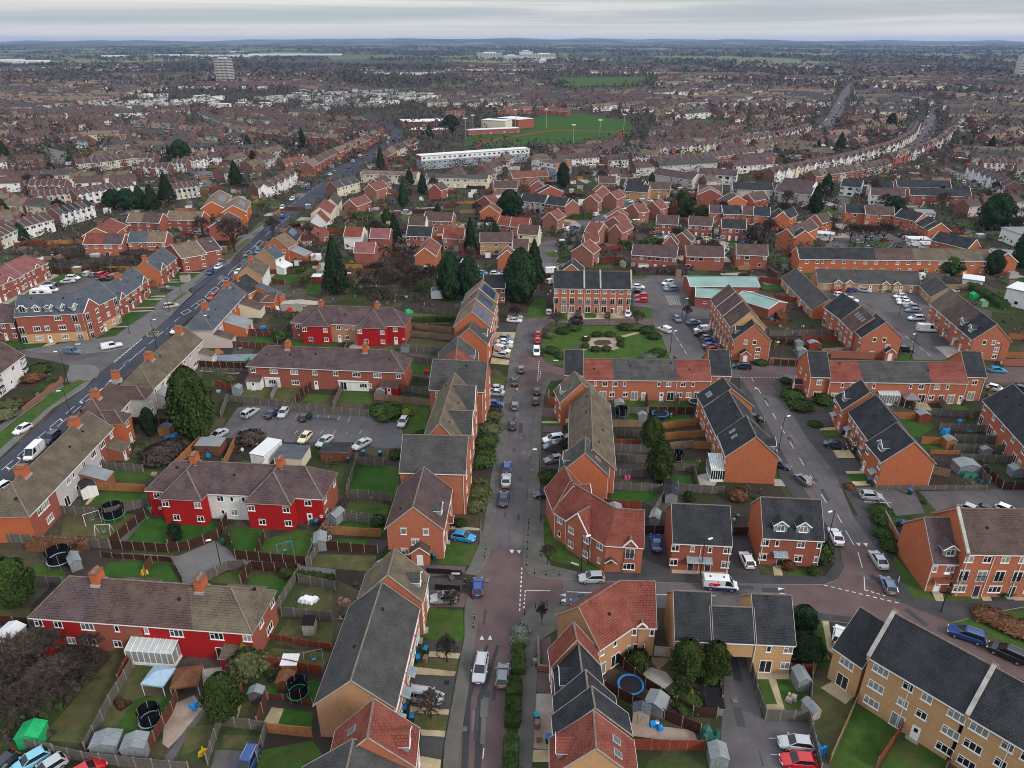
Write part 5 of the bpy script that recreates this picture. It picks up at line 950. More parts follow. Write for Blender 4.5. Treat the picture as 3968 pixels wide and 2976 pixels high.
HG('red-tiled gabled wing behind the angled red houses','3',(225,900),(700,850),6,5.5,rise=4.0,rm=RR,x=[('wg',.3,.75,.6,False,None,None,0,RR)],lint=False)
HX('pair of semi-detached houses with dark tiled roof and grey door canopies behind the white van','C',(1035,165),(1418,183),8.6,5.5,rise=3.9,rm=RD,f='n..w..w..n/n..D..D..n',x=[('po','f',.37,1.9,'flat'),('po','f',.6,1.9,'flat'),('dp',(.49,.99))],side=BR,wall=BR,name='semi_detached_house',cat='semi-detached house')
HX('detached brick house with two pale blue dormers in its dark roof','C',(1630,130),(2025,150),8.6,5.5,rise=4.2,rm=RD,f='n.w...n..w/n..D..n..w',x=[('dr','f',.28,2.0,0,RD),('dr','f',.66,2.0,0,RD),('po','f',.33,2.2,'flat'),('dp',(.01,.99))],side=BFO,wall=BR,name='detached_house',cat='detached house')
CH('curving red-roofed terrace at the corner in front of the dark blue car','4',[(720,715),(1075,472),(1330,478)],7.6,5.5,rise=4.0,rm=RR,f=['.w....w....../.f....f....w','w..w/.f..'],lint=False,x=[('wg',.3,.55,.1,False,None,None,1,RR)],wall='brick_buff',side='brick_buff')
HG('red-tiled end house of the curving terrace with brick paved yard on its left','4',(228,905),(715,880),(720,700),5.5,rise=4.0,rm=RR,b='n.n/n.n',side=BFO)
HG('dark-tiled terrace between the two red-tiled roofs left of the blue trampoline','4',(285,1230),(768,1225),(748,880),5.0,rise=3.7,rm=RD,f='n.w.n/f.w.f',b='n.n.n/d.n.d',x=[('dr','b',.3,2.6,0,RD)])
HG('long dark-tiled terrace with a grey slope beside the beige cabinet shed','4',(262,1660),(1055,1640),(1045,1420),5.5,rise=4.2,rm=RD,f='n.w.n/f.w.f',b='n.n.n/d.n.d')
HG('lower dark-tiled terrace house touching the long dark terrace with the yellow ridge moss','4',(268,1440),(905,1440),(800,1235),5.2,rise=4.0,rm=RD,f='n.w/f.w',b='n.n/d.n')
HG('red-roofed house with two roof windows and a side dormer at the bottom centre','C',(240,1700),(790,1720),(762,1480),6.0,rise=4.2,rm=RR,f='n.n/f.n',b='n.n/n.n',x=[('dr','b',.55,2.2,0,RR),('sk','f',.25,.45),('sk','f',.62,.45)],side=BY)
HX('left part of the buff arch house, with a satellite dish at its eaves','C',(1050,800),(1290,812),8.4,5.4,rise=4.0,rm=RD,f='n.w./....',wall=BY,side=BY,lint=False,x=[('dish',.55)],name='terraced_house')
HX('middle part of the buff brick house spanning the drive arch','C',(1292,812),(1575,824),5.9,5.4,rise=2.8,rm=RD,f='',wall=BY,lint=False,x=[],name='terraced_house',zb=2.6)
HX('right part of the buff brick house with garden doors onto a paved path','C',(1578,824),(1835,835),8.4,5.4,rise=4.0,rm=RD,f='.w.n/.f.n',wall=BY,side=BY,lint=False,x=[('dp',(.02,))],name='terraced_house')
HX('small dark-roofed end house beside the white car at the yellow brick town houses','D',(570,855),(757,985),8.6,5.5,rise=4.0,rm=RD,f='.W./.f.',wall=BY,side=BY,lint=False)
HX('three-storey yellow brick town house block between two stone-topped party walls','D',(800,915),(1425,1285),8.8,8.0,rise=3.9,rm=RD,f='.W..n.n..W/.W..n.n..W/.W..f.d..W',wall=BY,side=BY,lint=False,st=3,x=[('pp',.0),('dp',(.47,))],name='town_house',cat='town house')
HX('nearest three-storey yellow brick town house block at the right edge','D',(1450,1300),(2100,1685),8.8,8.0,rise=3.9,rm=RD,f='.W..n.n..W/.W..n.n..W/.W..f.d..W',wall=BY,side=BY,lint=False,st=3,x=[('pp',.0),('dp',(.47,))],name='town_house',cat='town house')
HX('brick house with one pale blue dormer and a red door canopy at the right','D',(1218,300),(1420,303),9.5,5.6,rise=4.4,rm=RP,f='w.n./.d.n',x=[('dr','f',.55,2.0,0,RP),('po','f',.4,2,'flat',RR),('dp',(.01,))],side=BFO,name='detached_house',cat='detached house')
HX('three-storey brown-roofed town houses with balcony windows at the right edge','D',(1440,237),(2400,252),9.5,8.2,rise=4.2,rm=RB,f='n.n.n.n.n.n.n.n./J.J.J.J.J.J.J.J./W.D.W.D.W.D.W.D.',side=BFO,st=3,x=[('dp',(.02,.2,.4)),('pp',0.0)],name='town_house',cat='town house')
HX('red-painted terrace with a white middle and two hipped projecting bays in the left estate','E',(968,1266),(2122,1322),7.6,5.5,rise=3.5,hip=(1,1),rm=RP,wall=[(.34,'paint_red'),(.60,WR),(1,'paint_red')],f='.n..........n.w.w.n........n../.o..........d.n...n........d.o',r='n.n/n..',lint=False,x=[('wg',.115,.345,2.2,True,'paint_red','n...n/.n..n'),('wg',.60,.845,2.2,True,'paint_red','n...n/.n..n'),('ch',.235,1.1,.3),('ch',.735,1.1,.3)],side=BR,name='terraced_house')
HX('partly red-painted brick terrace with the clear-roofed lean-to at its back','A',(205,652),(1652,757),7.6,5.5,rise=3.6,hip=(1,1),rm=[(.26,RP),(.74,RB),(1,'roof_moss')],wall=[(.235,'paint_red'),(.5,BR),(1,'paint_red')],f='n.n..W..w..w..W...W..n/d..n.W..n.d........f..d',r='.n.n/..W.',lint=False,side=BR,x=[('ch',.26,1.1,0),('ch',.74,1.1,0),('lean','f',.0,.095,2.0,2.2,'paint_red','roof_moss','d'),('lean','f',.87,.985,1.8,2.2,'paint_red','roof_moss','d'),('lean','b',.62,.80,3.5,3.0,'paint_red',RB,''),('lean','b',.1,.28,3.5,3.0,'paint_red','roof_moss','')],name='terraced_house')
HX('far red-painted terrace with two hipped bays and a brick middle','F',(50,163),(795,190),7.6,5.5,rise=3.5,hip=(1,1),rm=RP,wall=[(.34,BR),(.60,'brick_buff'),(1,'paint_red')],f='.n..........n.w.w.n........n../.o..........d.n...n........d.o',lint=False,x=[('wg',.115,.345,2.2,True,'paint_red','n...n/.n..n'),('wg',.60,.845,2.2,True,'paint_red','n...n/.n..n'),('ch',.235,1.1,.3),('ch',.735,1.1,.3)],side=BR,name='terraced_house')
HX('brown brick terrace with a white painted ground floor in the middle, two chimneys','E',(1630,450),(2660,492),7.6,5.5,rise=3.5,hip=(1,1),rm=RP,wall=BR,f='n.W.W.n.n.W.W.n/..W.W.d..W.W.d.',lint=False,side=BR,x=[('ch',.24,1.1,0),('ch',.74,1.1,0),('lean','f',.0,.09,2,2.2,WR,RB,'d'),('lean','f',.86,.97,2,2.2,'paint_red',RB,'d'),('lean','f',.1,.2,.15,2.4,WR,'roof_white','W'),('lean','f',.58,.77,.15,2.4,WR,'roof_white','f.W')],name='terraced_house')
HX('long mossy terrace with grey render and brick walls beside the white panel van','1',(362,1655),(1452,520),7.6,5.5,rise=3.5,hip=(1,0),rm='roof_moss',wall=[(.27,BR),(.8,'grey_render'),(1,BR)],f='.nW...nw.n.W.W.n/..W..f.d.W..W.W.',lint=False,side='brick_bright',x=[('ch',.24,1.7,0),('ch',.83,1.5,0),('lean','f',.52,.62,4.5,2.1,BR,'roof_felt',''),('lean','f',.87,.98,3.0,2.1,BR,'roof_moss','d.w')],name='terraced_house')
HX('brick and grey-render hipped terrace beside the two white cars on the main road','2',(110,1530),(497,1110),7.4,5.5,rise=3.5,shift=3,hip=(1,1),rm=RB,wall=[(.45,'brick_bright'),(1,'grey_render')],f='...n../..n...',lint=False,side='brick_bright',x=[('wg',.0,.24,3,True,'brick_bright','n/d'),('wg',.72,1.,3,True,'grey_render','n/n'),('ch',.34,1.2,0),('ch',.97,.9,0)],name='terraced_house')
HX('cream, red and pink terrace with mossy roof behind the big conifer','2',(505,1082),(1145,455),7.6,5.5,rise=3.5,hip=(1,0),rm='roof_moss',wall=[(.3,'cream_render'),(.55,'paint_red'),(1,'pink_render')],f='w.W.W.w..w.n..w./n...W.....n.W.f.',lint=False,side='cream_render',x=[('ch',.3,1.6,0),('ch',.88,1.4,0),('lean','f',.02,.16,4,2.4,'grey_render','roof_felt','n.w'),('lean','f',.88,.98,3.2,2.2,'pink_render','roof_moss','d.w')],name='terraced_house')
HX('slate-roofed terrace with a pink-render hipped end and brick rest on the main road','6',(745,1425),(1165,967),7.6,5.5,rise=3.5,hip=(1,0),rm='roof_slate',wall=[(.27,'pink_render'),(1,'brick_bright')],f='..nn..W.n.w.nW.n/......W.........',lint=False,side='pink_render',x=[('ch',.25,1.4,0),('ch',.9,1.4,0),('lean','f',.0,.12,4.5,2.4,'pink_render',RB,'w'),('lean','f',.28,.5,6,2.4,'brick_bright','roof_felt','W.d'),('lean','f',.78,.95,6,2.6,'cream_render',RB,'w')],name='terraced_house')
HG('orange gable-ended house with dark roof and a long dark-roofed rear wing','6',(835,935),(1200,965),(1272,852),5.4,rise=3.4,rm=RD,side='brick_bright',wall='brick_bright',f='n.n/..',lint=False,x=[('lean','f',.55,.95,8,3.6,'brick_bright','roof_slate',''),('ch',.3,.9,0)])
HX('low brick outbuilding with dark roof and white gable behind the orange gable house','6',(1380,1065),(1545,1068),7,3.0,rise=1.7,rm=RB,wall='brick_bright',f='n',r='n.n',lint=False)
HX('hipped low brick rear building below the dark slate wing','6',(1205,1010),(1370,1070),5,3.0,rise=1.5,rm=RB,wall='brick_bright',lint=False)
HG('tan gable-ended grey-roofed house with white front beyond the orange gable','6',(1045,745),(1390,745),(1480,600),5.4,rise=3.4,rm='roof_moss',side='brick_buff',wall=WR,f='n.n.n/n.d.n',lint=False,x=[('ch',.6,1.0,0)])
HG('larger tan gable-ended house with dark slate roof on the bend of the terraces','6',(1290,490),(1560,512),(1607,450),5.6,rise=3.4,rm='roof_slate',side='brick_buff',wall=WR,f='n/d',lint=False,x=[('ch',.5,1.0,0),('lean','f',.0,1,3,2.3,WR,'roof_white','W')])
HG('bright orange gable house with small upper window and brown tiled roof','6',(1430,352),(1722,368),(1822,300),5.6,rise=3.6,rm='roof_tan',side=BFO,wall='brick_bright',l='..n/...',f='n.n/f.n',lint=False,x=[('lean','f',.1,.9,6,2.5,'brick_bright','roof_felt','')])
HG('dark-roofed house with solar panels next to the bright orange gable house','6',(1600,250),(1815,305),(1890,195),5.6,rise=3.4,rm=RD,side=BR,wall=BR,f='n.n/f.n',lint=False,x=[('sol','f',.4,.95,.1,.8)])
HG('red-tiled hipped bungalow on the right-hand side of the main road','6',(1700,135),(1975,195),(2060,110),3.2,rise=3.2,hip=(1,1),rm='roof_bright',side=BR,wall=BR,lint=False,x=[('lean','f',.1,.9,6,2.6,BR,RR,'W')])
HG('red mansard-like bungalow with white walls above the red-tiled hipped one','7',(0,215),(125,215),(165,190),3.4,rise=4,rm=RR,side=WR,wall=WR,l='.W.n',lint=False)
HG('terraced pair with pinkish gable and red roof on the main road bend','7',(40,110),(150,150),(190,90),5.3,rise=3,rm=RR,side='cream_render',wall='cream_render',f='n.n/n.n',lint=False)
HG('grey-roofed terrace pair behind the red roof on the main road bend','7',(130,60),(205,85),(238,40),5.3,rise=3,rm=RG,side='cream_render',wall='cream_render',f='n.n/n.n',lint=False)
bldI=CH('three-storey L-shaped block of flats in red brick over a yellow brick ground floor','5',[(190,1085),(1060,1040),(1500,825)],9.0,8.2,rise=4.2,rm='roof_slate',wall=BR,band=(2.7,BY),f=['.......W..J./J..W.n..W..J./J..W.d..W..J.','J.n.n..n..J/J.n.n..n..J/J..n.d..n.J'],st=3,x=[('dr','f',.12,2.2,0,'roof_slate','J'),('dr','f',.33,2.0,0,'roof_slate'),('dr','f',.5,1.6,0,'roof_slate'),('wg',.0,.42,.6,False,BR,'J.n/J.n/J.n',1,'roof_slate'),('dr','f',.55,1.6,1,'roof_slate'),('dr','f',.72,1.8,1,'roof_slate'),('dr','f',.9,1.8,1,'roof_slate')],name='block_of_flats',cat='flats')
HX('purple-roofed two-storey house at the left edge joined to the flats','5',(-260,1150),(178,1172),8,5.4,rise=3.6,rm=RP,wall=BR,f='n.n.n.n/n.d.d.n',x=[('po','f',.55,1.8,'gab',RP)])
HX('slate-roofed two-storey terrace with dark porch canopies next to the L-shaped flats','5',(1530,882),(1922,600),8,5.4,rise=3.6,rm='roof_slate',wall=BR,f='n.nn.nn.nn.n/n.d.d..d.d.n',x=[('po','f',.3,1.6,'gab',RD),('po','f',.4,1.6,'gab',RD),('po','f',.74,1.6,'gab',RD),('po','f',.84,1.6,'gab',RD),('wg',.06,.2,.12,False,None,None,0,'roof_slate'),('wg',.78,.94,.12,False,None,None,0,'roof_slate'),('ch',.5,.9)])
HX('slate-roofed pair with orange side wall across the lane from the flats','5',(2065,502),(2290,325),8.3,5.4,rise=3.6,rm='roof_slate',wall=BR,f='n.nn.n/n.d.d.n',side=BFO,x=[('po','f',.35,1.6,'gab',RD),('po','f',.55,1.6,'gab',RD),('wg',.1,.32,.12,False,None,None,0,'roof_slate'),('ch',.05,.9)])
HX('pink-roofed two-storey terrace left of the rear car park, nearer half','5',(-150,745),(275,562),8.3,5.4,rise=3.6,rm='roof_pink',wall=BR,f='n.n.n.n.n.n/n.d.d..d.d.n',x=[('wg',.55,.72,.12,False,None,None,0,'roof_pink'),('po','f',.7,1.6,'gab',RR),('po','f',.45,1.6,'gab',RR)])
HX('pink-roofed two-storey terrace left of the rear car park, farther half','5',(280,545),(612,388),8.3,5.4,rise=3.6,rm='roof_pink',wall=BR,f='n.n.n.n.n.n/n.d.d..d.d.n',hip=(0,1),x=[('wg',.5,.66,.12,False,None,None,0,'roof_pink'),('po','f',.4,1.6,'gab',RR),('po','f',.78,1.6,'gab',RR)])
HX('white-rendered bay-fronted semi with red roof at the left edge','E',(-40,525),(150,382),8,5.4,rise=3.4,rm=RB,wall=WR,f='b..n.b/b.d..b',side=WR,lint=False)
for lb,a,b2,rmm,ff,wl_ in (
 ('brick pair with half pink, half brown roof in the row by the big conifers',('I',(833,780)),('I',(1050,787)),[(.45,'roof_tan'),(1,RB)],'n.n.n.n/n.W.W.d',BR),
 ('brick pair with plain brown roof and white doors near the big bare tree',('I',(1095,765)),('I',(1322,772)),'roof_tan','n.n.n.n/d.W.W.d',BR),
 ('brick pair with red and purple roof above the scrub behind the rear car park',('5',(1080,147)),('5',(1580,152)),[(.5,RR),(1,RP)],'n.n.nn.n/n.n.f..n','brick_orange'),
 ('brick pair with slate blue and brown roof and a lean-to porch',('5',(1655,128)),('5',(2145,122)),[(.5,'roof_slate'),(1,'roof_tan')],'n.n.nn.n/n.n.f..W','brick_orange')):
 HX(lb,a[0],a[1],(b2[0],)+b2[1],7.5,5.3,rise=3,rm=rmm,wall=wl_,f=ff,lint=False,side=BR,lod=1,name='semi_detached_house',cat='semi-detached house')
for lb,v,p1,p2,p3,rmm,wl_ in (
 ('orange gabled house with brown roof left of the pair with the pink roof','I',(585,850),(740,870),(835,805),RR,'brick_bright'),
 ('brown-roofed house with cream front near the slate-roofed pair','6',(130,370),(345,505),(495,350),'roof_tan',BR),
 ('dark purple-roofed bungalow behind the lamp and big bare tree','6',(360,330),(570,440),(745,330),RP,BR),
 ('orange gabled house with roof panels below the white houses, nearer of two','I',(1480,690),(1620,715),(1650,650),'roof_tan','brick_bright'),
 ('orange gabled house with roof panels below the white houses, farther of two','I',(1355,655),(1475,690),(1525,610),'roof_tan','brick_bright'),
 ('purple-roofed brick house directly behind the big bare tree','I',(1405,790),(1540,815),(1590,760),RP,BR)):
 HG(lb,v,p1,p2,p3,5.3,rise=3,rm=rmm,wall=wl_,f='n.n/n.n',side=wl_,lint=False,lod=1,x=[('sol','f',.3,.7,.2,.7)] if 'panels' in lb else [('ch',.3,.8)],name='semi_detached_house',cat='semi-detached house')
HX('three-storey brick town houses with dark roof and party wall copings facing the green','G',(245,190),(742,196),8.6,7.9,rise=3.9,rm=RD,wall='brick_orange',f='n.n.n.n.n.n.n.n.n.n/J.J.J.J.J.J.J.J.J.J/D.f.f.D.f.D.f.D.f.D',st=3,x=[('pp',.39),('pp',.6),('pp',1.0),('dp',(.01,.2,.4,.6,.8,.99))],name='town_house',cat='town house')
HX('brick terrace with red and dark roof sections backing on gardens below the green','G',(432,776),(1252,782),7.6,5.4,rise=3.2,rm=[(.235,RR),(.735,RG),(1,RR)],wall='brick_orange',f='..w.n.n.w......w.n..n.w.../....f.n..n.f.d...d.f.n.n.f.d',lint=True,x=[('dp',(.0,.235,.735,1))])
HX('left end house of the garden-backed terrace, with dark roof','G',(312,746),(430,748),9.5,6.2,rise=4,rm=RD,f='.n./...',x=[('dp',(.98,))],side=BFO);HX('right end house of the garden-backed terrace, with dark roof','G',(1252,748),(1381,750),9.5,6.2,rise=4,rm=RD,f='.n./...',x=[('dp',(.98,))],side=BFO)
HX('brick terrace with red and dark roof sections behind the white conservatory','H',(580,787),(1462,800),7.6,5.4,rise=3.2,rm=[(.235,RR),(.735,RG),(1,RR)],wall='brick_orange',f='..w.n.n.w......w.n..n.w.../.f....n..n.f.d...d.f.n.n.f.d',x=[('dp',(.0,.235,.735,1))])
HX('left end house with porch of the terrace behind the white conservatory','H',(455,757),(578,760),9.5,6.2,rise=4,rm=RD,f='.n./.f.',l='.m.m./n...n',x=[('dp',(.02,)),('po','l',.5,2.4,'por',RD)],side=BFO);HX('right end house of the terrace behind the white conservatory','H',(1458,757),(1582,760),9.5,6.2,rise=4,rm=RD,f='.n./.f.',x=[('dp',(.98,))],side=BFO)
HX('three-storey terrace with stepped brown roofs right of the green','G',(1257,262),(1386,440),8.8,8,rise=4.2,rm=[(.33,RB),(.66,RP),(1,RB)],wall='brick_orange',f='nnnnnnn/JJJJJJJ/dndndnd',st=3,side=BY,x=[('pp',.33),('pp',.66)],name='town_house',cat='town house')
HG('gable-ended house with hipped porch at the corner right of the green','G',(1405,522),(1637,530),6,5.8,rise=4.2,rm=RD,l='..m.m.../.....n../..D..n..',b='n.n/n.n',x=[('dr','b',.5,2,0,RD),('po','l',.32,2.8,'por',RD),('dp',(.02,))],side='brick_orange')
HG('brick gable house with two roof windows above the back gardens','G',(1212,952),(1520,948),5.5,5.6,rise=4.0,rm=RD,b='n.n/n.n',x=[('sk','b',.4,.3),('sk','b',.6,.3)],side=BFO)
HX('long dark-roofed terrace overlooking the fenced gardens, facing the right street behind','G',(1214,962),(1340,1230),8.8,5.5,rise=4.0,rm=RD,f='n.w.n.n.w.n/f.n.f.f.n.f',b='n.w.n.n.w.n/d.n.d.d.n.d')
HG('big plain orange gable-ended house with the white conservatory','G',(1358,1270),(1687,1282),8,5.8,rise=4.2,rm=RD,b='n..n/w..n',f='n.n/d.n',x=[('dr','f',.3,2.2,0,RD),('sk','b',.5,.4),('sk','b',.75,.4)],side=BFO)
HG('brick gable house at the far end of the terrace across the right street','H',(668,972),(950,988),6,5.8,rise=4.2,rm=RD,b='n.n/n.n',x=[('dr','b',.5,2.2,0,RD),('po','b',.3,1.8,'flat')],side=BFO)
HX('long dark-roofed terrace with door canopies across the right street','H',(707,988),(888,1243),8.8,5.5,rise=4.0,rm=RD,f='n.w.n.n.w.n.n/d.n.d.n.d.n.',x=[('po','f',.1,1.6,'flat'),('po','f',.4,1.6,'flat',RB),('po','f',.7,1.6,'flat',RB),('dp',(.3,.6,.9))])
HG('big plain orange gable end with one pale blue dormer across the right street','H',(920,1308),(1250,1313),7,5.8,rise=4.2,rm=RD,b='n..n/d..n',x=[('dr','b',.45,2.2,0,RD),('po','b',.7,1.8,'flat'),('dp',(.01,))],side=BFO)
HX('dark-roofed terrace cut by the right edge with many rear garden doors','q',(978,285),(1620,990),9,5.5,rise=4.1,rm=RD,f='n.n.n.n.n.n.n.n./f.fn.f.fn.fn.f.f')
HX('dark-roofed two-storey houses left of the court car park, farther part','0',(258,640),(345,706),8.8,5.4,rise=4,rm=RD,f='n.n.n/f.n.f',lod=1);HX('brown-roofed houses with four roof windows left of the court car park','0',(346,708),(403,768),8.8,5.6,rise=4.0,rm=RB,f='n.n.n/f.n.f',side=BFO,x=[('sk','f',.25,.6),('sk','f',.42,.6),('sk','f',.6,.6),('sk','f',.78,.6)])
HG('gable-ended house with porch at the mouth of the court car park','0',(450,795),(650,798),6,5.8,rise=4.2,rm=RD,l='..m.m.../.....n../..n..D..',b='n.n/n.n',x=[('po','l',.72,2.8,'por',RD),('dp',(.98,))],side='brick_orange')
HX('row of brown-roofed houses with two pale dormers right of the court car park','0',(795,622),(1012,806),9,5.6,rise=4.3,rm=[(.3,'roof_moss'),(.7,RB),(1,RD)],f='n.nn.nn.n.n.n/f.dn.dn.d.d.n',x=[('dr','f',.68,1.9,0,RG),('dr','f',.86,1.9,0,RG),('po','f',.25,1.6,'flat',RB),('po','f',.5,1.6,'flat',RB),('po','f',.72,1.6,'flat')],r='..m.m.../.....n../..D..n..')
HX('long grey-roofed bungalow terrace closing the court car park','0',(222,515),(742,527),8,2.9,rise=3.2,rm=RG,f='.n.n..d.n.d.n.n.d.d.',wall='brick_buff',lint=False,st=1,x=[('wg',.16,.23,.5,False,None,'n'),('wg',.27,.34,.5,False,None,'n'),('wg',.63,.69,.5,False,None,'n'),('wg',.74,.8,.5,False,None,'n')],name='bungalow_terrace',cat='bungalows')
HX('grey-roofed bungalow wing left of the court car park','0',(38,492),(197,655),8.5,2.9,rise=3.2,rm=RG,f='n.d.n.d.n.',wall='brick_buff',lint=False,st=1,side='brick_bright',name='bungalow_terrace',cat='bungalows')
HX('grey-roofed bungalow wing slanting to the right of the court car park','0',(742,530),(800,590),8,2.9,rise=3.2,rm=RG,f='.n.n.',wall='brick_buff',lint=False,st=1,name='bungalow_terrace',cat='bungalows')
HX('long orange brick two-storey block with dark roof across the upper right','0',(128,396),(1110,407),8.5,5.2,rise=2.9,rm=[(.4,RD),(.6,RB),(1,'roof_moss')],f='.n.nw.n.n.w.n.n.w.n.n.n.w.n.n.w.n.n./n..n.n..n.n..n.n..n.n..n.n..n.n..n.',wall=BFO,lint=False,lod=1,name='block_of_flats',cat='flats')
HG('orange gable block at the right end of the long two-storey block','0',(1112,410),(1236,412),5,5.2,rise=3,rm=RD,wall=BFO,lod=1,name='block_of_flats',cat='flats')
def CR(v,tail,nose,kind,color,label,**k):
 a=G(v,tail,.7);b=G(v,nose,.7);car(v,((tail[0]+nose[0])/2,(tail[1]+nose[1])/2),math.degrees(math.atan2(b.y-a.y,b.x-a.x)),kind,color,label,**k)
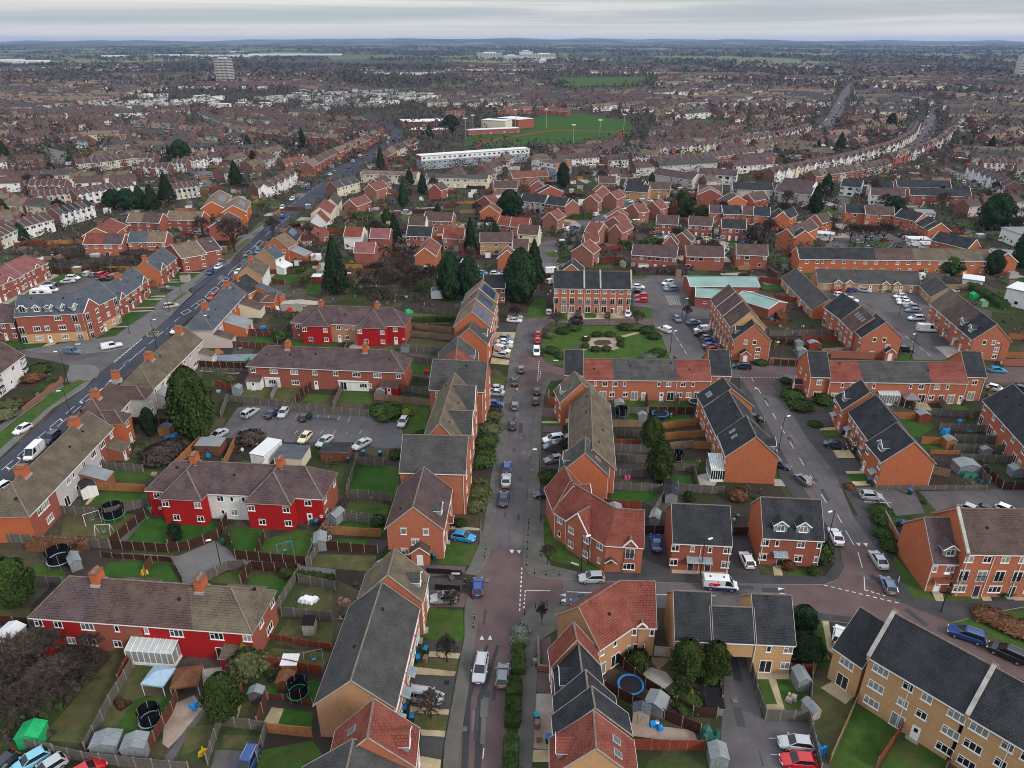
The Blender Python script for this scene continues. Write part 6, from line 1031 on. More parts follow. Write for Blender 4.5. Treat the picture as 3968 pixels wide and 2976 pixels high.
V=[
('B',(1275,525),(1280,400),'hatchback','blue','blue hatchback parked half on the pavement near the street junction'),
('B',(1310,920),(1280,1080),'estate','silver','silver people carrier driving towards the camera over the tyre tracks'),
('B',(1435,1120),(1448,970),'hatchback','grey','dark grey car driving away beside the silver people carrier'),
('B',(1120,530),(985,540),'hatchback','silver','silver-grey hatchback on the block-paved drive by the tree twigs'),
('B',(1110,120),(1255,145),'hatchback','cyan','bright blue hatchback on the drive of the detached brick house'),
('B',(815,1165),(1045,1200),'estate','silver','silver off-road car on the dark driveway beside the long grey-roofed terrace'),
('B',(640,330),(715,290),'hatchback','steelblue','small pale blue car hidden behind the gabled roof with dormer'),
('C',(590,400),(408,405),'hatchback','silver','silver hatchback parked across the side street below the angled red houses'),
('C',(545,545),(385,565),'saloon','navy','dark blue saloon behind the curving red-roofed terrace'),
('C',(930,215),(915,130),'saloon','blue','blue saloon on the drive between the angled red houses and the semi pair'),
('C',(1540,325),(1500,240),'hatchback','white','white car with a black roof on the drive beside the dormered house'),
('C',(1960,1505),(1730,1480),'hatchback','silver','silver hatchback in the mews court by the leaning fence'),
('C',(1965,1615),(1755,1600),'hatchback','red','bright red hatchback cut by the bottom edge in the mews court'),
('C',(1835,915),(1845,830),'hatchback','navy','dark blue car peeping out behind the buff arch house'),
('D',(600,180),(555,80),'saloon','white','white saloon parked at the kerb by the lamp near the dormered house'),
('D',(895,340),(820,225),'saloon','silver','silver saloon nose-up at the kerb of the right street'),
('D',(945,500),(900,400),'hatchback','steelblue','blue-grey hatchback parked just in front of the silver saloon'),
('D',(1535,810),(1340,745),'estate','blue','bright blue estate car on the block-paved road at the right'),
('D',(1800,940),(1610,855),'estate','black','black people carrier behind the blue estate at the right edge'),
('D',(590,830),(610,730),'hatchback','white','white car half hidden by the small dark-roofed yellow brick house'),
('A',(60,1600),(-60,1700),'hatchback','black','dark car cut by the bottom left corner'),
('A',(270,1570),(130,1650),'hatchback','lightblue','pale turquoise small car behind the timber fence at the bottom left'),
('A',(375,1620),(250,1700),'hatchback','silver','silver small car next to the turquoise one at the bottom left'),
('A',(540,1690),(600,1655),'hatchback','red','red car roof just showing at the bottom edge'),
('A',(1660,1560),(1590,1700),'estate','blue','dark blue car in the fenced drive at the bottom'),
('F',(1470,1160),(1475,1080),'hatchback','blue','blue hatchback, rear one of the queue of three on the street'),
('F',(1463,1240),(1468,1170),'saloon','silver','grey saloon in the middle of the queue of three on the street'),
('F',(1445,1375),(1452,1285),'saloon','navy','navy blue saloon nearest the camera in the queue of three'),
('F',(1508,870),(1512,815),'hatchback','black','black small car alone in the lane level with the balcony flats'),
('F',(1522,738),(1524,690),'hatchback','grey','dark grey car next up the lane from the lone black one'),
('F',(1520,580),(1523,532),'saloon','black','black saloon by the give-way triangle on the street'),
('F',(1565,495),(1560,452),'hatchback','grey','dark hatchback on the block-paved table by the road mouth'),
('F',(1660,705),(1662,655),'hatchback','black','black hatchback parked opposite, nearer of two by the junction'),
('F',(1668,645),(1668,592),'hatchback','black','black hatchback parked opposite, farther of two by the junction'),
('F',(1665,345),(1667,380),'small_van','white','small white van at the kerb beside the green'),
('F',(1673,300),(1673,265),'hatchback','red','red car parked directly behind the white van by the green'),
('F',(1675,262),(1675,220),'hatchback','red','red people carrier in front of the other red car by the green'),
('F',(1845,925),(1710,945),'estate','white','white estate on the drive left of the brown-sloped terrace'),
('F',(1825,975),(1725,985),'hatchback','steelblue','blue-grey car beside the white estate on the drives'),
('F',(1820,1060),(1740,1075),'hatchback','grey','grey car under bare bushes on the drive of the gable house'),
('F',(1780,1290),(1680,1300),'estate','navy','dark blue off-road car backed onto the drive by the angled houses'),
('F',(1345,700),(1440,705),'hatchback','blue','bright blue car nosing out by the flats hedge'),
('F',(1430,600),(1345,600),'saloon','silver','silver car at the flats under the street lamp'),
('F',(1435,632),(1350,628),'saloon','silver','silver car nearest the blue one at the flats'),
('F',(1475,385),(1385,375),'hatchback','silver','silver hatchback at the near end of the row of parked cars'),
('F',(1390,335),(1495,360),'small_van','white','white van with side windows in the row of parked cars'),
('F',(1405,315),(1505,322),'saloon','silver','silver saloon next beyond the white van in the row'),
('F',(1410,292),(1505,298),'saloon','white','white saloon in the row of cars below the solar roofs'),
('F',(1420,265),(1510,275),'hatchback','steelblue','blue car at the far end of the row of parked cars'),
('F',(1480,150),(1560,155),'saloon','white','white car, farther of two under bare twigs at the street end'),
('F',(1485,130),(1565,130),'saloon','silver','pale car, nearer to the town houses under bare twigs'),
('F',(800,795),(770,850),'hatchback','silver','silver car beside the yellow bush on the flats lawn'),
('E',(1605,790),(1690,735),'estate','silver','silver estate at the left end of the rear car park'),
('E',(1765,790),(1830,740),'saloon','navy','navy saloon in the rear car park beside the white one'),
('E',(1895,725),(1840,800),'hatchback','silver','pale silver hatchback facing the camera in the rear car park'),
('E',(1985,815),(2045,760),'hatchback','black','black hatchback on the wet patch of the rear car park'),
('E',(1475,885),(1400,925),'saloon','silver','silver saloon by the conifer in the rear car park'),
('E',(1640,880),(1570,930),'hatchback','navy','dark blue hatchback near the brown arched shrub'),
('E',(2035,900),(1985,950),'hatchback','cream','cream small car behind the flat-roofed garages'),
('E',(2170,925),(2110,970),'saloon','silver','silver saloon next to the cream car'),
('F',(545,950),(480,985),'saloon','silver','silver saloon by the brick yard corner behind the black shed roof'),
('1',(560,740),(330,960),'van','white','tall white panel van on the main road beside the mossy terrace'),
('1',(740,590),(590,720),'estate','navy','dark blue people carrier in front of the white panel van'),
('1',(380,490),(200,590),'hatchback','white','white hatchback with dark roof parked on the grass verge'),
('1',(1380,50),(1260,130),'hatchback','white','white hatchback, nearer of the two on the main road'),
('2',(20,1000),(-50,1060),'saloon','silver','silver saloon, farther of the two white cars on the main road') ,
('1',(60,1270),(-60,1340),'hatchback','white','white car cut by the left edge behind the mossy terrace'),
('2',(865,300),(760,360),'hatchback','white','white hatchback parked by the slate hipped terrace'),
('5',(840,1540),(1050,1545),'small_van','steelblue','grey-blue square-backed van parked in front of the flats'),
('5',(1320,1500),(1580,1450),'pickup','white','white pick-up with covered bed on the pavement corner'),
('5',(200,1540),(80,1530),'hatchback','navy','dark blue car at the left edge by the flats hedge'),
('6',(150,1130),(270,1110),'estate','gold','grey off-road car beneath the lamp on the left verge'),
('6',(865,590),(770,640),'hatchback','white','white hatchback in the lay-by on the main road'),
('6',(900,540),(830,570),'hatchback','grey','grey car ahead of the white one in the lay-by'),
('6',(750,660),(690,710),'small_van','blue','blue small van at the near end of the lay-by'),
('6',(790,975),(705,1030),'hatchback','red','red hatchback on the main road beside the brick terrace'),
('6',(1190,480),(1125,530),'hatchback','navy','dark car with lights driving towards the camera'),
('6',(1245,520),(1180,580),'hatchback','darkred','red car half hidden behind the tan gable house'),
('6',(1110,655),(1050,700),'hatchback','white','white car half hidden by the grey-roofed tan house'),
('6',(1370,400),(1310,435),'hatchback','cyan','blue car passing the big tan house'),
('6',(1545,10),(1535,55),'hatchback','grey','grey car driving away far up the main road'),
('6',(430,185),(490,190),'hatchback','red','red car in the side road by the big bare tree'),
('6',(515,180),(590,185),'hatchback','lightblue','pale blue car in the side road next to the red one'),
('5',(1100,560),(1190,520),'small_van','silver','silver van at the fence of the left rear car park'),
('5',(1190,560),(1260,530),'hatchback','grey','grey hatchback between the silver van and the red cars'),
('5',(1280,560),(1380,530),'estate','red','red car at the fence of the left rear car park'),
('5',(1460,590),(1360,570),'hatchback','darkred','darker red car by the slate roof corner'),
('5',(1285,610),(1420,600),'saloon','black','black saloon closest to the slate roof'),
('5',(870,590),(1030,590),'estate','white','white off-road car on the left rear car park'),
('5',(800,640),(960,625),'saloon','silver','silver saloon beside the white off-road car'),
('5',(575,675),(730,660),'hatchback','grey','grey hatchback nearest the pink-roofed houses'),
('5',(445,745),(560,720),'hatchback','darkred','dark red car behind the white caravans'),
('5',(540,760),(740,745),'van','white','large white motorhome on the left rear car park'),
('G',(1010,150),(940,165),'estate','white','white estate in the health centre car park'),('G',(1030,180),(945,185),'hatchback','steelblue','dark car next to the white estate at the health centre'),('G',(1035,195),(955,200),'estate','steelblue','dark green-grey car third at the health centre'),
('G',(750,180),(825,185),'hatchback','white','white hatchback beside the town houses'),('G',(760,215),(830,222),'hatchback','black','black car between the white and red cars by the town houses'),('G',(845,240),(765,240),'hatchback','red','upper red hatchback by the town houses'),('G',(848,272),(770,268),'hatchback','red','lower red hatchback by the town houses'),
('G',(585,380),(590,345),'hatchback','black','black car on the front bay of the town houses'),('G',(715,340),(720,375),'hatchback','white','white car on the front bay of the town houses'),('G',(400,345),(395,375),'hatchback','black','dark car close to the wall of the town houses'),
('G',(425,385),(345,385),'hatchback','black','farther black car at the corner of the green'),('G',(425,410),(335,412),'saloon','black','nearer black car at the corner of the green'),
('G',(208,355),(212,330),'hatchback','silver','silver van-like car at the side of the town houses'),
('G',(985,470),(925,445),'small_van','white','small white van driving round the green'),('G',(1020,375),(1050,405),'hatchback','steelblue','blue-grey car leaving the health centre'),
('G',(1090,415),(1195,405),'saloon','steelblue','dark saloon at the top of the bays right of the green'),('G',(1235,455),(1150,460),'small_van','white','white van in the bays right of the green'),('G',(1145,485),(1245,480),'saloon','black','black saloon below the white van in the bays'),('G',(1190,512),(1280,508),'hatchback','grey','grey hatchback in the middle of the bays'),('G',(1200,535),(1290,530),'hatchback','blue','blue hatchback above the last two in the bays'),('G',(1200,565),(1300,555),'saloon','steelblue','blue-green saloon next to the red car in the bays'),('G',(1225,590),(1320,580),'hatchback','red','red hatchback at the near end of the bays'),
('G',(1505,700),(1400,690),'estate','navy','dark blue people carrier on the cross street'),
('H',(65,1020),(125,1030),'hatchback','black','black car hidden behind the dark-roofed terrace gable'),('H',(540,1190),(685,1205),'saloon','navy','navy saloon on a front bay across the right street'),('H',(450,1455),(365,1385),'hatchback','grey','dark grey hatchback driving along the right street'),('H',(775,1520),(915,1530),'hatchback','silver','silver hatchback on the bay by the orange gable'),('H',(245,1320),(275,1330),'hatchback','navy','blue car behind the big orange gable house'),
('H',(1600,715),(1710,720),'hatchback','cyan','turquoise hatchback on the cross street at the far right'),('H',(1605,825),(1685,845),'hatchback','white','white hatchback behind the right-hand dark-roofed terrace'),('H',(1765,825),(1850,850),'saloon','navy','dark car at the right edge behind the terrace'),
('H',(1450,1600),(1550,1640),'hatchback','silver','first silver car behind the brick wall at the lower right'),('H',(1560,1610),(1660,1640),'hatchback','black','black car behind the brick wall at the lower right'),('H',(1670,1600),(1770,1640),'hatchback','white','white car behind the brick wall at the lower right'),
('H',(700,205),(745,200),'hatchback','blue','blue hatchback in front of the bungalow terrace'),('H',(765,200),(830,210),'saloon','silver','silver car next to the blue one by the bungalows'),('H',(600,215),(665,205),'hatchback','red','red hatchback in the corner by the bungalows'),('H',(605,235),(680,228),'hatchback','white','white hatchback in the corner by the bungalows'),('H',(700,262),(740,270),'hatchback','white','white car peeping over the dark roof at the court'),
('H',(1075,240),(980,245),'hatchback','white','white hatchback, farthest of the row in the court'),('H',(1090,262),(1000,268),'hatchback','white','second white hatchback of the row in the court'),('H',(1110,285),(1010,285),'saloon','white','third white car of the row in the court'),('H',(1140,310),(1060,308),'hatchback','grey','dark hatchback in the row in the court'),('H',(1165,335),(1065,332),'saloon','steelblue','blue-grey saloon in the row in the court'),('H',(1175,385),(1090,385),'estate','white','white off-road car alone in the court'),('H',(1135,455),(1260,460),'van','white','long white van with roof rack in the court'),('H',(1035,580),(1100,590),'hatchback','black','black car behind the gable-ended house with porch'),
('8',(0,682),(75,690),'hatchback','steelblue','blue car left of the big conifers'),('8',(95,690),(175,690),'hatchback','white','white car left of the big conifers'),('8',(180,690),(235,685),'hatchback','silver','silver car partly behind the big conifers'),('8',(500,680),(615,675),'van','white','long white van before the terrace roofs of the town houses'),('8',(535,755),(568,745),'small_van','white','white van beside the town houses wall'),('8',(600,468),(650,462),'hatchback','black','black car at the kerb of the red-roofed close'),('8',(660,365),(705,358),'small_van','white','white van parked with a blue trailer'),('8',(700,350),(740,345),'hatchback','blue','blue car in front of the white van'),('8',(865,260),(912,245),'small_van','white','white van in the upper close'),('8',(392,230),(432,232),'hatchback','red','red car before the dark-roofed terrace'),('8',(890,328),(935,330),'hatchback','cyan','blue car by the pink brick gables'),
('8',(1100,165),(1130,160),'hatchback','steelblue','grey-blue car beside the buff houses'),('8',(1120,152),(1150,150),'hatchback','white','black and white car beside the buff houses'),('9',(240,393),(275,390),'hatchback','red','red car by the brick houses in the close'),('9',(265,422),(300,418),'hatchback','green','lime green car by the brick houses in the close'),('9',(290,400),(325,398),'hatchback','blue','blue car by the brick houses in the close'),('9',(570,430),(612,425),'hatchback','black','black car before the middle brick pair'),('9',(535,428),(565,420),'hatchback','black','dark car by the porch of the middle brick pair'),('9',(640,432),(675,425),'hatchback','cream','cream car before the middle brick pair'),('9',(718,440),(757,430),'hatchback','steelblue','grey-blue car between the brick pairs'),('9',(915,465),(950,455),'hatchback','blue','blue car beside the right brick pair'),('9',(195,145),(250,145),'hatchback','white','white car in the turning of the upper close'),
('7',(1135,555),(1165,495),'van','white','white van parked in the yard by the conifers'),('7',(1095,490),(1130,480),'hatchback','black','black car behind the parked white van'),('7',(1245,585),(1275,590),'hatchback','cyan','turquoise car by the yard'),
('0',(410,312),(450,308),'hatchback','silver','silver car on the crescent under bare trees'),('0',(475,295),(505,290),'hatchback','lightblue','pale car on the crescent under bare trees'),('0',(475,340),(500,338),'hatchback','lightblue','light blue car by the crescent grass'),('0',(515,345),(550,342),'hatchback','navy','dark car by the crescent grass'),('0',(592,342),(650,338),'saloon','black','black saloon on the crescent'),('0',(545,300),(580,298),'hatchback','darkred','dark red car on the crescent'),('0',(635,275),(665,272),'hatchback','steelblue','blue-grey car by the garages of the crescent'),('0',(655,290),(690,284),'hatchback','silver','silver car by the garages of the crescent'),('0',(300,130),(330,140),'hatchback','steelblue','blue car in the road behind the orange flats'),('0',(305,110),(335,100),'hatchback','darkred','red car in the road behind the orange flats'),('0',(1055,75),(1090,72),'hatchback','white','white car far right road'),('0',(1145,85),(1180,82),'hatchback','white','second white car far right road'),
]
for q in V: CR(*q)
for rn,(v,pts,n,off) in zip(('long left','bending left','left turning','straight right','curving right','far right','left close','upper left'),(('I',[(1790,790),(1960,640),(2200,480)],5,2.6),('J',[(100,500),(300,395),(430,335),(560,250)],7,2.6),('J',[(60,400),(200,390),(260,345)],5,9),('K',[(1000,190),(1100,150),(1160,80),(1215,0)],26,3),('K',[(1480,330),(1620,230),(1700,110),(1710,30)],26,3),('K',[(1820,380),(1900,430),(1960,480)],9,3),('I',[(1255,440),(1330,480),(1380,540)],9,4),('I',[(1900,560),(2000,510),(2150,450)],8,8))):
 P_=[G2(v,p,0) for p in pts]
 for i in range(n):
  t=(i+.5)/n*(len(P_)-1);j=int(t);a,b=P_[j],P_[min(j+1,len(P_)-1)];d=(b-a).normalized();nn=Vector((-d.y,d.x));s=R.choice((-1,1));p=a.lerp(b,t-j)+nn*s*off
  col=R.choice(['white','silver','grey','black','white','red','blue','silver','navy']);car('w',(p.x,p.y),math.degrees(math.atan2(d.y,d.x))+(180 if s>0 else 0),R.choice(['hatchback','saloon','estate','small_van']),col,'distant %s vehicle, number %d along the %s road from the near end'%(col,i+1,rn),near=False)
def caravan(v,p,rz,label):
 def bd(part):
  b=part('body');prof=[(-2.9,.5),(-2.95,1.6),(-2.6,2.5),(-1.5,2.62),(1.5,2.62),(2.5,2.4),(2.95,1.5),(2.9,.5)]
  b.face([(x,-1.1,z) for x,z in prof][::-1],'white_plastic');b.face([(x,1.1,z) for x,z in prof],'white_plastic')
  for i in range(8):
   (x0,z0),(x1,z1)=prof[i],prof[(i+1)%8];b.face([(x0,-1.1,z0),(x0,1.1,z0),(x1,1.1,z1),(x1,-1.1,z1)],'white_plastic')
  w=part('window');w.box(-1.9,-1.13,1.4,-.8,-1.11,2.0,'car_glass');w.box(.3,-1.13,1.4,1.6,-1.11,2.0,'car_glass');w=part('door');w.box(-.5,-1.14,.6,.1,-1.11,2.3,'upvc')
  for sy in(-1,1): w=part('wheel');w.tube((0,sy*.85,.33),(0,sy*1.05,.33),.33,.33,10,'tyre')
  w=part('tow_bar');w.bar((2.9,0,.5),(4.0,0,.45),.1,.1,'steel')
 simple('caravan',label,'caravan',v,p,bd,rz)
caravan('5',(540,830),5,'smaller white touring caravan in front of the white motorhome')
def cap_van():
 a=G('C',(1240,440),.7);b=G('C',(1450,455),.7);d=carmeshes('van');g=(a+b)/2;g.z=.03;hd=math.atan2(b.y-a.y,b.x-a.x)
 o=thing('parked_van','white van with dark blue lower band and red capital letters on its side','van',g,hd,None)
 inst('body',d['body'],o,(0,0,0),0,(1,1,.86),CCOL['white']);inst('windows',d['windows'],o,(0,0,0),0,(1,1,.86));L,w,r=d['L'],d['w'],d['r']
 for sx in (-1,1):
  for sy in (-1,1): wh=inst('wheel',d['wheel'],o,(sx*L*.3,sy*(w-.09),r));inst('rim',d['rim'],wh,(0,0,0))
 m=MB();m.box(-L/2+.02,-w-.012,.28,L/2-.3,-w+.05,.78,'van_blue');m.box(-L/2+.02,w-.05,.28,L/2-.3,w+.012,.78,'van_blue');m.build('blue_band',o)
 m=MB()
 def stroke(x,segs):
  for (x0,z0,x1,z1) in segs: m.bar((x+x0*.34+z0*.09,-w-.0+z0*.02,1.0+z0*.42),(x+x1*.34+z1*.09,-w+.0+z1*.02,1.0+z1*.42),.13,.11,'letter_red',up=Vector((0,1,0)))
 C_=[(1,1,0,1),(0,1,0,0),(0,0,1,0)];A_=[(0,0,0,1),(0,1,1,1),(1,1,1,0),(0,.5,1,.5)];P__=[(0,0,0,1),(0,1,1,1),(1,1,1,.5),(1,.5,0,.5)]
 for i,l in enumerate((C_,A_,P__)): stroke(-1.75+i*.52,l)
 m.build('lettering',o)
 for sy in (-1,1): inst('headlight',d['headlight'],o,(L/2-.1,sy*(w-.3),d['zh']));inst('tail_light',d['tail_light'],o,(-L/2+.03,sy*(w-.2),1.1))
 for x in (-1.6,.4): m=MB();m.lathe([(0,0),(.16,.0),(.16,.06),(.0,.1)],8,'trim_black');q=m.build('roof_vent',o);q.location=(x,0,2.03)
cap_van()
TR=[
('E',(1300,930),16,9.8,'cypress','big round dark green conifer between the main-road terrace and the rear car park'),
('E',(998,915),6.5,3.6,'oval','small dark oval conifer beside the brown shed behind the terrace'),
('C',(1115,1060),6.4,4.7,'cypress','left one of two clipped yellow-green conifers by the arch house'),('C',(1295,1060),6.0,4.3,'cypress','right one of two clipped yellow-green conifers by the arch house'),
('G',(868,1225),7.5,5,'cypress','bushy conifer, farther of two in the fenced gardens right of the central street'),('G',(918,1430),8.6,5.6,'cypress','tall pointed conifer, nearer of two in the fenced gardens right of the central street'),('G',(958,1450),4.2,1.9,'golden','small golden conifer spire beside the tall pointed conifer'),
('A',(115,575),8,6.5,'cypress','round dark conifer at the left edge by the red terrace'),('A',(1490,1330),7.2,4.8,'cypress','round conifer at the end of the red terrace back garden'),('A',(1160,150),3.4,2.2,'column','small dark shrub between the bright front lawns'),('A',(1620,970),3.5,3.2,'golden','yellow conifer at the corner of the red terrace'),('A',(1640,1040),3.6,4.5,'olive','large pale variegated shrub next to the yellow conifer'),
('7',(205,745),19,9,'conifer','tall dark conifer left of the bare scrub plot'),('7',(640,390),13,6.5,'conifer','dark conifer right of the pink bungalow'),('7',(1200,450),14,5.5,'conifer','dark conifer between the red houses and the yard'),('7',(1050,790),15,9,'oval','left one of the big conifers by the green'),('7',(1190,790),14,8,'oval','middle one of the big conifers by the green'),('8',(320,900),17,11.5,'oval','large bushy conifer directly left of the town houses'),('8',(420,790),16,8,'conifer','dark conifer behind the large bushy one by the town houses'),
('J',(620,680),13,6,'conifer','pointed dark conifer in the gardens below the flat-roofed flats'),('J',(745,595),11,6,'conifer','smaller conifer right of the pointed dark one'),('J',(470,435),14,6,'conifer','dark conifer standing by the bend of the main road'),('J',(1320,760),13,13,'oval','broad dark tree in the middle of the red estate'),('J',(510,800),7,5,'cypress','rounded green shrub-like conifer in the gardens'),('J',(845,730),5,4.5,'conifer','small green conifer by the garden frames'),
('J',(790,240),13,8,'conifer','dark conifer by the school roofs'),('J',(930,190),15,16,'oval','dark tree group before the white school roof'),('J',(1670,560),14,8,'oval','dark green tree by the brick flats'),
('I',(1110,655),15,9,'conifer','tallest conifer of the row behind the brick pairs'),('I',(1010,700),12,9,'conifer','second conifer of the row behind the brick pairs'),('I',(930,690),11,9,'conifer','third conifer of the row behind the brick pairs'),('I',(850,700),10,11,'oval','broad dark conifer of the row behind the brick pairs'),('I',(760,690),9,11,'oval','leftmost broad conifer of the row behind the brick pairs'),
('I',(1560,545),14,9,'conifer','big dark conifer above the orange gabled houses'),('I',(1680,440),12,5,'column','slim dark conifer above the tan house'),('I',(1200,380),14,15,'oval','broad dark tree in the middle of the far left terraces'),('I',(1120,370),10,5,'conifer','narrow conifer left of the broad dark tree'),('I',(2000,310),16,7,'conifer','tall conifer near the top of the left district'),('I',(1830,320),9,7,'conifer','conifer left of the tallest in the left district'),('I',(1640,300),10,8,'conifer','conifer in the far gardens of the left district'),('I',(190,870),9,9,'conifer','dark conifer at the far left below the terraces'),('I',(470,400),9,5,'conifer','narrow conifer in the far left estate'),('I',(35,380),14,10,'conifer','dark tree at the left edge of the far estate'),('I',(345,470),8,7,'conifer','low dark conifer left estate'),
('K',(1065,600),14,8,'conifer','pointed dark conifer before the white bay-fronted houses'),('K',(350,625),11,10,'cypress','large green tree behind the brick pairs'),('K',(300,625),8,6,'rust','rust-coloured shrub tree left of the large green tree'),('K',(450,640),6,9,'bush','green shrub mass right of the large green tree'),('K',(1500,600),8,10,'oval','round dark tree before the white rendered houses'),('K',(2040,700),16,15,'oval','tall grey-green tree at the far right'),('K',(2035,940),9,7,'oval','dark shrub tree by the orange end block'),('K',(1800,930),6,9,'bush','shrubs at the corner of the bungalow court'),('K',(2205,900),15,9,'oval','dark tree cut by the right edge'),
('K',(1200,275),15,9,'conifer','dark conifer group in the middle of the right terraces'),('K',(1080,290),12,6,'conifer','pointed conifer beside the right terraces'),('K',(2025,270),12,8,'conifer','conifer at the far right terraces'),('K',(60,240),9,5,'conifer','conifer by the sports ground edge'),('K',(1480,140),14,10,'oval','dark round tree near the wide right road'),
('6',(1040,430),16,13,'bare','big bare tree on the verge of the main road'),
('K',(1260,760),9,9,'bare','bare tree on the crescent, left one'),('K',(1340,770),9,10,'bare','bare tree on the crescent, middle one'),('K',(1440,760),9,10,'bare','bare tree on the crescent, right one'),('K',(1380,520),13,9,'bare','tall bare tree in front of the white houses'),('K',(745,765),8,7,'scrub','dark rounded bare shrub in the brick close'),
('7',(660,800),11,8,'birch','white-trunked birch in the scrub plot'),('7',(590,700),8,10,'bare','bare thicket tree in the middle of the scrub plot'),('7',(780,680),8,10,'bare','bare tree at the right of the scrub plot'),('7',(500,640),7,9,'bare','bare tree at the left of the scrub plot'),('7',(900,660),7,8,'bare','bare tree near the glass-fronted summer house'),('7',(420,760),7,7,'bare','bare tree by the red terrace chimneys'),('7',(700,620),7,9,'bare','bare tree at the back of the scrub plot'),('7',(1200,560),9,5,'birch','thin bare tree beside the white van yard'),
('B',(1735,320),4.5,3.2,'bare','young bare tree in the pavement beside the bollards'),('B',(1698,720),4.2,2.4,'birch','thin street tree in a black guard at the corner'),('B',(1075,960),5,4,'bare','bare front garden tree above the bins'),('B',(970,1330),4.5,4,'bare','bare twiggy tree over the silver off-road car'),('B',(1100,590),3,3,'bare','bare shrub tree behind the silver-grey hatchback'),
('A',(400,1200),6.5,9,'bare','large bare fruit tree in the overgrown lower left garden'),('A',(550,1120),6.0,8,'bare','second bare fruit tree in the overgrown lower left garden'),('A',(300,980),6,8,'bare','bare tree close behind the left end of the red terrace'),('A',(160,1050),7,9,'bare','tall wispy bare tree in the overgrown garden'),('A',(60,1150),6,8,'bare','bare tree at the left edge of the overgrown garden'),('A',(200,1330),6,8,'bare','bare tree nearest the fence in the overgrown garden'),('A',(650,880),4,5,'bare','bare tree against the red terrace wall'),
('F',(1850,1020),3,5,'bare','bare bush on the drives left of the brown-sloped terrace'),('F',(1780,1050),2.6,4,'bare','bare twiggy bush over the grey car'),('F',(1525,150),5,5,'bare','bare reddish tree at the head of the central street'),('G',(260,440),5,5,'bare','young bare tree at the corner of the green'),('G',(775,430),5,5,'bare','young bare tree at the top edge of the green'),('G',(1095,385),4.5,4,'bare','young bare tree by the health centre'),
('E',(1060,1080),3.2,7,'scrub','brownish bare bush between the back gardens'),('E',(1130,1040),3,6,'scrub','second brownish bush between the back gardens'),('E',(1660,960),2.6,5.5,'scrub','brown arched shrub behind the felt-roofed shed'),('E',(1520,560),2.5,3.5,'olive','pale green bush in the terrace garden'),('E',(1850,290),4.5,4.5,'bush','round green bush beside the far red terrace'),('E',(1480,1140),2.5,1.8,'golden','small golden shrub in the pergola garden'),
('E',(260,500),3,7,'bush','dark hedge bush in the corner garden by the junction'),('E',(220,550),2.5,6,'rust','rusty bush in the corner garden by the junction'),('E',(60,740),3,7,'olive','olive bushes at the left edge garden'),('E',(30,800),3,6,'olive','low olive bush at the left edge garden'),('E',(172,710),2.6,1.8,'rust','clipped rust-brown bush by the brick wall'),
('F',(640,770),3,6.5,'bush','large dark bush left half beside the rear car park'),('F',(720,780),3,6,'bush','large dark bush right half beside the rear car park'),('F',(660,815),2.2,4,'bush','low green bush in the stony bed'),('F',(808,778),1.6,3.2,'goldenbush','bright yellow bush beside the silver car'),('F',(905,920),2,2.6,'bush','small bush by the flats path'),('F',(738,1060),2.2,3,'bush','round green bush by the brick path'),('F',(620,1500),2.4,3,'bush','dark round bush in the garden behind the detached house'),('F',(1750,1200),2.2,4.6,'bush','dark rounded bush in front of the gable house'),
('F',(1380,790),1.8,5,'olive','olive shrub bed by the flats, farthest'),('F',(1355,880),1.8,6,'olive','olive shrub bed by the flats, middle'),('F',(1335,960),1.8,6,'bush','shrub bed by the flats, nearest'),('F',(1300,1100),2.6,6,'bush','large dark green bush beside the tall grey-roofed flats'),('F',(1310,1060),2.4,6,'bush','large dark green bush farther along the tall flats'),('F',(1280,1300),2,6,'olive','olive shrub bed nearest the purple-roofed house'),('F',(1250,1390),1.8,5,'olive','olive shrubs at the corner of the tall flats'),
('B',(735,260),2.4,4.2,'bush','dark bush left of the hipped porch'),('B',(1165,60),1.6,2.5,'bush','small green bush by the bins of the detached house'),('B',(1555,830),1.5,3.2,'grey','silvery bush bed at the pavement edge'),('B',(1560,770),1.5,3.0,'grey','second silvery bush at the pavement edge'),
('C',(800,990),2.6,3.2,'bush','round dark bush in the concrete garden'),('C',(1150,1210),1.8,1.2,'golden','small bright green conifer in the narrow garden'),('C',(1100,1090),2.2,2.6,'bush','low bush under the clipped conifers, left'),('C',(1290,1110),2.2,2.6,'bush','low bush under the clipped conifers, right'),('C',(1130,1240),1.4,4,'bush','dark ground shrub in the narrow garden'),('C',(1885,740),4,4,'oval','dark bush tree behind the arch house, farther'),('C',(1900,930),4,5,'oval','dark bush tree behind the arch house, nearer'),('C',(2000,300),3.4,3.8,'bush','round bush right of the dormered house'),('C',(1790,345),1.4,2,'rust','small rust bush before the dormered house'),('C',(1960,380),1.3,2,'bush','low dark bush at the corner lawn'),
('D',(900,40),2.2,4.5,'bush','dark bushes at the top of the right street wall'),('D',(880,130),2,4,'bush','dark bushes down the right street wall'),('D',(930,210),2,4,'bush','round dark bush by the brick wall end'),('D',(1395,500),2.6,1.4,'column','left slim conifer by the balcony town houses'),('D',(1455,500),2.6,1.4,'column','right slim conifer by the balcony town houses'),('D',(1650,510),1.6,2.5,'bush','bush before the third balcony bay'),('D',(1720,510),1.6,2,'bush','bush before the fourth balcony bay'),
('D',(1580,670),1.6,5,'rust','rust-coloured hedge on the right lawn, left part'),('D',(1680,720),1.6,5,'rust','rust-coloured hedge on the right lawn, middle part'),('D',(1790,760),1.6,5,'rust','rust-coloured hedge on the right lawn, right part'),
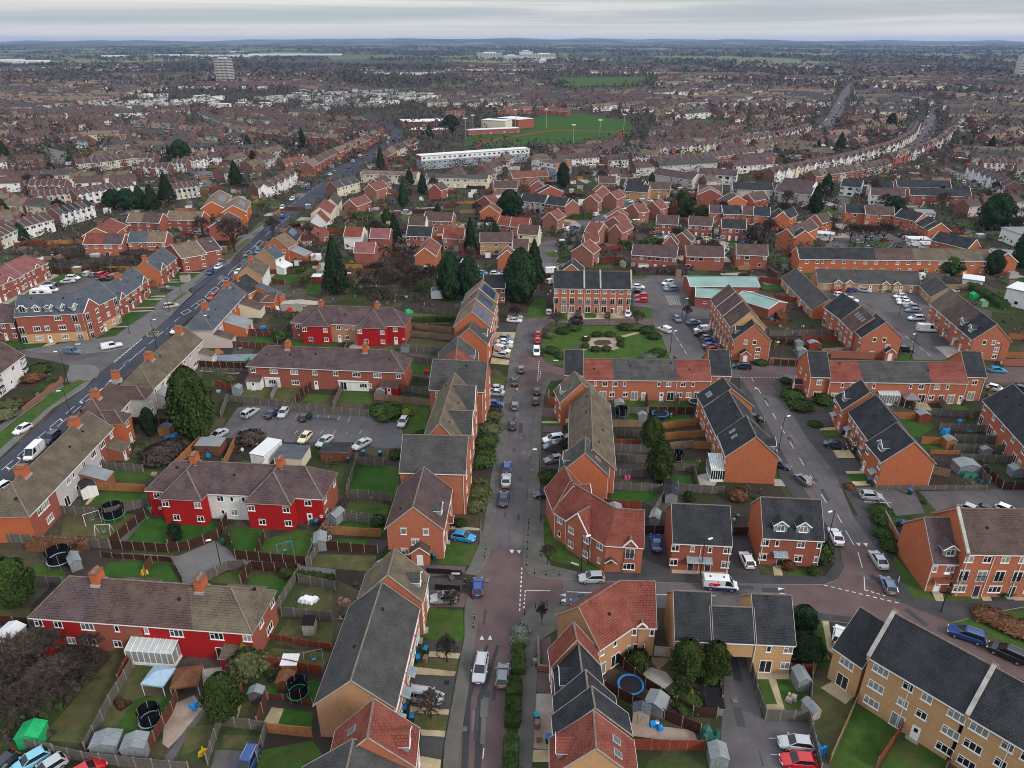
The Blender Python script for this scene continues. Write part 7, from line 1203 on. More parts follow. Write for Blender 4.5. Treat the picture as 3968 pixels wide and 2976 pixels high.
('G',(300,480),2,4.5,'bush','dark bush at the upper left rim of the green'),('G',(370,460),2,5,'bush','dark bush next along the upper rim of the green'),('G',(210,510),2.2,3.5,'olive','pale bush at the left rim of the green'),('G',(225,605),2,4.5,'bush','dark bush at the lower left rim of the green'),('G',(290,640),2,4,'bush','dark bush beside the garden-backed terrace on the green'),('G',(700,455),2,5,'bush','dark bush at the top rim of the green, left'),('G',(770,455),2,5,'olive','olive bush at the top rim of the green'),('G',(840,480),2.4,5,'bush','large dark bush at the right of the green'),('G',(885,515),2.2,4.5,'bush','second large dark bush at the right of the green'),('G',(850,650),2,5.5,'grey','grey-green bush at the lower right of the green'),('G',(910,620),2,5,'bush','dark bush at the lower right of the green'),
('G',(520,500),1.6,3.6,'bush','clipped bush round the gravel bed, back left'),('G',(605,500),1.6,3.6,'bush','clipped bush round the gravel bed, back right'),('G',(668,530),1.6,2.8,'bush','clipped bush round the gravel bed, right'),('G',(670,565),1.6,2.8,'bush','clipped bush round the gravel bed, lower right'),('G',(448,530),1.6,2.8,'bush','clipped bush round the gravel bed, left'),('G',(445,575),1.6,2.6,'bush','clipped bush round the gravel bed, lower left'),('G',(510,595),1.6,3.4,'bush','clipped bush round the gravel bed, front left'),('G',(580,592),1.6,3.4,'bush','clipped bush round the gravel bed, front right'),
('G',(1575,685),1.8,4,'bush','dark hedge bush before the porch corner house'),('G',(1110,1560),2.6,2.5,'bush','bush behind the semi pair roof'),('G',(1420,1550),3,4,'rust','reddish bare shrub behind the semi pair'),
('H',(330,900),2.6,7,'bush','bushes along the bend of the right street, upper'),('H',(380,960),2.4,7,'bush','bushes along the bend of the right street, lower'),('H',(530,930),3,5,'bush','bush mass by the terrace corner'),('H',(290,800),1.8,3,'bush','shrub before the porch of the terrace'),('H',(480,1080),1.5,3.5,'bush','small shrub bed across the right street'),('H',(700,1480),1.4,2.5,'rust','brown bush at the near bay'),('H',(935,215),1.4,3,'goldenbush','yellow bush at the bungalows'),('H',(570,190),2.2,2,'bush','dark shrub at the bungalow corner'),('H',(900,1640),2,5,'bush','dark bushes at the foot of the right street bays'),
('7',(395,180),2.5,10,'bush','long dark hedge mass in the far gardens')]
for q in TR:
 k=.7 if q[4] in('bush','olive','grey','rust') and q[0] in 'BFGHDE' else 1
 tree(q[0],q[1],q[2]*k,q[3]*(.5+.5*k),q[4],q[5])
for v,pts,w,h,m,lb in (
 ('B',[(1540,880),(1545,1050)],1.6,1.4,'shrub','clipped hedge strip at the kerb, nearest the silvery bushes'),('B',[(1520,1100),(1505,1400)],1.8,1.4,'shrub','long clipped hedge strip at the kerb in the lower street'),('B',[(1500,1480),(1490,1800)],1.6,1.4,'shrub','clipped hedge strip at the bottom edge of the street'),
 ('E',[(250,650),(330,590),(380,560)],1.2,1.6,'shrub','dark hedge by the paved front garden at the left'),('6',[(170,165),(700,140)],1.3,1.5,'shrub','low hedge in front of the brick pairs'),('6',[(1640,700),(2050,660)],1.8,2,'shrub','dark hedge between the gardens behind the white houses'),('6',[(1820,870),(2060,700)],2.2,2,'shrub_olive','long olive hedge running up the garden'),
 ('7',[(110,270),(240,265)],1.6,2,'shrub','hedge behind the white-walled bungalow'),('7',[(355,265),(590,270)],2.0,2.4,'shrub','clipped bright hedge by the conifer'),('8',[(700,290),(850,285)],2.5,2.2,'shrub','rounded hedge at the close entrance'),('9',[(0,500),(330,480)],3,2.6,'shrub','dark hedge behind the back gardens in the brick close'),('9',[(110,700),(500,680)],3,2.2,'twigs_dark','brown hedge between the car park and the houses'),
 ('H',[(180,270),(280,420)],2.5,1.8,'rust_hedge','rust-brown hedge below the green roof building'),('H',[(1480,190),(1700,330)],3,2,'shrub','hedge behind the right-hand dormered row'),('I',[(370,1110),(760,1060),(860,1060)],5,2.6,'twigs_dark','dark scrub belt behind the left rear car park'),('I',[(420,1010),(700,990),(1080,1040)],5,2.5,'twigs_dark','scrub belt below the brick pairs'),
 ('F',[(830,170),(1140,160)],1.5,1.5,'shrub','hedge at the top of the allotment gardens'),('A',[(200,215),(600,200)],2.,1.6,'rust_hedge','brown hedge along the estate fence at the left'),('A',[(1850,395),(2200,440)],1.2,1.3,'shrub','ivy-covered fence top by the estate path'),('F',[(1250,1230),(1340,1240)],.8,.8,'shrub_olive','low hedge at the flats path')):
 hedge(v,pts,w,h,m,lb)
def scrub(v,pts,n,hs,mats,name='undergrowth',label='tangled bare undergrowth filling the plot'):
 P_=[G2(v,p) for p in pts];rr=random.Random(n);b=MB();x0=min(p.x for p in P_);x1=max(p.x for p in P_);y0=min(p.y for p in P_);y1=max(p.y for p in P_)
 def ins(x,y):
  c=False;j=len(P_)-1
  for i in range(len(P_)):
   if (P_[i].y>y)!=(P_[j].y>y) and x<(P_[j].x-P_[i].x)*(y-P_[i].y)/(P_[j].y-P_[i].y)+P_[i].x: c=not c
   j=i
  return c
 k=0
 while k<n:
  x,y=rr.uniform(x0,x1),rr.uniform(y0,y1)
  if not ins(x,y): continue
  k+=1;h=hs*(.4+.6*rr.random());r=h*.6;m=rr.choice(mats)
  for _ in range(26):
   a=rr.random()*6.28;q=rr.random();p=Vector((x+math.cos(a)*r*q,y+math.sin(a)*r*q,h*(1-q*q)*(.5+.5*rr.random())));nn=Vector((math.cos(a)*q,math.sin(a)*q,.7)).normalized();tuft(b,p,nn,.28,m,rr)
 o=b.build(name);tag(o,label,'bushes',None,'stuff')
scrub('7',[(300,500),(860,480),(940,600),(900,820),(450,800),(260,720),(330,600)],420,3.2,['twigs','twigs_dark','twigs_dark','shrub','twigs'])
scrub('A',[(0,850),(280,830),(700,860),(640,1000),(380,1350),(330,1480),(0,1480)],130,1.0,['twigs_dark','twigs','shrub'],label='brown tangled undergrowth in the overgrown lower left garden')
scrub('5',[(650,380),(1000,330),(1750,350),(1850,400),(1680,470),(680,480)],150,2.6,['twigs_dark','twigs','shrub'],label='dark scrub behind the left rear car park fence')
scrub('9',[(820,560),(860,480),(1269,500),(1269,700),(1120,680),(830,680)],120,2.4,['twigs_dark','twigs','shrub_olive'],label='scrub right of the brick close')
scrub('E',[(900,980),(1250,990),(1190,1110),(960,1120)],60,1.6,['twigs_dark','shrub_olive'],label='brambles behind the back garden')
scrub('F',[(1260,1220),(1380,1240),(1330,1420),(1200,1420)],50,1.2,['shrub_olive','twigs'],label='low planting beside the tall flats');scrub('F',[(1340,730),(1440,760),(1400,1000),(1270,1000),(1300,850)],80,1.3,['shrub_olive','shrub'],label='shrub planting in front of the balcony flats')
for q in '''B|190,245 150,335 185,330|fence_grey|grey timber fence corner at the end of the estate path
A|725,205 960,10|fence_dark|dark fence climbing beside the left bright front lawn
A|735,215 1110,240 1250,220 1440,145 1500,30|fence_dark|dark fence round the two left bright front lawns
A|1115,215 1150,150|fence_dark|short dark fence between the two left front lawns
A|1500,130 1555,280 2030,325|fence_dark|dark fence at the foot of the two right front lawns
A|1690,275 1745,150|fence_dark|dark fence dividing the two right front lawns
A|2035,325 2190,110|fence_grey|grey fence beside the grey garden shed
A|670,270 960,290 1130,300 1210,450|fence_dark|low dark fence facing the path turning circle
A|960,390 1005,315|fence_brown|brown fence between two small bright lawns
A|1360,430 1500,355 1620,345|fence_grey|grey fence right of the turning circle
A|1590,450 1660,355 1970,375|fence_dark|dark fence round the lawn with stepping stones
A|1980,380 1850,590 1700,930|fence_grey|long grey fence running down beside the red terrace
A|1970,440 2210,490|fence_grey|ivy-topped grey fence under the estate path
A|1860,660 2190,690|fence_grey|grey fence behind the playhouse garden
A|1770,805 1940,840 2190,880|fence_red|reddish fence below the playhouse garden
A|1690,985 1850,1000 2130,1050|fence_red|reddish fence above the brown hut garden
A|1770,1200 2060,1240|fence_brown|brown fence below the tall net trampoline
A|1500,1370 1600,1170|fence_red|red fence beside the round garden conifer
A|1700,1390 1760,1210|fence_brown|brown fence by the tea table garden
A|1770,1430 2060,1460|fence_orange|orange lattice fence by the big orange gable
A|1450,1380 1760,1420 1700,1620|fence_grey|grey fence round the fenced drive at the bottom
A|1450,1390 1370,1640|fence_grey|grey fence on the left of the fenced drive
A|150,1530 360,1570|fence_grey|grey boundary fence behind the turquoise car
A|370,1580 560,1620 900,1660 1250,1690|fence_grey|long grey boundary fence at the bottom left
A|570,1560 730,1250 880,1000|fence_grey|grey fence along the overgrown garden
A|960,1590 1140,1290 1200,1130|fence_brown|brown fence beside the pink gravel garden
A|790,1110 860,960|fence_red|red fence panel beside the white lean-to
A|0,170 380,195 730,215|fence_grey|long grey fence above the brown hedge
A|220,450 420,460|fence_grey|grey fence under the dark trampoline garden
A|0,720 200,730|fence_dark|dark fence at the left edge near the pale shed
B|270,120 640,140|fence_orange|orange fence behind the detached house garden
B|190,215 620,250|fence_dark|dark fence above the poor lawn
B|330,20 640,60|fence_grey|grey fence above the orange one
B|190,210 330,10|fence_grey|grey fence beside the arched shed
B|940,375 1170,390|black_paint|black railing along the path north of the driveway
B|1000,480 1160,495|black_paint|black railing beside the silver-grey hatchback
E|650,1130 950,1160|fence_grey|grey fence behind the grey-render terrace
E|640,1275 970,1290|fence_orange|bright orange fence panels on the left
E|370,1430 700,1450 980,1380|fence_grey|grey fence by the play swings
E|1170,1120 1330,960|fence_orange|orange pergola side fence by the rusty shed
E|1480,1130 1560,960|fence_orange|orange fence beside the pergola yard
E|1730,1160 1810,1060|white_plastic|white garage side fence
E|1510,690 2212,770|fence_grey|long post and board fence above the rear car park
E|1460,800 1500,690|fence_grey|short fence by the big conifer
E|1790,690 1840,580|shed_grey|pale blue fence between rear gardens
E|1950,700 2060,600|fence_dark|dark slanting fence in the cluttered garden
E|1340,490 1640,500|fence_grey|grey board fence below the tiny lawn
E|1270,460 1640,480|fence_dark|dark brown fence with pale posts
E|1340,320 1820,350|fence_brown|dark brown fence with pale posts by the slate corner
E|1600,250 1830,265|fence_brown|brown fence above the bright strip lawn
E|1830,310 1900,210|fence_grey|grey fence beside the round green bush
E|1700,90 1940,150|fence_grey|weathered pale fence near the white tank
E|880,840 1170,850|fence_dark|dark fence behind the small oval conifer
E|1420,590 1530,620|fence_red|red fence stub beside the big conifer
F|10,345 170,355 400,360 420,300|fence_grey|low fence round the far terrace front lawns
F|200,300 170,350|fence_brown|low fence dividing the far terrace lawns
F|640,385 770,400|fence_grey|fence beside the far gravel garden
F|815,260 1110,290|fence_tan|tan fence, lower, in the allotment gardens
F|820,205 1110,240|fence_tan|tan fence, upper, in the allotment gardens
F|830,360 1100,380|fence_grey|grey fence in the narrow garden with white table
F|750,415 1000,450|fence_grey|grey fence above the play frame garden
F|700,520 960,560|fence_grey|grey fence below the play frame garden
F|690,610 960,650|fence_grey|grey fence beside the red-roofed shed garden
F|605,680 780,700 970,720|fence_tan|tan fence on the lawn edge beside the flats
F|600,680 690,520|fence_grey|grey fence running up beside the gardens
F|0,750 270,770 560,790|fence_grey|board fence right part above the rear car park
F|330,730 400,590|fence_grey|grey fence between terrace gardens
F|480,1080 480,1110 660,1120|fence_grey|grey fence behind the flats bin store
F|420,1290 490,1080|fence_grey|grey fence left of the bright green lawn
F|420,1320 710,1350|fence_grey|grey fence under the bright green lawn
F|390,1460 580,1490|fence_grey|grey fence behind the pent shed
F|920,100 1130,130|fence_grey|weathered long fence by the scrub plot
C|905,920 1030,930|shed_pale|pale lattice fence by the curving terrace
C|640,940 850,1130 1160,1320 1320,1330|fence_dark|long dark fence running diagonal past the big trampoline
C|580,1150 860,1290 1210,1440|fence_dark|dark fence in front of the beige cabinet shed
C|1330,1090 1350,1250|fence_dark|dark fence beside the open crate
C|770,1540 1240,1545|fence_red|bright red-brown fence at the bottom centre
C|1530,960 1580,1180 1640,1345 1920,1350|fence_grey|grey curved fence round the arch house garden
C|1920,1350 2000,1700|fence_grey|leaning grey fence beside the mews car bays
C|1800,1040 1960,1040|fence_red|red fence behind the grey shed
C|1930,1310 1945,1030|fence_grey|grey fence on the right of the picnic bench garden
D|530,1640 710,1230|fence_tan|long tan fence down the town house gardens
D|840,1659 1020,1400|fence_red|rusty red fence down the town house gardens
D|1330,1600 1290,1690|fence_red|short rusty fence at the bottom right
C|840,118 980,118|fence_dark|black fence closing the drive behind the blue saloon
C|1420,128 1525,128|fence_dark|black fence closing the drive behind the white car
G|605,1490 935,1505|fence_grey|grey fence above the bright lawn
G|600,1405 940,1410|fence_grey|grey trellised fence in the middle of the gardens
G|600,1310 900,1320|fence_grey|grey fence by the blue tarpaulin garden
G|610,1240 860,1250|fence_grey|grey fence just under the orange-brown one
G|610,1210 800,1215|fence_red|orange-brown fence left of the farther conifer
G|640,1145 810,1150|fence_grey|grey fence behind the white table
G|610,1085 830,1090|fence_tan|tan fence beside the net trampoline
G|960,1170 1220,1150|fence_orange|orange fence right of the farther conifer
G|1130,1225 1250,1230|fence_orange|orange fence by the motorbike
G|960,1235 1130,1220|fence_tan|tan stepped fence between the conifers
G|930,1105 1200,1070|fence_orange|orange fence under the blue trampoline
G|850,1000 1205,1005|fence_dark|dark fence along the trampoline lawn
G|600,1000 840,1005|fence_grey|grey fence behind the small green shed
G|845,1000 840,905|fence_dark|dark fence between terrace gardens, middle
G|1045,965 1035,905|fence_grey|grey fence between terrace gardens, right
G|1010,1365 1140,1375 1170,1500|fence_grey|grey fence round the slide garden
G|880,1659 940,1560 1040,1480|fence_grey|grey slanting fence behind the green shed
G|1040,1500 1330,1520|fence_grey|grey fence behind the dark hut
G|560,1600 800,1620|fence_red|dark red fence behind the green shed
H|210,690 400,700|fence_dark|dark fence near the wall of the corner house
H|185,550 400,560|fence_dark|dark fence in the upper back gardens
H|190,500 570,500|fence_grey|grey fence in the upper back gardens
H|400,495 600,500|fence_red|red fence, upper, behind the court houses
H|400,530 620,540|fence_red|red fence, lower, behind the court houses
H|520,620 700,610|fence_tan|tan fence behind the court houses
H|320,330 430,330|fence_red|bright red fence by the bungalow wing
H|120,150 300,180|fence_red|long red fence beside the green roof building
H|150,420 290,430|fence_red|red fence below the rust hedge
H|210,265 380,290|fence_red|red fence by the sheds, upper
H|870,1490 1250,1490 1580,1490|fence_grey|long grey board fence below the big orange gable
H|960,1035 1120,1040|fence_orange|orange fence behind the red shed
H|1120,980 1030,900|fence_grey|grey fence beside the gazebo
H|1270,930 1330,990|fence_tan|tan fence by the gazebo garden
H|1220,1010 1550,1030|fence_grey|grey fence across the right gardens, upper
H|1280,1110 1570,1120|fence_grey|grey fence across the right gardens, second
H|1370,1180 1640,1190|fence_grey|grey fence across the right gardens, third
H|1370,1240 1700,1250|fence_grey|grey fence across the right gardens, fourth
H|1410,1310 1780,1320|fence_grey|grey fence across the right gardens, fifth
H|1160,1195 1310,1200|fence_orange|orange fence by the orange hut
H|1220,1260 1410,1265|fence_orange|orange fence below the orange hut
H|1230,1390 1340,1410|fence_tan|tan fence beside the orange gable
H|1480,1340 1600,1460|fence_grey|grey fence slanting by the net garden
H|1560,1380 1680,1490 1900,1490|fence_dark|black creosoted fence at the right edge
H|1700,640 1850,650|fence_orange|orange fence at the far right
H|1720,520 1850,530|fence_orange|orange fence behind the dormered row
5|680,540 1700,520|fence_dark|dark fence with white posts round the rear car park
6|1520,830 1690,850|fence_brown|brown fence by the slate wing garden
6|1140,1500 1560,1500|fence_dark|dark brown fence behind the plant frames
7|60,290 330,290|fence_red|red fence behind the small white shed
7|380,430 600,440|fence_red|red fence by the red-roofed garage
8|940,600 1080,605|fence_red|red-brown fence panels in the close gardens
8|380,75 600,85|fence_tan|tan fence in the upper gardens'''.split('\n'):
 v,ps,m,lb=q.split('|');pts=[tuple(float(c) for c in p.split(',')) for p in ps.split()]
 rail=m=='black_paint'
 fence(v,pts,m,lb,h=1.0 if 'low ' in lb or rail else 1.75,post='black_paint' if rail else ('concrete_post' if m in('fence_grey','fence_brown','fence_dark') else None if m in ('white_plastic',) else 'fence_tan'),sp=2.0 if G(v,pts[0]).y<200 else 3.2,step=.05,th=.03 if rail else .05,cat='railing' if rail else 'fence',name='railing' if rail else 'fence')
for v,pts,h,lb in (('G',[(205,945),(210,890)],1.8,'left arm of the orange brick bin store'),('G',[(210,940),(275,945),(280,900)],1.8,'front of the orange brick bin store by the black cars'),('H',[(185,685),(390,690)],1.7,'brick wall beside the blue parking sign'),('G',[(1620,680),(1830,690)],1.7,'long brick wall right of the porch corner house'),('H',[(1690,690),(1830,695)],1.7,'brick wall beyond the turquoise car'),('D',[(890,20),(1000,230)],1.7,'brick garden wall behind the bins and bushes'),('E',[(150,760),(240,690),(420,560)],.9,'red brick front garden wall with pillars at the left'),('E',[(410,545),(240,665)],.8,'second red brick garden wall by the grass verge'),('H',[(580,640),(860,650)],1.8,'brick wall behind the upper terrace'),('4',[(70,640),(75,960),(215,975)],.9,'low wall of the paved yard beside the red end house')):
 wallrun(v,pts,h,BFO if 'orange' in lb else 'boundary_brick',lb)
for v,p,h,lb in (('C',(428,365),6.5,'lamp on the grass below the angled red houses'),('C',(1213,385),6.5,'lamp between the doors of the semi pair'),('D',(515,200),7,'lamp at the kerb by the white saloon'),('D',(1265,635),7,'lamp on the verge before the red canopy house'),('H',(245,1250),8,'lamp on the right street'),('F',(1427,770),6,'lamp beside the bright blue car at the flats'),('F',(1685,1190),6,'lamp beside the grey car drives'),('1',(955,480),8,'lamp rising behind the hipped terrace roof'),('2',(562,570),8,'lamp on the near kerb of the main road'),('2',(1310,500),8,'lamp behind the pink-render house'),('2',(210,380),8,'dark lamp on the wide pavement'),('E',(450,565),8,'lamp on the round pavement corner'),('6',(345,950),8,'lamp by the side road mouth'),('6',(192,1200),8,'lamp over the grey off-road car'),('6',(808,560),8,'lamp by the lay-by'),('6',(1250,165),7,'lamp beyond the big bare tree'),('5',(780,550),7,'lamp at the fence of the left rear car park'),('5',(1530,520),7,'second lamp at the fence of the left rear car park'),('5',(320,1520),6,'short lamp in front of the flats hedge'),('G',(990,610),6,'lamp on the bend round the green'),('G',(422,600),4,'small lamp on the green'),('G',(597,435),5,'lamp before the town houses'),('G',(1065,385),6,'lamp by the health centre bays'),('G',(1680,680),6,'lamp behind the brick wall'),('H',(1020,370),6,'lamp in the court car park, upper'),('H',(1095,650),7,'lamp in the court car park, lower'),('8',(563,650),6,'lamp at the foot of the red-roofed close'),('8',(620,460),6,'lamp in the middle of the red-roofed close'),('9',(798,480),6,'lamp before the right brick pair'),('A',(1462,360),6,'leaning post at the path turning circle'),('H',(1640,690),6,'lamp by the dormered row end'),('J',(223,525),11,'tall pale mast beside the main road')):
 lamp(v,p,h,lb,R.choice((0,180,200,20)))
for i,(v,x,y) in enumerate([('B',x,y) for x,y in ((1612,50),(1610,90),(1608,135),(1606,180),(1603,225),(1601,275),(1600,330),(1652,385),(1728,395),(1818,395),(1332,225),(1323,275),(1194,435),(1187,470),(1255,680),(1248,740),(1585,655),(1560,720),(1657,610),(1733,592),(1820,585))]):
 bollard(v,(x,y),'black bollard, %s of the run %s'%(('first','second','third','fourth','fifth','sixth','seventh','eighth','ninth','tenth')[(i if i<10 else i-10 if i<16 else i-16)],'down the right pavement to the junction corner' if i<10 else 'on the left pavement' if i<16 else 'round the lower junction corner'))
for i,(x,y) in enumerate(((1030,240),(1078,215),(1357,170),(1560,165),(1737,295),(1910,255),(2068,210))):
 def fl(part):
  b=part('pole');b.tube((0,0,0),(0,0,17),.22,.12,6,'steel');b=part('lamp_bar');b.box(-1.6,-.3,16.6,1.6,.3,17.3,'white_plastic')
 simple('floodlight','sports ground floodlight, %s from the left'%('first','second','third','fourth','fifth','sixth','seventh')[i],'floodlight','J',(x,y),fl,0,'sports ground floodlights')
for q in '''A|2115,200|2|2.6|1.9|10|shed_grey|roof_felt|rounded grey shed by the bright front lawns
A|910,1560|2.6|2|2|8|shed_grey|shed_grey|green-grey shed at the bottom left boundary
A|720,1540|3|2|1.9|8|shed_grey|shed_grey|blue-grey shed next to the green-grey one
A|230,1480|2.6|2.2|1.9|5|plastic_green|plastic_green|bright green covered shelter in the overgrown garden
A|70,830|2.8|3.4|1.8|-12|shed_pale|roof_white|pale curved-roof shed at the left edge
A|500,330|1.6|2.8|1.7|40|shed_grey|roof_felt|pale hut lying beyond the dark trampoline
A|1920,1005|2|1.6|1.5|0|fence_orange|roof_white|orange hut with white roof under the swing
A|1890,1120|2|1.8|1.6|0|shed_brown|shed_brown|brown hut next to the tall net trampoline
A|2045,760|1.6|1.6|1.9|0|shed_pale|dark_void|open pale playhouse frame on the poor lawn
A|1700,1210|1.8|1|1.7|0|fence_grey|shed_grey|small grey log store by the tea table
C|820,1345|2|1.3|2.1|-12|shed_pale|roof_slate|beige double-door cabinet shed with blue roof
C|920,1270|2.4|2.2|1.7|-30|shed_grey|roof_felt|pale blue apex shed by the diagonal fence
C|1865,1110|1.6|2.2|1.9|5|shed_grey|roof_felt|blue-grey shed in the arch house garden
C|1300,1250|1.9|2.8|1.3|-8|shed_grey|dark_void|open dark crate beside the narrow garden
C|1320,1620|2|2|1.9|-3|shed_grey|shed_grey|grey-green store under the torn green netting
C|1935,1300|1.2|2|1.4|20|shed_pale|shed_grey|small brown and pale hut by the leaning fence
3|1005,1020|2.4|2.4|2|0|shed_green|roof_felt|green shed with grey roof behind the angled red houses
3|1725,790|2.2|2.4|1.9|0|shed_grey|roof_dark|dark grey apex hut between the fenced gardens
3|1530,1080|1.6|2.5|1.6|-20|shed_grey|roof_felt|grey shed beside the pink patio
F|350,1480|1.8|2.4|1.9|-25|shed_grey|roof_felt|grey shed by the red terrace side
F|800,360|2|1.6|1.7|0|shed_grey|roof_slate|dark blue-grey shed in the long gardens
F|745,590|2|1.6|1.7|0|fence_orange|shed_brown|orange shed with rusty roof
F|760,545|2.2|1.5|1.6|0|shed_brown|dark_void|black-roofed low shed above the orange one
F|640,655|2|1.4|1.6|0|shed_grey|roof_felt|grey shed by the tan fence
F|350,1060|5.5|3|2.2|-2|shed_brown|roof_dark|dark red-brown garage with black roof
E|1765,1060|3.2|6|2.4|-18|white_render|roof_white|narrow white flat-roofed garage
E|1935,1090|5.6|4.6|2.3|-6|cream_render|roof_slate|wide cream garage with pale blue roof
E|1400,1020|5|3|2.2|-3|shed_brown|roof_felt|red-brown shed with grey felt roof above the pergola
E|1100,905|2.4|1.8|1.9|0|fence_orange|roof_slate|orange-brown shed beside the oval conifer
E|1570,640|1.8|2|1.8|0|shed_grey|roof_felt|grey shed on legs near the trellis
E|590,1300|2.6|3|2.2|40|white_render|roof_dark|white shed against the grey-render terrace
E|1980,85|11|3.6|2.2|-4|shed_pale|shed_pale|long pale corrugated store
G|660,965|2|1.8|1.7|0|shed_green|roof_felt|small pale green shed below the terrace gardens
G|810,1035|1.8|1.2|1.3|0|shed_grey|roof_felt|small grey box shed by the tan fence
G|990,1500|2|2|1.8|0|shed_grey|roof_dark|dark hut by the slide garden
H|465,580|2.8|2|1.8|0|fence_red|roof_felt|red shed with pale roof behind the court houses
H|375,575|1.8|1.6|1.7|0|shed_grey|roof_felt|small grey shed left of the red shed
H|390,625|2.4|2|1.7|0|shed_grey|shed_grey|pale grey shed below the red shed
H|1165,1045|2.4|2|1.9|0|fence_red|roof_felt|red shed with grey roof by the orange fence
H|1335,1215|2|2|2|0|fence_orange|roof_felt|orange hut in the right gardens
H|1440,1370|4|2.8|1.9|0|shed_grey|roof_felt|large blue-grey rounded shed in the right gardens
H|1570,1255|2|1.5|1.2|0|shed_grey|roof_felt|low grey shed under the fifth fence
H|1760,1395|2|1.8|1.7|0|shed_grey|roof_felt|grey shed at the right edge garden
H|1560,310|1.8|1.8|1.8|0|shed_green|shed_green|mint green shed beyond the dormered row
H|1500,260|2|2|1.6|0|plastic_green|plastic_green|bright green box beyond the dormered row
7|60,660|3|3|2.3|0|fence_red|roof_white|small red hut with white roof by the tall conifer
7|950,770|3.6|4|2.6|0|white_plastic|roof_slate|glass-fronted summer house with slate roof
8|90,355|2.6|3|2|0|shed_green|roof_white|left white and green garage hut in the yard
8|25,355|2.6|3|2|0|shed_grey|roof_felt|grey garage hut in the yard
9|25,640|2|2|1.7|0|shed_green|roof_felt|pale green hut by the terrace roofs'''.split('\n'):
 v,p,w,d,h,rz,wm,rm,lb=q.split('|');shed(v,tuple(float(c) for c in p.split(',')),float(w),float(d),float(h),float(rz),wm,rm,lb,'pent' if ('garage' in lb or 'white roof' in lb or 'felt' in lb or 'flat' in lb or 'open' in lb) else 'gable')
for v,p,r_,n,rim,lb in (('C',(752,1140),2.0,False,'tarp_blue','big blue-rimmed trampoline inside the dark fences'),('A',(1000,1370),1.6,True,'canopy_blue','tall net trampoline in the garden of the blue canopy'),('A',(400,310),2.2,True,'canopy_blue','dark net trampoline at the left beyond the red terrace'),('E',(755,1460),2.2,True,'plastic_green','green-rimmed net trampoline below the orange fence'),('G',(925,1020),2.2,False,'tarp_blue','blue trampoline on the long lawn'),('G',(675,1025),1.6,True,'tarp_blue','blue-based net trampoline by the small shed'),('G',(1150,940),1.8,False,'steel','grey trampoline behind the right end terrace'),('G',(1035,1315),1.3,True,'pink','small trampoline with a pink frame'),('A',(1970,1190),1.6,True,'plastic_green','black net trampoline with green rim beside the brown hut')):
 tramp(v,p,r_*.85,lb,n,rim)
for i,(v,p,c,lb) in enumerate((('B',(868,905),'bin_green','green bin by the fence on the terrace front, back'),('B',(885,960),'bin_blue','blue bin by the terrace front, nearer the camera'),('B',(935,905),'teal','teal bin right of the dividing fence'),('B',(935,965),'bin_brown','brown bin right of the dividing fence'),('B',(795,1295),'bin_blue','blue bin beside the silver off-road car'),('B',(765,1290),'bin_green','green bin touching the terrace wall'),('B',(845,1350),'tarp_blue','blue box bin on the front grass'),('B',(965,280),'bin_green','green bin at the hipped porch'),('B',(992,285),'bin_blue','blue bin at the hipped porch'),('B',(1095,70),'bin_blue','blue bin by the bright blue hatchback'),('C',(135,1345),'teal','teal bin in the gravel front yard'),('C',(138,1395),'bin_brown','brown bin in the gravel front yard, upper'),('C',(150,1480),'bin_brown','brown bin in the gravel front yard, lower'),('C',(210,1490),'bin_blue','blue bin by the red-roofed house wall'),('A',(1470,190),'bin_green','green bin at the turning circle'),('A',(2055,65),'bin_green','green bin by the red terrace white door'),('A',(2085,60),'bin_blue','blue bin by the red terrace white door'),('A',(1320,435),'bin_green','green bin behind the red terrace chimney'),('F',(525,1045),'bin_blue','large blue bin in the brick yard'),('F',(425,1090),'tarp_blue','blue drum by the dark red garage'),('F',(635,1050),'teal','teal bin by the brick yard fence'),('G',(245,885),'bin_blue','blue bin in the orange bin store'),('H',(655,1130),'bin_blue','blue bin at the right street terrace'),('H',(735,1245),'bin_green','green bin at the second canopy'),('H',(825,1450),'bin_blue','blue bin by the orange gable front'),('H',(1090,1520),'bin_blue','blue bin by the near bays'),('C',(1425,120),'bin_blue','blue bin at the semi pair side gate'),('D',(960,60),'bin_blue','left of three blue bins behind the brick wall'),('D',(985,62),'bin_green','middle of three bins behind the brick wall'),('D',(1015,65),'bin_blue','right of three blue bins behind the brick wall'),('E',(985,1420),'bin_green','left green bin at the red terrace corner'),('E',(1005,1425),'bin_brown','brown-lidded bin at the red terrace corner'),('2',(1165,800),'bin_green','left green bin on the pink patio'),('2',(1205,800),'bin_green','right green bin on the pink patio'))): wbin(v,p,c,lb,R.randint(-20,20))
def canopy(mat,w,h):
 def f(part):
  b=part('canopy');x=w/2;
  for i in range(4):
   a=i*PI/2;c,s=math.cos(a),math.sin(a);r=lambda X,Y,Z:(X*c-Y*s,X*s+Y*c,Z)
   b.slab([r(-x,-x,h),r(x,-x,h),r(0,0,h+.9)],.04,mat,mat);b.slab([r(-x,-x,h),r(x,-x,h),r(x,-x+.02,h-.01),r(-x,-x+.02,h-.01)],.25,mat,mat)
  for sx in (-1,1):
   for sy in (-1,1): b=part('leg');b.tube((sx*x*.95,sy*x*.95,0),(sx*x*.95,sy*x*.95,h),.04,.04,5,'white_plastic')
 return f
simple('gazebo','pale blue garden canopy in front of the white lean-to','gazebo','A',(1065,1130),canopy('canopy_blue',3.0,2.1),-8)
simple('gazebo','grey garden canopy beside the white conservatory','gazebo','H',(1080,945),canopy('canopy_grey',3.4,2.2),-5)
simple('gazebo','brown roofed garden shelter with red rust patches','shelter','A',(1250,1130),canopy('shed_brown',3.4,2.0),10)
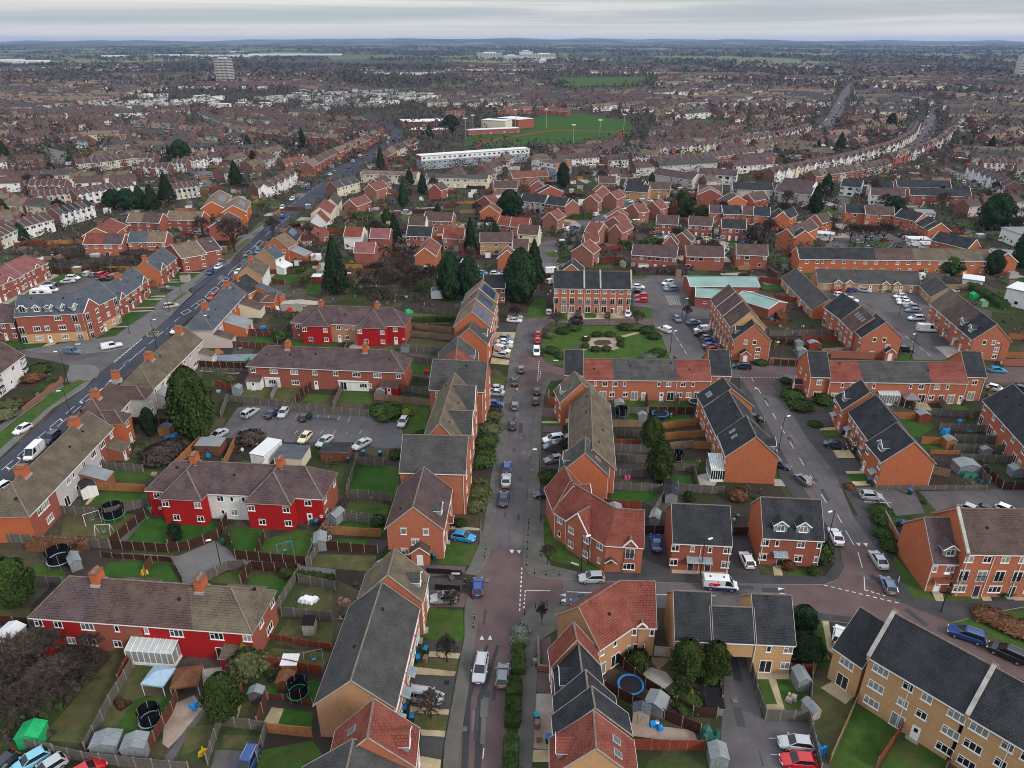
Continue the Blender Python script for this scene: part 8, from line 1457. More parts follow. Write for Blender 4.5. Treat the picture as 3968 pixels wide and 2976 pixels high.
def conserv(w,d,h,hip=True):
 def f(part):
  b=part('roof');x,y=w/2,d/2;n=9
  b.slab([(-x,-y,h),(x,-y,h),(x,y,h+d*.3),(-x,y,h+d*.3)],.06,'poly_clear','white_plastic')
  for i in range(n): xx=-x+w*i/(n-1);b.bar((xx,-y,h+.05),(xx,y,h+d*.3+.05),.08,.06,'white_plastic')
  b=part('glazing');b.box(-x+.05,-y+.05,.5,x-.05,y,h,'window_glass');b=part('frame');b.box(-x,-y,0,x,y,.5,'white_plastic')
  for i in range(n):
   xx=-x+w*i/(n-1);b.box(xx-.04,-y,.5,xx+.04,-y+.08,h,'white_plastic')
  for sx in (-1,1):
   for j in range(5): yy=-y+d*j/4;b.box(sx*x-.04,yy-.04,.5,sx*x+.04,yy+.04,h,'white_plastic')
 return f
for v,p,w,d,h,rz,lb in (('A',(1060,900),6.5,4.6,2.4,-5,'white conservatory lean-to with clear plastic roof behind the red terrace'),('G',(1290,1400),3.4,4.2,2.5,-3,'white conservatory against the big orange gable house'),('H',(925,920),4.6,4.4,2.6,-4,'white-roofed conservatory behind the upper right terrace'),('9',(635,645),4,3.6,2.4,0,'domed white conservatory behind the brick pair'),('7',(762,395),4,3.4,2.3,0,'round glass conservatory by the dark-roofed house'),('9',(550,640),2.6,3.6,2.3,0,'second white conservatory beside the domed one')):
 simple('conservatory',lb,'conservatory',v,p,conserv(w,d,h),rz)
def swing(col,w=2.4,h=2.0):
 def f(part):
  for sx in (-1,1):
   b=part('a_frame');b.tube((sx*w/2,-.8,0),(sx*w/2,0,h),.035,.035,5,col);b.tube((sx*w/2,.8,0),(sx*w/2,0,h),.035,.035,5,col)
  b=part('crossbar');b.tube((-w/2,0,h),(w/2,0,h),.035,.035,5,col);b=part('seat');b.box(-.25,-.15,.5,.25,.15,.54,'plastic_blue')
  for x in (-.22,.22): b.tube((x,0,.5),(x,0,h),.012,.012,4,'steel')
 return f
for v,p,c,lb in (('A',(615,40),'white_plastic','white swing frame nearest the trampoline'),('A',(690,120),'white_plastic','second white swing frame by the blue paddling pool'),('A',(2070,960),'shed_pale','wooden swing on the poor lawn'),('A',(1880,240),'plastic_blue','blue climbing frame on the bright lawn')): simple('garden_swing',lb,'swing',v,p,swing(c),R.randint(0,60))
def blob(mat,w,h,name='cover'):
 def f(part):
  b=part(name);rr=random.Random(int(w*100)+int(h*37));
  for k in range(5): x,y=rr.uniform(-w/3,w/3),rr.uniform(-w/3,w/3);s=w*rr.uniform(.12,.3);b.hexa([(x-s,y-s,0),(x+s,y-s*.8,0),(x+s*.8,y+s,0),(x-s,y+s,0)],[(x-s*.7,y-s*.6,h*rr.uniform(.5,1)),(x+s*.6,y-s*.7,h*rr.uniform(.5,1)),(x+s*.6,y+s*.5,h*.8),(x-s*.5,y+s*.7,h*.7)],mat)
 return f
for v,p,m,w,h,nm,cat,lb in (('G',(660,1285),'tarp_blue',3,.5,'tarpaulin','tarpaulin','crumpled blue tarpaulin in the narrow garden'),('C',(930,1390),'plastic_blue',1.4,.7,'paddling_pool','paddling pool','folded bright blue paddling pool behind the cabinet shed'),('A',(260,910),'fence_orange',1.0,.8,'garden_junk','junk','orange junk by the left porch'),('A',(945,385),'yellow',1.2,.9,'plastic_tent','play tent','yellow cover between the two small lawns'),('A',(1070,225),'yellow',1.2,.3,'leaf_heap','leaf heap','yellow leaves at the foot of the dark fence'),('A',(1345,1560),'yellow',1.3,.7,'leaf_heap','leaf heap','yellow star-shaped plant at the bottom'),('E',(1145,920),'tarp_blue',2.4,.6,'tarpaulin','tarpaulin','blue tarpaulin heap beside the orange-brown shed'),('E',(1140,965),'teal',3,.7,'netting','netting','teal netting under the big conifer'),('E',(1740,210),'tarp_blue',2.0,1.,'tarpaulin','tarpaulin','bright blue tarpaulin heap in the cluttered yard'),('E',(1915,90),'red_plastic',2.6,1.8,'tank','tank','bright red container by the corrugated store'),('E',(1830,100),'white_plastic',1.1,2.2,'tank','tank','white tank by the weathered fence'),('E',(1440,370),'fence_orange',3,.9,'garden_junk','junk','orange furniture heap behind the brown fence'),('E',(1630,405),'plastic_green',2.2,.2,'play_mat','play mat','round green mat on the blue slate yard'),('H',(1310,1130),'plastic_blue',2.2,1.4,'play_slide','play slide','leaning blue panel in the right gardens'),('H',(1470,1105),'plastic_blue',2,.6,'play_slide','play slide','blue slide in the right gardens'),('H',(1410,1050),'plastic_blue',1.2,.6,'toy','toy','blue toy heap in the right gardens'),('H',(1460,1400),'net_green',3.2,1.1,'netting','netting','dark green netting cover in the right gardens'),('C',(1280,1470),'net_green',2.6,1.8,'netting','netting','torn green netting draped over the fence corner'),('F',(940,505),'red_plastic',1.3,1.2,'playhouse','playhouse','small red playhouse by the flats'),('F',(828,500),'yellow',.9,1.2,'play_slide','play slide','yellow play slide in the flats garden'),('E',(1600,1015),'white_plastic',.8,.8,'sack','sack','white sacks by the garages'),('E',(1320,1020),'pink',.8,1.,'toy','toy','pink toy house by the felt-roofed shed'),('B',(160,560),'white_plastic',2.6,.7,'garden_junk','junk','pale junk heap under the estate path fence'),('B',(400,580),'fence_tan',2.2,.9,'garden_junk','junk','boards and junk beside the gabled roof'),('A',(1280,1260),'plastic_blue',1.3,.5,'garden_bench','bench','pale blue bench in the gravel garden'),('C',(1810,1210),'shed_pale',1.6,.7,'picnic_bench','picnic bench','grey picnic bench on the arch house lawn'),('C',(1990,1560),'plastic_blue',1.4,1.4,'play_slide','play slide','blue and pink slide behind the leaning fence'),('A',(810,1230),'fence_dark',2.2,.6,'raised_bed','raised bed','dark raised bed by the overgrown garden'),('G',(710,1420),'pink',.9,1.,'playhouse','playhouse','pink toy kitchen by the trellised fence'),('7',(320,600),'red_plastic',2,1.1,'tank','tank','red and white heap beside the tall conifer'),('7',(890,570),'white_plastic',4.6,2.3,'caravan','caravan','white caravan at the back of the scrub plot'),('7',(740,885),'plastic_green',3,.9,'toy','toy','green play things behind the far red terrace'),('9',(745,630),'canopy_grey',2.6,2.2,'parasol','parasol','dark parasol beside the domed conservatory')): simple(nm,lb,cat,v,p,blob(m,w,h),R.randint(0,90))
def sign(txtcol,w,h,leg=.9):
 def f(part):
  b=part('board');b.box(-w/2,-.03,leg,w/2,.03,leg+h,txtcol);b=part('post');b.box(-w/2+.05,.03,0,-w/2+.12,.1,leg+h,'black_paint');b=part('post');b.box(w/2-.12,.03,0,w/2-.05,.1,leg+h,'black_paint')
 return f
for v,p,rz,lb in (('B',(1133,400),0,'white street name sign on the railing by the path'),('C',(385,335),-25,'white street name sign on the grass below the angled houses'),('F',(1793,435),0,'white street name sign at the corner of the green'),('5',(1020,1480),10,'street name sign before the flats'),('D',(985,440),60,'street name sign beside the blue-grey hatchback')): simple('street_sign',lb,'street sign',v,p,sign('white_plastic',1.3,.28,.5),rz)
def soccer(part):
 b=part('ball');b.lathe([(0,0)]+[(.3*math.sin(PI*i/8),.3-.3*math.cos(PI*i/8)) for i in range(1,9)],12,'white_plastic');b=part('patch')
 for a,e in ((0,1.1),(1.3,.5),(2.5,1.2),(3.9,.6),(5.1,1.1)):
  c=Vector((math.cos(a)*math.cos(e),math.sin(a)*math.cos(e),math.sin(e)));b.tube(Vector((0,0,.3))+c*.26,Vector((0,0,.3))+c*.312,.09,.09,5,'black_paint')
simple('football','big black and white football on the blue pool','football','C',(925,1370),soccer)
OCC=set()
def occ(x,y,r=10):
 for i in range(int((x-r)//8),int((x+r)//8)+1):
  for j in range(int((y-r)//8),int((y+r)//8)+1): OCC.add((i,j))
ORD='first second third fourth fifth sixth seventh eighth ninth tenth eleventh twelfth'.split()+['%dth'%i if i%10 not in(1,2,3) or i<14 else '%d%s'%(i,('st','nd','rd')[i%10-1]) for i in range(13,60)]
RN={'r':RR,'b':RB,'g':RG,'d':RD,'p':RP,'t':'roof_tan','m':'roof_moss','s':'roof_slate','h':'roof_bright','k':'roof_pink'}
WN={'o':BFO,'b':'brick_buff','r':BR,'w':WR,'c':'cream_render','g':'grey_render','n':'brick_brown','x':'brick_pink'}
cnt={}
for q in '''close|8|X|118,52|298,54|8|b|x|n.n.n.n/n.g.n.n
close|8|X|320,150|500,165|8|d|g|n.n.n.n.n/n.g.n.g.n
close|8|X|503,170|650,190|8|d|r|n.n.n.n/n.d.n.d
close|8|G|652,192|762,185|9|d|x|n/g
close|8|G|468,288|592,292|650,262|h|x|n.n/n.d
close|8|X|145,325|238,335|7|r|x|n.n/d.n
close|8|X|242,338|378,345|7|r|x|n.n.n/n.d.n
close|8|X|300,395|450,403|7|b|c|n.n/n.n
close|8|X|20,457|262,457|7|b|b|n..n..n/W..W..d
close|8|X|262,505|378,508|6|b|b|.../W.n
close|8|G|150,577|290,580|6|h|o|./.
close|8|G|720,408|800,375|940,372|h|x|n.n/n.n
close|8|G|692,470|800,455|905,430|h|x|n.n/n.n
close|8|G|695,530|858,545|912,505|h|x|n.n/n.d
close|8|G|618,682|780,690|822,648|d|o|.|.
close|8|G|968,270|1112,276|1150,250|h|x|n/n
close|8|G|940,312|1080,332|1122,300|h|x|n/n
close|8|G|970,377|1075,387|1160,345|h|x|n/n
close|8|G|1110,205|1202,237|1238,215|h|x|n/n
close|8|G|785,152|897,162|958,146|h|x|n.n/d.n
close|8|G|945,122|1037,137|1100,112|h|x|n.n/n.n
close|8|G|882,82|982,78|1028,62|h|x|n/n
close|8|X|1095,42|1225,56|8|d|b|n.W.n/n.d.g
close|8|X|905,14|1030,16|8|b|x|n.n.n/n.d.n
close|8|G|455,92|635,82|5|d|r|n/n
close|8|G|395,40|500,40|6|d|r|n/n
close|8|G|0,150|110,172|6|h|r|n/n
close|8|G|20,235|158,240|7|h|o|./n
close|8|X|40,792|205,797|7|d|r|n.n.n/n.f.n
yard|7|X|720,312|905,318|7|d|r|n.n.n.n/n.n.n.n
yard|7|X|992,330|1145,335|7|r|x|n..n/n.f.
yard|7|X|850,197|1058,205|7|b|x|n.n.n.n/n.W..n
yard|7|G|785,460|935,465|975,385|h|o|n/n
yard|7|X|735,232|860,235|6|b|w|./n
plot|7|X|445,330|590,333|8|k|r|./W.f
plot|7|X|252,318|385,322|8|r|w|./n.n
plot|7|X|330,435|480,437|6|k|r|./.
brick close|9|X|92,547|425,572|7|p|r|n.n.W.W.n.n/n.d..d.d.n
brick close|9|X|500,560|780,567|7|b|r|.W.W...W./W.......
brick close|9|X|872,547|1105,557|7|b|r|n.W...n/..f..n.
brick close|9|X|275,317|435,326|7|b|r|n.n.n.n/W.d.d.W
brick close|9|X|515,327|692,337|7|b|r|n.n.n.n/W.d.d.W
brick close|9|X|765,352|945,357|7|d|r|n.n.n.n/W.d.d.W
brick close|9|G|390,435|530,452|6|b|x|n/n
brick close|9|G|325,467|430,475|5|b|x|n/n
brick close|9|G|183,192|303,212|350,192|h|x|n/n
brick close|9|X|35,36|152,46|8|d|b|n.W.n/n.d.g
brick close|9|X|215,60|380,66|8|b|b|n.W.n/n.d.n
brick close|9|X|590,85|765,90|8|b|c|n.n/n.n
flats court|9|X|775,247|915,247|8|d|o|n.n.n/n.n.n
flats court|9|X|675,240|760,242|7|p|o|n/n
flats court|9|X|1000,257|1125,262|8|d|o|n.n/n.n
flats court|9|G|1150,282|1269,285|8|d|o|n.n/n.n
flats court|9|G|790,165|950,155|7|b|o|n/n
flats court|9|X|1000,150|1115,130|8|b|o|n/n
flats court|9|X|915,250|1000,255|7|b|o|n/n
crescent|0|X|362,160|465,165|7|d|o|n/n
crescent|0|X|465,170|610,175|7|b|o|n.n.n/n.n.n
crescent|0|X|610,180|720,205|8|d|o|n.n/n.n
crescent|0|X|720,215|785,250|8|d|o|n.n.n/n.n.n
crescent|0|G|785,252|895,255|5|d|o|./.
crescent|0|G|145,205|242,215|303,200|b|o|n.n.n/n.d.n
crescent|0|G|27,268|105,290|225,235|b|o|./.
crescent|0|G|102,290|200,292|5|d|o|./.
crescent|0|G|0,190|70,192|118,170|d|o|n.n.n/n.n.n
crescent|0|X|800,300|985,345|7|d|o|n.n/n.n
white fronts|K|X|880,440|1050,465|8|p|w|b.nb.nb/bd.bd.b
white fronts|K|X|1210,450|1320,460|8|d|w|b.b.b/b.b.b
white fronts|K|X|1380,465|1500,468|8|d|w|b.b.b/b.b.b
white fronts|K|X|1375,500|1560,510|8|p|w|n.W.W.n/n.W.W.n
white fronts|K|X|850,480|1050,500|8|p|g|n.n.n.n/n.n.n.n
white fronts|K|X|1590,500|1925,510|8|d|r|n.n.n.n.n.n/W.d.W.d.W.
white fronts|K|X|1520,455|1815,462|8|d|r|n.n.n.n.n.n/W.d.W.d.W.
white fronts|K|X|30,478|155,487|8|d|b|n.W/n.g
white fronts|K|X|620,470|840,475|8|d|g|n.n.n.n.n/n.n.n.n.n
white fronts|K|G|430,500|560,505|8|t|r|n/n
white fronts|K|X|430,385|640,398|8|p|w|b.b.b.b.b.b/b.b.b.b.b.b
white fronts|K|X|180,385|400,420|8|p|g|n.n.n.n.n/n.n.n.n.n'''.split('\n'):
 nm,v,t,p1,p2,dp,rf,wl,*ff=q.split('|');ff='/'.join(x for x in ff if x not in('.','')) ;pt=lambda s:tuple(float(c) for c in s.split(','));i=cnt[nm]=cnt.get(nm,0)+1
 dep=pt(dp) if ',' in dp else float(dp);near=G(v,pt(p1)).y<260
 rw={'r':'red','b':'brown','g':'grey','d':'dark','p':'purple-brown','t':'tan','m':'mossy','s':'slate','h':'bright red','k':'pinkish red'}[rf];ww={'o':'orange brick','b':'buff brick','r':'red brick','w':'white-walled','c':'cream','g':'grey-walled','n':'brown brick','x':'brick'}[wl]
 kw=dict(rm=RN[rf],wall=WN[wl],side=WN[wl] if wl!='w' else WR,f=ff,lint=False,lod=1 if near else 2,name='detached_house',cat='house',group='houses of the estates beyond the main street',rise=2.9)
 lb='%s %s house, %s roof, %s in the %s going away'%('gabled' if t=='G' else 'wide',ww,rw,ORD[i-1],nm)
 o=(HG if t=='G' else HX)(lb,v,pt(p1),pt(p2),dep,5.2,**kw);occ(o.location.x,o.location.y+4,10)
def row(nm,v,pts,n,walls,roofs,ff,D=7.6,he=5.2,bld_=None):
 P_=[G2(v,p,he) for p in pts];Ls=[(P_[i+1]-P_[i]).length for i in range(len(P_)-1)];T=sum(Ls)
 def at(s):
  for i,l in enumerate(Ls):
   if s<=l or i==len(Ls)-1: return P_[i].lerp(P_[i+1],s/l)
   s-=l
 for i in range(n):
  a,b=at(T*i/n),at(T*(i+1)/n);occ((a.x+b.x)/2,(a.y+b.y)/2,7)
  w=WN[R.choice(walls)];w='brick_pink' if w==BFO else w;bld('%s house, %s from the left in the %s'%(w.split('_')[1 if w[0]=='b' else 0]+(' brick' if w[0]=='b' else '-walled'),ORD[i],nm),[a,b],D,he+R.uniform(-.12,.12),rise=2.9+R.uniform(-.1,.1),rm=RN[R.choice(roofs).replace('r','b')],wall=w,side='brick_brown',f=ff,lint=False,lod=2,x=([('ch',.04,.8)] if i%2 else [])+([('wg',.12,.5,.7,False,w,None)] if 'b' in ff else []),name='terraced_house',cat='terraced house',group='houses in the long terraced rows')
for a in (('long curving white-fronted terrace, lower right','K',[(850,382),(1010,350),(1300,290),(1520,225),(1620,165),(1645,110)],34,'wwwcg','prpb','b.n/b.d'),
('white terrace beyond the sports ground','K',[(180,255),(470,235),(760,190),(930,165),(1050,128)],30,'wwrgc','prpb','b.n/b.d'),
('dark-roofed row beside the sports ground','K',[(0,270),(172,248)],6,'rg','dg','n.n/n.n'),
('back terrace between the long ones','K',[(195,318),(480,300),(755,262)],18,'rrg','bpb','n.n/n.n'),
('lower back terrace','K',[(1075,400),(1280,370),(1490,330)],14,'rrg','btb','n.n/n.n'),
('terrace up the right-hand road','K',[(1500,300),(1640,262),(1780,200),(1840,140)],14,'wgr','pbt','n.n/b.d'),
('terrace at the upper right corner','K',[(1900,360),(2000,400),(2110,455)],7,'ww','pp','b.n/b.d'),
('far right cross terrace','K',[(1990,330),(2212,335)],7,'rw','pb','n.n/b.d'),
('white bay-fronted row on the left','I',[(510,610),(700,575),(890,545)],9,'w','pb','b.n/b.b'),
('white row below the bay-fronted one','I',[(395,740),(620,675)],6,'w','pd','b.n/b.d'),
('cream row at the far left','I',[(0,880),(140,820),(350,765)],9,'cw','bp','n.n/n.d'),
('rendered row behind the conifers','I',[(215,620),(490,600)],7,'cg','p','b.n/b.b'),
('red-tiled pair row at left','I',[(185,545),(420,545)],6,'gr','rp','b.n/b.b'),
('brick bay row','I',[(905,425),(1100,430)],5,'rw','p','b.n/b.b'),
('middle brick row','I',[(500,400),(660,390),(880,360),(1010,360)],11,'grc','pbr','n.n/n.n'),
('row by the tall conifer','I',[(1150,570),(1310,550)],5,'gc','bp','b.n/b.d'),
('red-roofed pairs by the side road','I',[(1130,400),(1225,400)],3,'w','r','b/b'),
('red-roofed pairs above the side road','I',[(1235,385),(1370,370)],3,'w','r','b/b'),
('row climbing the main road, upper left','I',[(1700,560),(1830,540),(1960,460)],5,'w','pr','n.n/b.d'),
('gables along the road top','I',[(1880,400),(2050,380)],4,'cr','ht','n.n/n.n'),
('brown-roofed row at the upper left','I',[(400,230),(600,210),(830,205)],9,'rcb','btm','n.n/n.n'),
('long row in the left distance','I',[(880,150),(1280,175)],12,'rgb','tbm','n.n/n.n'),
('diagonal row in the distance','I',[(1310,60),(1440,120),(1560,140)],8,'wg','g','n.n/n.n'),
('row ending at the main road bend','I',[(1640,180),(1900,215),(2212,230)],12,'rr','bt','n.n/n.n'),
('orange gable row beside the bend','J',[(20,420),(130,350),(260,300),(400,235),(455,200)],11,'rxo','btb','n.n/n.d'),
('brown terrace at the bend','J',[(60,150),(395,165)],10,'rr','bb','n.n/n.n'),
('terrace down the right of the bend','J',[(180,560),(330,520)],3,'cc','gg','n.n/n.n'),
('small row right of the bend','J',[(510,350),(600,300),(720,250)],6,'cr','tb','n.n/n.n'),
('red new houses past the school, front','J',[(900,70),(1020,70)],4,'oo','hh','n.n/n.n'),
('red new houses past the school','J',[(1240,45),(1480,40),(1700,55)],9,'oxr','hhk','n.n/n.n')): row(*a)
HX('long white-topped slab of maisonettes with grey panels','J',(735,350),(1450,300),9,8.5,flat=True,rise=None,rm='roof_white',wall=WR,band=(5.6,'grey_panel'),side=BR,f='WWWWWWWWWWWWWWWWWWWWWW/WWWWWWWWWWWWWWWWWWWWWW/WWWWWWWWWWWWWWWWWWWWWW',st=3,lod=2,name='maisonette_block',cat='flats')
HX('white upper storey fascia block of the short brick maisonettes','J',(1525,385),(1625,400),14,8.5,flat=True,rm=RB,wall=WR,band=(5.6,'grey_panel'),side=BFO,f='W.W.W/WWWWW/W.W.W',st=3,lod=2,name='maisonette_block',cat='flats')
HX('grey rendered flat-roofed terrace left of the big conifers','J',(335,465),(705,478),7,5.2,rm='roof_tan',wall='cream_render',f='n.nn.nn.nn.nn.nn.n/n.dn.dn.dn.dn.dn.d',lod=2,rise=1.6,name='terrace_block',cat='terrace');HX('pale rendered terrace with a white end house and blue cover','J',(765,490),(1172,500),7,5.2,rm=RG,wall='cream_render',f='n.nn.nn.nn.nn.nn.n/n.dn.dn.dn.dn.dn.d',lod=2,rise=1.6,name='terrace_block',cat='terrace')
for lb,a,b,d,h in (('white flat-roofed school wing, left',(610,125),(930,118),26,4.5),('lower white school roof, near the dark trees',(660,175),(890,178),16,4),('cream school tower block',(1130,110),(1290,118),14,9),('brick school hall with white roof, right',(1240,95),(1375,110),20,8),('low school front with white canopy',(1045,180),(1385,165),10,4)):
 HX(lb,'J',a,b,d,h,flat=True,rm='roof_white',wall=BR if 'cream' not in lb else 'cream_render',f='W.W.W.W.W.W.W.W',lod=2,name='school_building',cat='school')
HX('green metal-roofed health centre, rear wing','G',(1120,180),(1565,183),11,3.6,rise=1.4,rm='roof_green',wall=BR,f='..n..n',lint=False,st=1,name='health_centre',cat='health centre',lod=1,gut=False);HX('green metal-roofed health centre, front wing','G',(1155,246),(1400,262),9,3.4,rise=1.2,rm='roof_green',wall=BR,f='.s.s..',lint=False,st=1,name='health_centre',cat='health centre',lod=1);HX('green metal-roofed health centre, right wing','G',(1400,255),(1625,325),9,3.3,rise=1.2,rm='roof_green',wall=BR,lint=False,st=1,name='health_centre',cat='health centre',lod=1)
def slabb(lb,v,foot,w,d,h,n,cols,mat=WR,rz=0,cat='tower block',nm='tower_block'):
 def f(part):
  b=part('wall');b.box(-w/2,-d/2,0,w/2,d/2,h,mat);b.box(-w/4,-d/4,h,w/4,d/4,h+3,mat);b=part('window_band')
  for i in range(n):
   z=h*(i+.35)/n
   for (x0,x1) in [(-w/2+w*k/cols+.6,-w/2+w*(k+1)/cols-.6) for k in range(cols)]: b.box(x0,-d/2-.05,z,x1,-d/2,z+h/n*.45,'car_glass')
   b.box(w/2,-d/2+1,z,w/2+.05,d/2-1,z+h/n*.45,'car_glass')
 o=simple(nm,lb,cat,v,foot,f,rz);occ(o.location.x,o.location.y,40)
slabb('tall grey residential tower block standing alone on the left','U',(489,180),27,22,44,16,3,'grey_render',-6)
slabb('second distant tower block at the right edge','U',(2205,168),24,20,46,15,3,'grey_render')
for x0,x1,y,h in ((1030,1085,128,26),(1088,1120,131,20),(1122,1150,127,32),(1150,1200,131,26),(1165,1180,138,14)):
 g0=G('U',(x0,y));g1=G('U',(x1,y));slabb('white hospital-like block, %s in its far group'%{1030:'leftmost wide one',1088:'low second one',1122:'tallest one',1150:'rightmost wide one',1165:'small one in front'}[x0],'U',((x0+x1)/2,y),g1.x-g0.x,30,h,6,8,WR,0,'hospital building','hospital_building')
for i,(x0,x1,y) in enumerate(((0,40,136),(38,95,139),(225,270,126),(335,420,124),(420,570,125),(540,735,122),(495,530,116),(600,625,112),(745,800,109),(905,930,106),(640,690,103))):
 g0=G('U',(x0,y));g1=G('U',(x1,y));b=MB();w=(g1.x-g0.x)/2;b.box(-w,-25,0,w,45,13,'roof_white');b.box(-w*.96,-25.4,1,w*.96,-25,5,'grey_panel');o=b.build('warehouse');o.location=((g0.x+g1.x)/2,g0.y,0);tag(o,'white warehouse shed in the far distance, %s counted from the left'%ORD[i],'warehouse',None)
for lb,v,p1,p2,d,h,rm in (('row of flat white-roofed garages below the crescent','K',(1070,712),(1170,722),5,2.5,'roof_white'),('upper flat white garage row right of the crescent','K',(1590,745),(1700,748),5,2.5,'roof_white'),('lower flat white garage row right of the crescent','K',(1665,775),(1780,780),5,2.5,'roof_white'),('white flat-roofed house cut by the right edge','K',(2120,1010),(2260,1040),9,5.4,'roof_white'),('white shed roof left of the orange end block','K',(1880,960),(1990,975),6,2.6,'roof_white'),('pale flat roofs behind the right end of the long block','K',(2060,830),(2190,840),9,3,'roof_felt'),('pale workshop roof below the dark-fronted terraces','K',(1630,600),(1730,606),9,3,'roof_felt'),('white-walled house at the far right below the junction','K',(2090,680),(2230,730),9,5.3,'roof_felt')):
 o=HX(lb,v,p1,p2,d,h,flat=True,rm=rm,wall=WR,side=WR,f='n.n.n' if h>4 else '',lod=2,lint=False,st=1 if h<4 else 2,name='flat_roofed_building',cat='building')
P('playing_field','J',[(1010,270),(1080,205),(1400,130),(1560,70),(1780,65),(1900,90),(2110,115),(2130,200),(2050,245),(1780,300),(1450,290),(1080,300)],LB,5)
tk=[(1110,295),(1120,262),(1300,225),(1600,178),(1820,180),(2040,190),(2080,215),(1960,252)];strip('running_track','J',tk,6,'track_red',6)
for v,p in (('M',[(190,335),(610,330),(560,370),(290,385),(200,360)]),('M',[(200,232),(900,240),(860,252),(210,245)]),('M',[(900,292),(1020,292),(1000,306),(890,303)]),('M',[(700,410),(760,412),(740,425),(650,420)]),('M',[(1050,212),(1270,212),(1200,222),(1040,220)]),('M',[(1700,230),(2100,235),(2090,250),(1750,245)]),('L',[(840,180),(1130,190),(1000,205),(830,200)]),('L',[(1400,215),(1760,215),(1700,235),(1500,228)]),('L',[(1580,380),(1850,375),(1850,395),(1600,400)]),('L',[(1850,345),(2050,348),(2000,385),(1850,370)]),('K',[(350,90),(600,95),(560,140),(350,135)])): P('field',v,p,LP if v=='L' and p[0][1]>300 else 'lawn',4)
strip('wide_road','K',[(1040,190),(1120,145),(1165,85),(1200,20),('M',1460,375),('M',1500,345)],13,'asphalt',4);strip('wide_road','K',[(1500,345),(1610,245),(1680,160),(1710,80),(1700,30),('M',1790,490),('M',1890,430)],11,'asphalt',4);strip('side_road','K',[(1740,350),(1850,390),(1960,470)],10,'asphalt_pale',4);strip('side_road','I',[(270,300),(400,330),(390,400)],11,'asphalt_pale',4);P('car_park','I',[(1250,440),(1400,450),(1430,550),(1340,550),(1320,490),(1250,470)],'asphalt_pale',4)
def inpoly(x,y,Q):
 c=False;j=len(Q)-1
 for i in range(len(Q)):
  if (Q[i][1]>y)!=(Q[j][1]>y) and x<(Q[j][0]-Q[i][0])*(y-Q[i][1])/(Q[j][1]-Q[i][1])+Q[i][0]: c=not c
  j=i
 return c
def U(ps): return [tuple(G2('U',p)) for p in ps]
NEARZ=U([(-600,1800),(-300,640),(0,530),(250,440),(430,400),(560,430),(700,480),(770,420),(900,400),(1000,400),(1200,395),(1350,400),(1480,440),(1700,470),(1850,440),(2020,450),(2120,500),(2300,560),(2900,1800)])
OPEN=[NEARZ]+[U(p) for p in ([(880,300),(1180,240),(1400,250),(1400,310),(1180,330),(900,400)],[(1180,165),(1420,160),(1400,195),(1200,200)],[(740,160),(1010,165),(980,200),(900,205),(760,190)],[(860,250),(1130,245),(1140,285),(870,290)])]
for o in list(COL.objects):
 if o.parent is None and o.get('category') in ('car','van','tree','flats','school'): occ(o.location.x,o.location.y,7)
for o in COL.objects:
 if o.name.startswith(('wide_road','main_road','side_road')):
  for f_ in o.data.polygons:
   c=f_.center;a=[o.data.vertices[i].co for i in f_.vertices]
   for s in range(9):
    for t in (.25,.75):
     e0=a[0].lerp(a[1],s/8) if len(a)>1 else c;e1=a[3 if len(a)>3 else -1].lerp(a[2],s/8);q=e0.lerp(e1,t) if len(a)==4 else c;occ(q.x+o.location.x,q.y+o.location.y,6)
bpy.context.view_layer.update();FO=set()
def raster(Q):
 x0=min(p[0] for p in Q);x1=max(p[0] for p in Q);y0=min(p[1] for p in Q);y1=max(p[1] for p in Q)
 if x1-x0>900: return
 for i in range(int(x0//3),int(x1//3)+1):
  for j in range(int(y0//3),int(y1//3)+1):
   if inpoly(i*3+1.5,j*3+1.5,Q): FO.add((i,j))
for o in COL.objects:
 if o.name.startswith(('wall','extension','wing')) and o.type=='MESH' and o.parent:
  B_=[o.matrix_world@Vector(c) for c in o.bound_box];raster([(B_[k].x,B_[k].y) for k in (0,4,7,3)])
 elif o.get('kind')=='structure' and o.parent is None and not o.name.startswith(('garden_ground','terrain','lane','manhole')):
  for f_ in o.data.polygons:
   raster([((o.matrix_world@o.data.vertices[i].co).x,(o.matrix_world@o.data.vertices[i].co).y) for i in f_.vertices])
infill=[];TL=[];NN=NEARZ;NEARZ=[p for p in NEARZ]
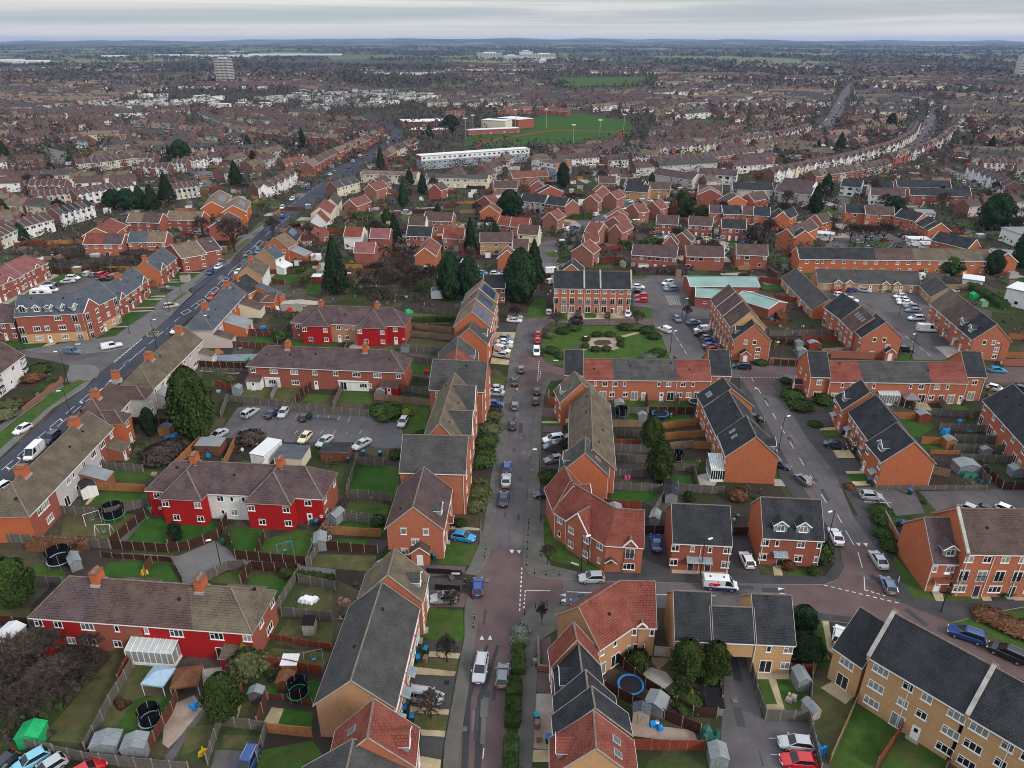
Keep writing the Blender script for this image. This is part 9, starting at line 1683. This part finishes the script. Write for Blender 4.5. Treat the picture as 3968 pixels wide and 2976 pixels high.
def town():
 rr=random.Random(3);T=MB();S=MB();W=MB();nb=0;wallw=[WR,'grey_render','cream_render','pink_render',WR,BR,'brick_brown','brick_brown'];roofs=[RB,RP,'roof_tan','roof_moss',RG,RP,RB,RG]
 free=lambda x,y:(int(x//8),int(y//8)) not in OCC and not any((int((x+i)//3),int((y+j)//3)) in FO for i in (-2,2) for j in (-1,7)) and not any(inpoly(x,y,Q) for Q in OPEN[1:]) and (not inpoly(x,y,NN) or (y>262 and -75<x<175))
 y=264
 while y<2700:
  st=27+max(0,(y-600)*.012);cell=190
  x=-(y*.78+60)
  while x<y*.78+60:
   ci,cj=int(x//cell),int(y//cell);hr=random.Random(ci*7919+cj*104729);ang=hr.choice([0,0,.35,-.35,.6,-.5,1.2]);kind=hr.random();L=rr.choice([8,13,15,15,22,30,42]);wood=.07+.75*max(0,min(1,(y-1500)/900))
   if kind<wood or rr.random()<.04: x+=L+5;continue
   if y<415: L=rr.choice((8,9,13))
   d=Vector((math.cos(ang),math.sin(ang)));p=Vector((x,y+rr.uniform(-9,9)-abs(ang)*0));q=p+d*L;c=(p+q)/2
   if abs(ang)>1: q=p+d*min(L,26)
   if not (900<y<1250 and -560<x<-120 and rr.random()<.4) and all(free(*(p.lerp(q,t))) for t in (0,.25,.5,.75,1)):
    if inpoly(c.x,c.y,NN): infill.append((p,q));x+=L+9;continue
    nb+=1;h0=5.1+rr.uniform(-.2,.2);w=hr.choice(wallw) if rr.random()<.6 else rr.choice(wallw);k=max(1,int(L/7));fs='b.n' if w==WR else 'n.n'
    white=y>900 and y<1250 and -560<x<-120
    if white: bld('',[p,q],8,5,flat=True,rm=rr.choice(['roof_white','roof_felt',RG]),wall=rr.choice([WR,'grey_render']),f='n.n'*k,into=T,lod=2,lint=False)
    else: bld('',[p,q],7.5,h0,rise=2.8,rm=rr.choice(roofs) if rr.random()<.5 else hr.choice(roofs),wall=w,side='brick_brown',f=(fs*k+'/'+fs*k) if y<1300 else fs*k,into=T,lod=2,lint=False,hip=(rr.random()<.3,rr.random()<.3),x=[('ch',.2,.8),('ch',.75,.8)] if y<900 else [])
    for _ in range(3 if y<1000 else 1):
     gx,gy=c.x+rr.uniform(-L/2,L/2),c.y-rr.uniform(6,16)
     if free(gx,gy): a=rr.uniform(1,2.4);S.box(gx-a,gy-a*.8,0,gx+a,gy+a*.8,rr.uniform(1.8,2.8),rr.choice(['shed_pale','shed_brown',WR,'fence_tan','grey_render']),rr.choice(['roof_felt','roof_white',RD,'roof_slate','poly_clear']))
   x+=L+rr.uniform(1,5)
  y+=st*(1 if y<1300 else 1.35)
 o=T.build('distant_houses');tag(o,'mass of brown-roofed houses spreading to the countryside','houses',None,'stuff')
 def clump(x,y,h,w,m,n,s,z=0):
  for _ in range(n):
   a=rr.random()*6.28;t=rr.random();q=math.sqrt(rr.random());rd=w*q*(math.sin(PI*min(.95,t*.8+.15)));nn=Vector((math.cos(a),math.sin(a)-.4,.7+rr.gauss(0,.3))).normalized();tuft(W,Vector((x+rd*math.cos(a),y+rd*math.sin(a),z+h*t)),nn,s,m,rr)
 for i in range(23000):
  y=270+(rr.random()**1.4)*2500;x=rr.uniform(-1,1)*(y*.76+40)
  hr=random.Random(int(x//90)*31+int(y//90)*977).random()
  if (int(x//3),int(y//3)) in FO: continue
  near=inpoly(x,y,NEARZ)
  if near and rr.random()<.6: continue
  if y<430 and rr.random()<.05 and len(TL)<70: TL.append((x,y))
  g=rr.random()<.15;h=rr.uniform(4,9)*(1 if hr>.3 else 1.45)
  if near or y<420: h*=.6
  clump(x,y,h,h*.6,'far_green' if g else ('far_wood' if rr.random()<.75 else 'twigs'),24 if y<500 else 15 if y<1200 else 9,.55 if y<500 else 1.15 if y<1200 else 2.1)
 Lw=MB();k=0
 for i in range(8500):
  y=62+(rr.random()**.9)*640;x=rr.uniform(-1,1)*(y*.76+30);c=(int(x//3),int(y//3))
  if c in FO or any(inpoly(x,y,q) for q in OPEN[1:]): continue
  u=rr.random();a=rr.choice((0,.1,PI/2,PI/2+.1))+rr.gauss(0,.08);d=Vector((math.cos(a),math.sin(a)));n=Vector((-d.y,d.x));p=Vector((x,y));far=y>230
  if u<.3 and far:
   l=rr.uniform(4,11);q=p+d*l
   if (int(q.x//3),int(q.y//3)) in FO: continue
   S.bar((x,y,.9),(q.x,q.y,.9),.07,1.7,rr.choice(['fence_grey','fence_brown','fence_tan','fence_orange','fence_grey','fence_red','fence_dark']))
  elif u<.45 and far:
   l,w=rr.uniform(3,8),rr.uniform(2,4);k+=1;z=.025+k*2e-5;Lw.face([(e.x,e.y,z) for e in (p-d*l-n*w,p+d*l-n*w,p+d*l+n*w,p-d*l+n*w)],rr.choice(['lawn','lawn',LP,LB,'concrete','asphalt_pale','gravel','soil']))
  elif u<.56 and far: s2=rr.uniform(.8,1.8);S.box(x-s2,y-s2*.8,0,x+s2,y+s2*.8,rr.uniform(1.7,2.4),rr.choice(['shed_pale','shed_brown',WR,'fence_tan','shed_grey']),rr.choice(['roof_felt','roof_white',RD,'roof_slate','poly_clear',RB]))
  else:
   if not far and any((c[0]+i,c[1]+j) in FO for i in (-1,0,1) for j in (-1,0,1)) and rr.random()<.8: continue
   h=rr.uniform(.5,2.2) if not far else rr.uniform(1,3.2);clump(x,y,h,h*.7,rr.choice(['shrub','shrub_olive','twigs','twigs_dark','twigs_dark','far_green','rust_hedge'] if rr.random()<.97 else ['golden']),26,.24 if not far else .4)
   if not far and rr.random()<.6: e=rr.uniform(.15,.45);S.box(x-e,y-e,0,x+e,y+e,rr.uniform(.2,.8),rr.choice(['shed_pale','plastic_blue','white_plastic','fence_tan','bin_brown','steel','black_paint','pot','concrete']))
 o=Lw.build('lawn');tag(o,None,kind='structure')
 for i in range(11000):
  y=1500+(rr.random()**1.3)*7500;x=rr.uniform(-1,1)*y*.74;k=math.sin(x*.004+y*.0021)+math.sin(y*.0063+x*.0012)+.5*math.sin(x*.011)
  if k<-.25: continue
  s=3+y/1100;z=35*max(0,y-2600)/12000;clump(x,y,9,14+y/400,'far_green' if rr.random()<.3 else 'far_wood',5,s,z)
 o=S.build('garden_clutter');tag(o,'small sheds, fences and bits scattered about the gardens','clutter',None,'stuff')
 o=W.build('woodland');tag(o,'leafless trees and woods between the distant houses','trees',None,'stuff')
town()
infill.sort(key=lambda a:a[0].x)
for i,(p,q) in enumerate(infill[:58]): bld('small %s house in a back plot of the middle estate, %s from the left'%(('red-roofed','brown-roofed')[i%2],ORD[i]),[p,q],7,5+R.uniform(-.1,.1),rise=2.8,rm=('roof_bright',RB)[i%2],wall=R.choice(['brick_pink',BR,'brick_pink','cream_render']),f='n.n/n.d',lint=False,lod=2,name='detached_house',cat='house',group='houses in back plots of the middle estate')
TL.sort()
for i,(x,y) in enumerate(TL): tree('w',(x,y),R.uniform(7,11),R.uniform(6,9),('bare','bare','birch','bare','conifer')[i%5],'%s tree among the middle-distance gardens, %s of them from the left'%('pointed dark' if i%5==4 else 'leafless',ORD[i] if i<59 else '%dth'%(i+1)),'trees among the middle-distance gardens')
def airbox():
 b=MB();b.box(-16000,-300,-1.5,16000,21000,150,'haze');o=b.build('haze');tag(o,'thin bluish air over the whole town','haze',None,'stuff')
m=bpy.data.materials.new('haze');m.use_nodes=True;t=m.node_tree
for n in list(t.nodes): t.nodes.remove(n)
o_=t.nodes.new('ShaderNodeOutputMaterial');pv=t.nodes.new('ShaderNodeVolumePrincipled');pv.inputs['Color'].default_value=(.42,.6,1,1);pv.inputs['Density'].default_value=.00005;pv.inputs['Anisotropy'].default_value=.2;t.links.new(pv.outputs[0],o_.inputs['Volume']);MATS['haze']=m
airbox()
cam=bpy.data.cameras.new('camera');co=bpy.data.objects.new('camera',cam);COL.objects.link(co);co.location=(0,0,CAMH);co.rotation_euler=(PI/2-PITCH,0,0);cam.sensor_width=36;cam.lens=36*FP/3968;cam.clip_end=60000;cam.clip_start=1;SC.camera=co
def light():
 az=math.radians(62);el=math.radians(32)
 sun=bpy.data.lights.new('sun','SUN');sun.energy=SUN_E;sun.angle=math.radians(11);sun.color=(1,.95,.88);so=bpy.data.objects.new('sun',sun);COL.objects.link(so)
 az=math.radians(128)
 d=Vector((math.sin(az)*math.cos(el),math.cos(az)*math.cos(el),math.sin(el)));so.rotation_euler=d.to_track_quat('Z','Y').to_euler();so.location=(0,0,200)
 w=bpy.data.worlds.new('World');SC.world=w;w.use_nodes=True;t=w.node_tree
 for n in list(t.nodes): t.nodes.remove(n)
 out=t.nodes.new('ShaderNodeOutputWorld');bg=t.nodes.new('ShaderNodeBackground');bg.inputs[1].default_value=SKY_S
 sk=t.nodes.new('ShaderNodeTexSky');sk.sky_type='NISHITA';sk.sun_disc=False;sk.sun_elevation=el;sk.sun_rotation=az;sk.air_density=1.2;sk.dust_density=3;sk.altitude=80
 tc=t.nodes.new('ShaderNodeTexCoord');sep=t.nodes.new('ShaderNodeSeparateXYZ');t.links.new(tc.outputs['Generated'],sep.inputs[0])
 mp=t.nodes.new('ShaderNodeMapping');mp.inputs['Scale'].default_value=(1.1,1.6,36);mp.inputs['Rotation'].default_value=(0,math.radians(1.0),0);mp.inputs['Location'].default_value=(.3,.0,1.35);t.links.new(tc.outputs['Generated'],mp.inputs[0])
 n=noise(t,mp.outputs[0],1.0,6,.58);
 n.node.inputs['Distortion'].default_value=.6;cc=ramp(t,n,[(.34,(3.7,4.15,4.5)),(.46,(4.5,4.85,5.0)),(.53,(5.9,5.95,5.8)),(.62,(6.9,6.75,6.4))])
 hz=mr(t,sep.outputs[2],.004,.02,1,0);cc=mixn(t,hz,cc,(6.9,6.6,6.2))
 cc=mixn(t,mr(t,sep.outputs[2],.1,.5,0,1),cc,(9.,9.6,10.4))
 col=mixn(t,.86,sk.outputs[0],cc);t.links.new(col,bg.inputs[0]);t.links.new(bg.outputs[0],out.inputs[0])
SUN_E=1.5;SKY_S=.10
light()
SC.view_settings.view_transform='Standard';SC.view_settings.look='None';SC.view_settings.exposure=.42;SC.view_settings.gamma=1
SC.render.engine='CYCLES';SC.cycles.filter_width=1.0;SC.cycles.use_denoising=True;SC.cycles.max_bounces=4;SC.cycles.diffuse_bounces=2;SC.cycles.glossy_bounces=2;SC.cycles.transmission_bounces=2;SC.cycles.volume_bounces=0;SC.cycles.use_adaptive_sampling=True
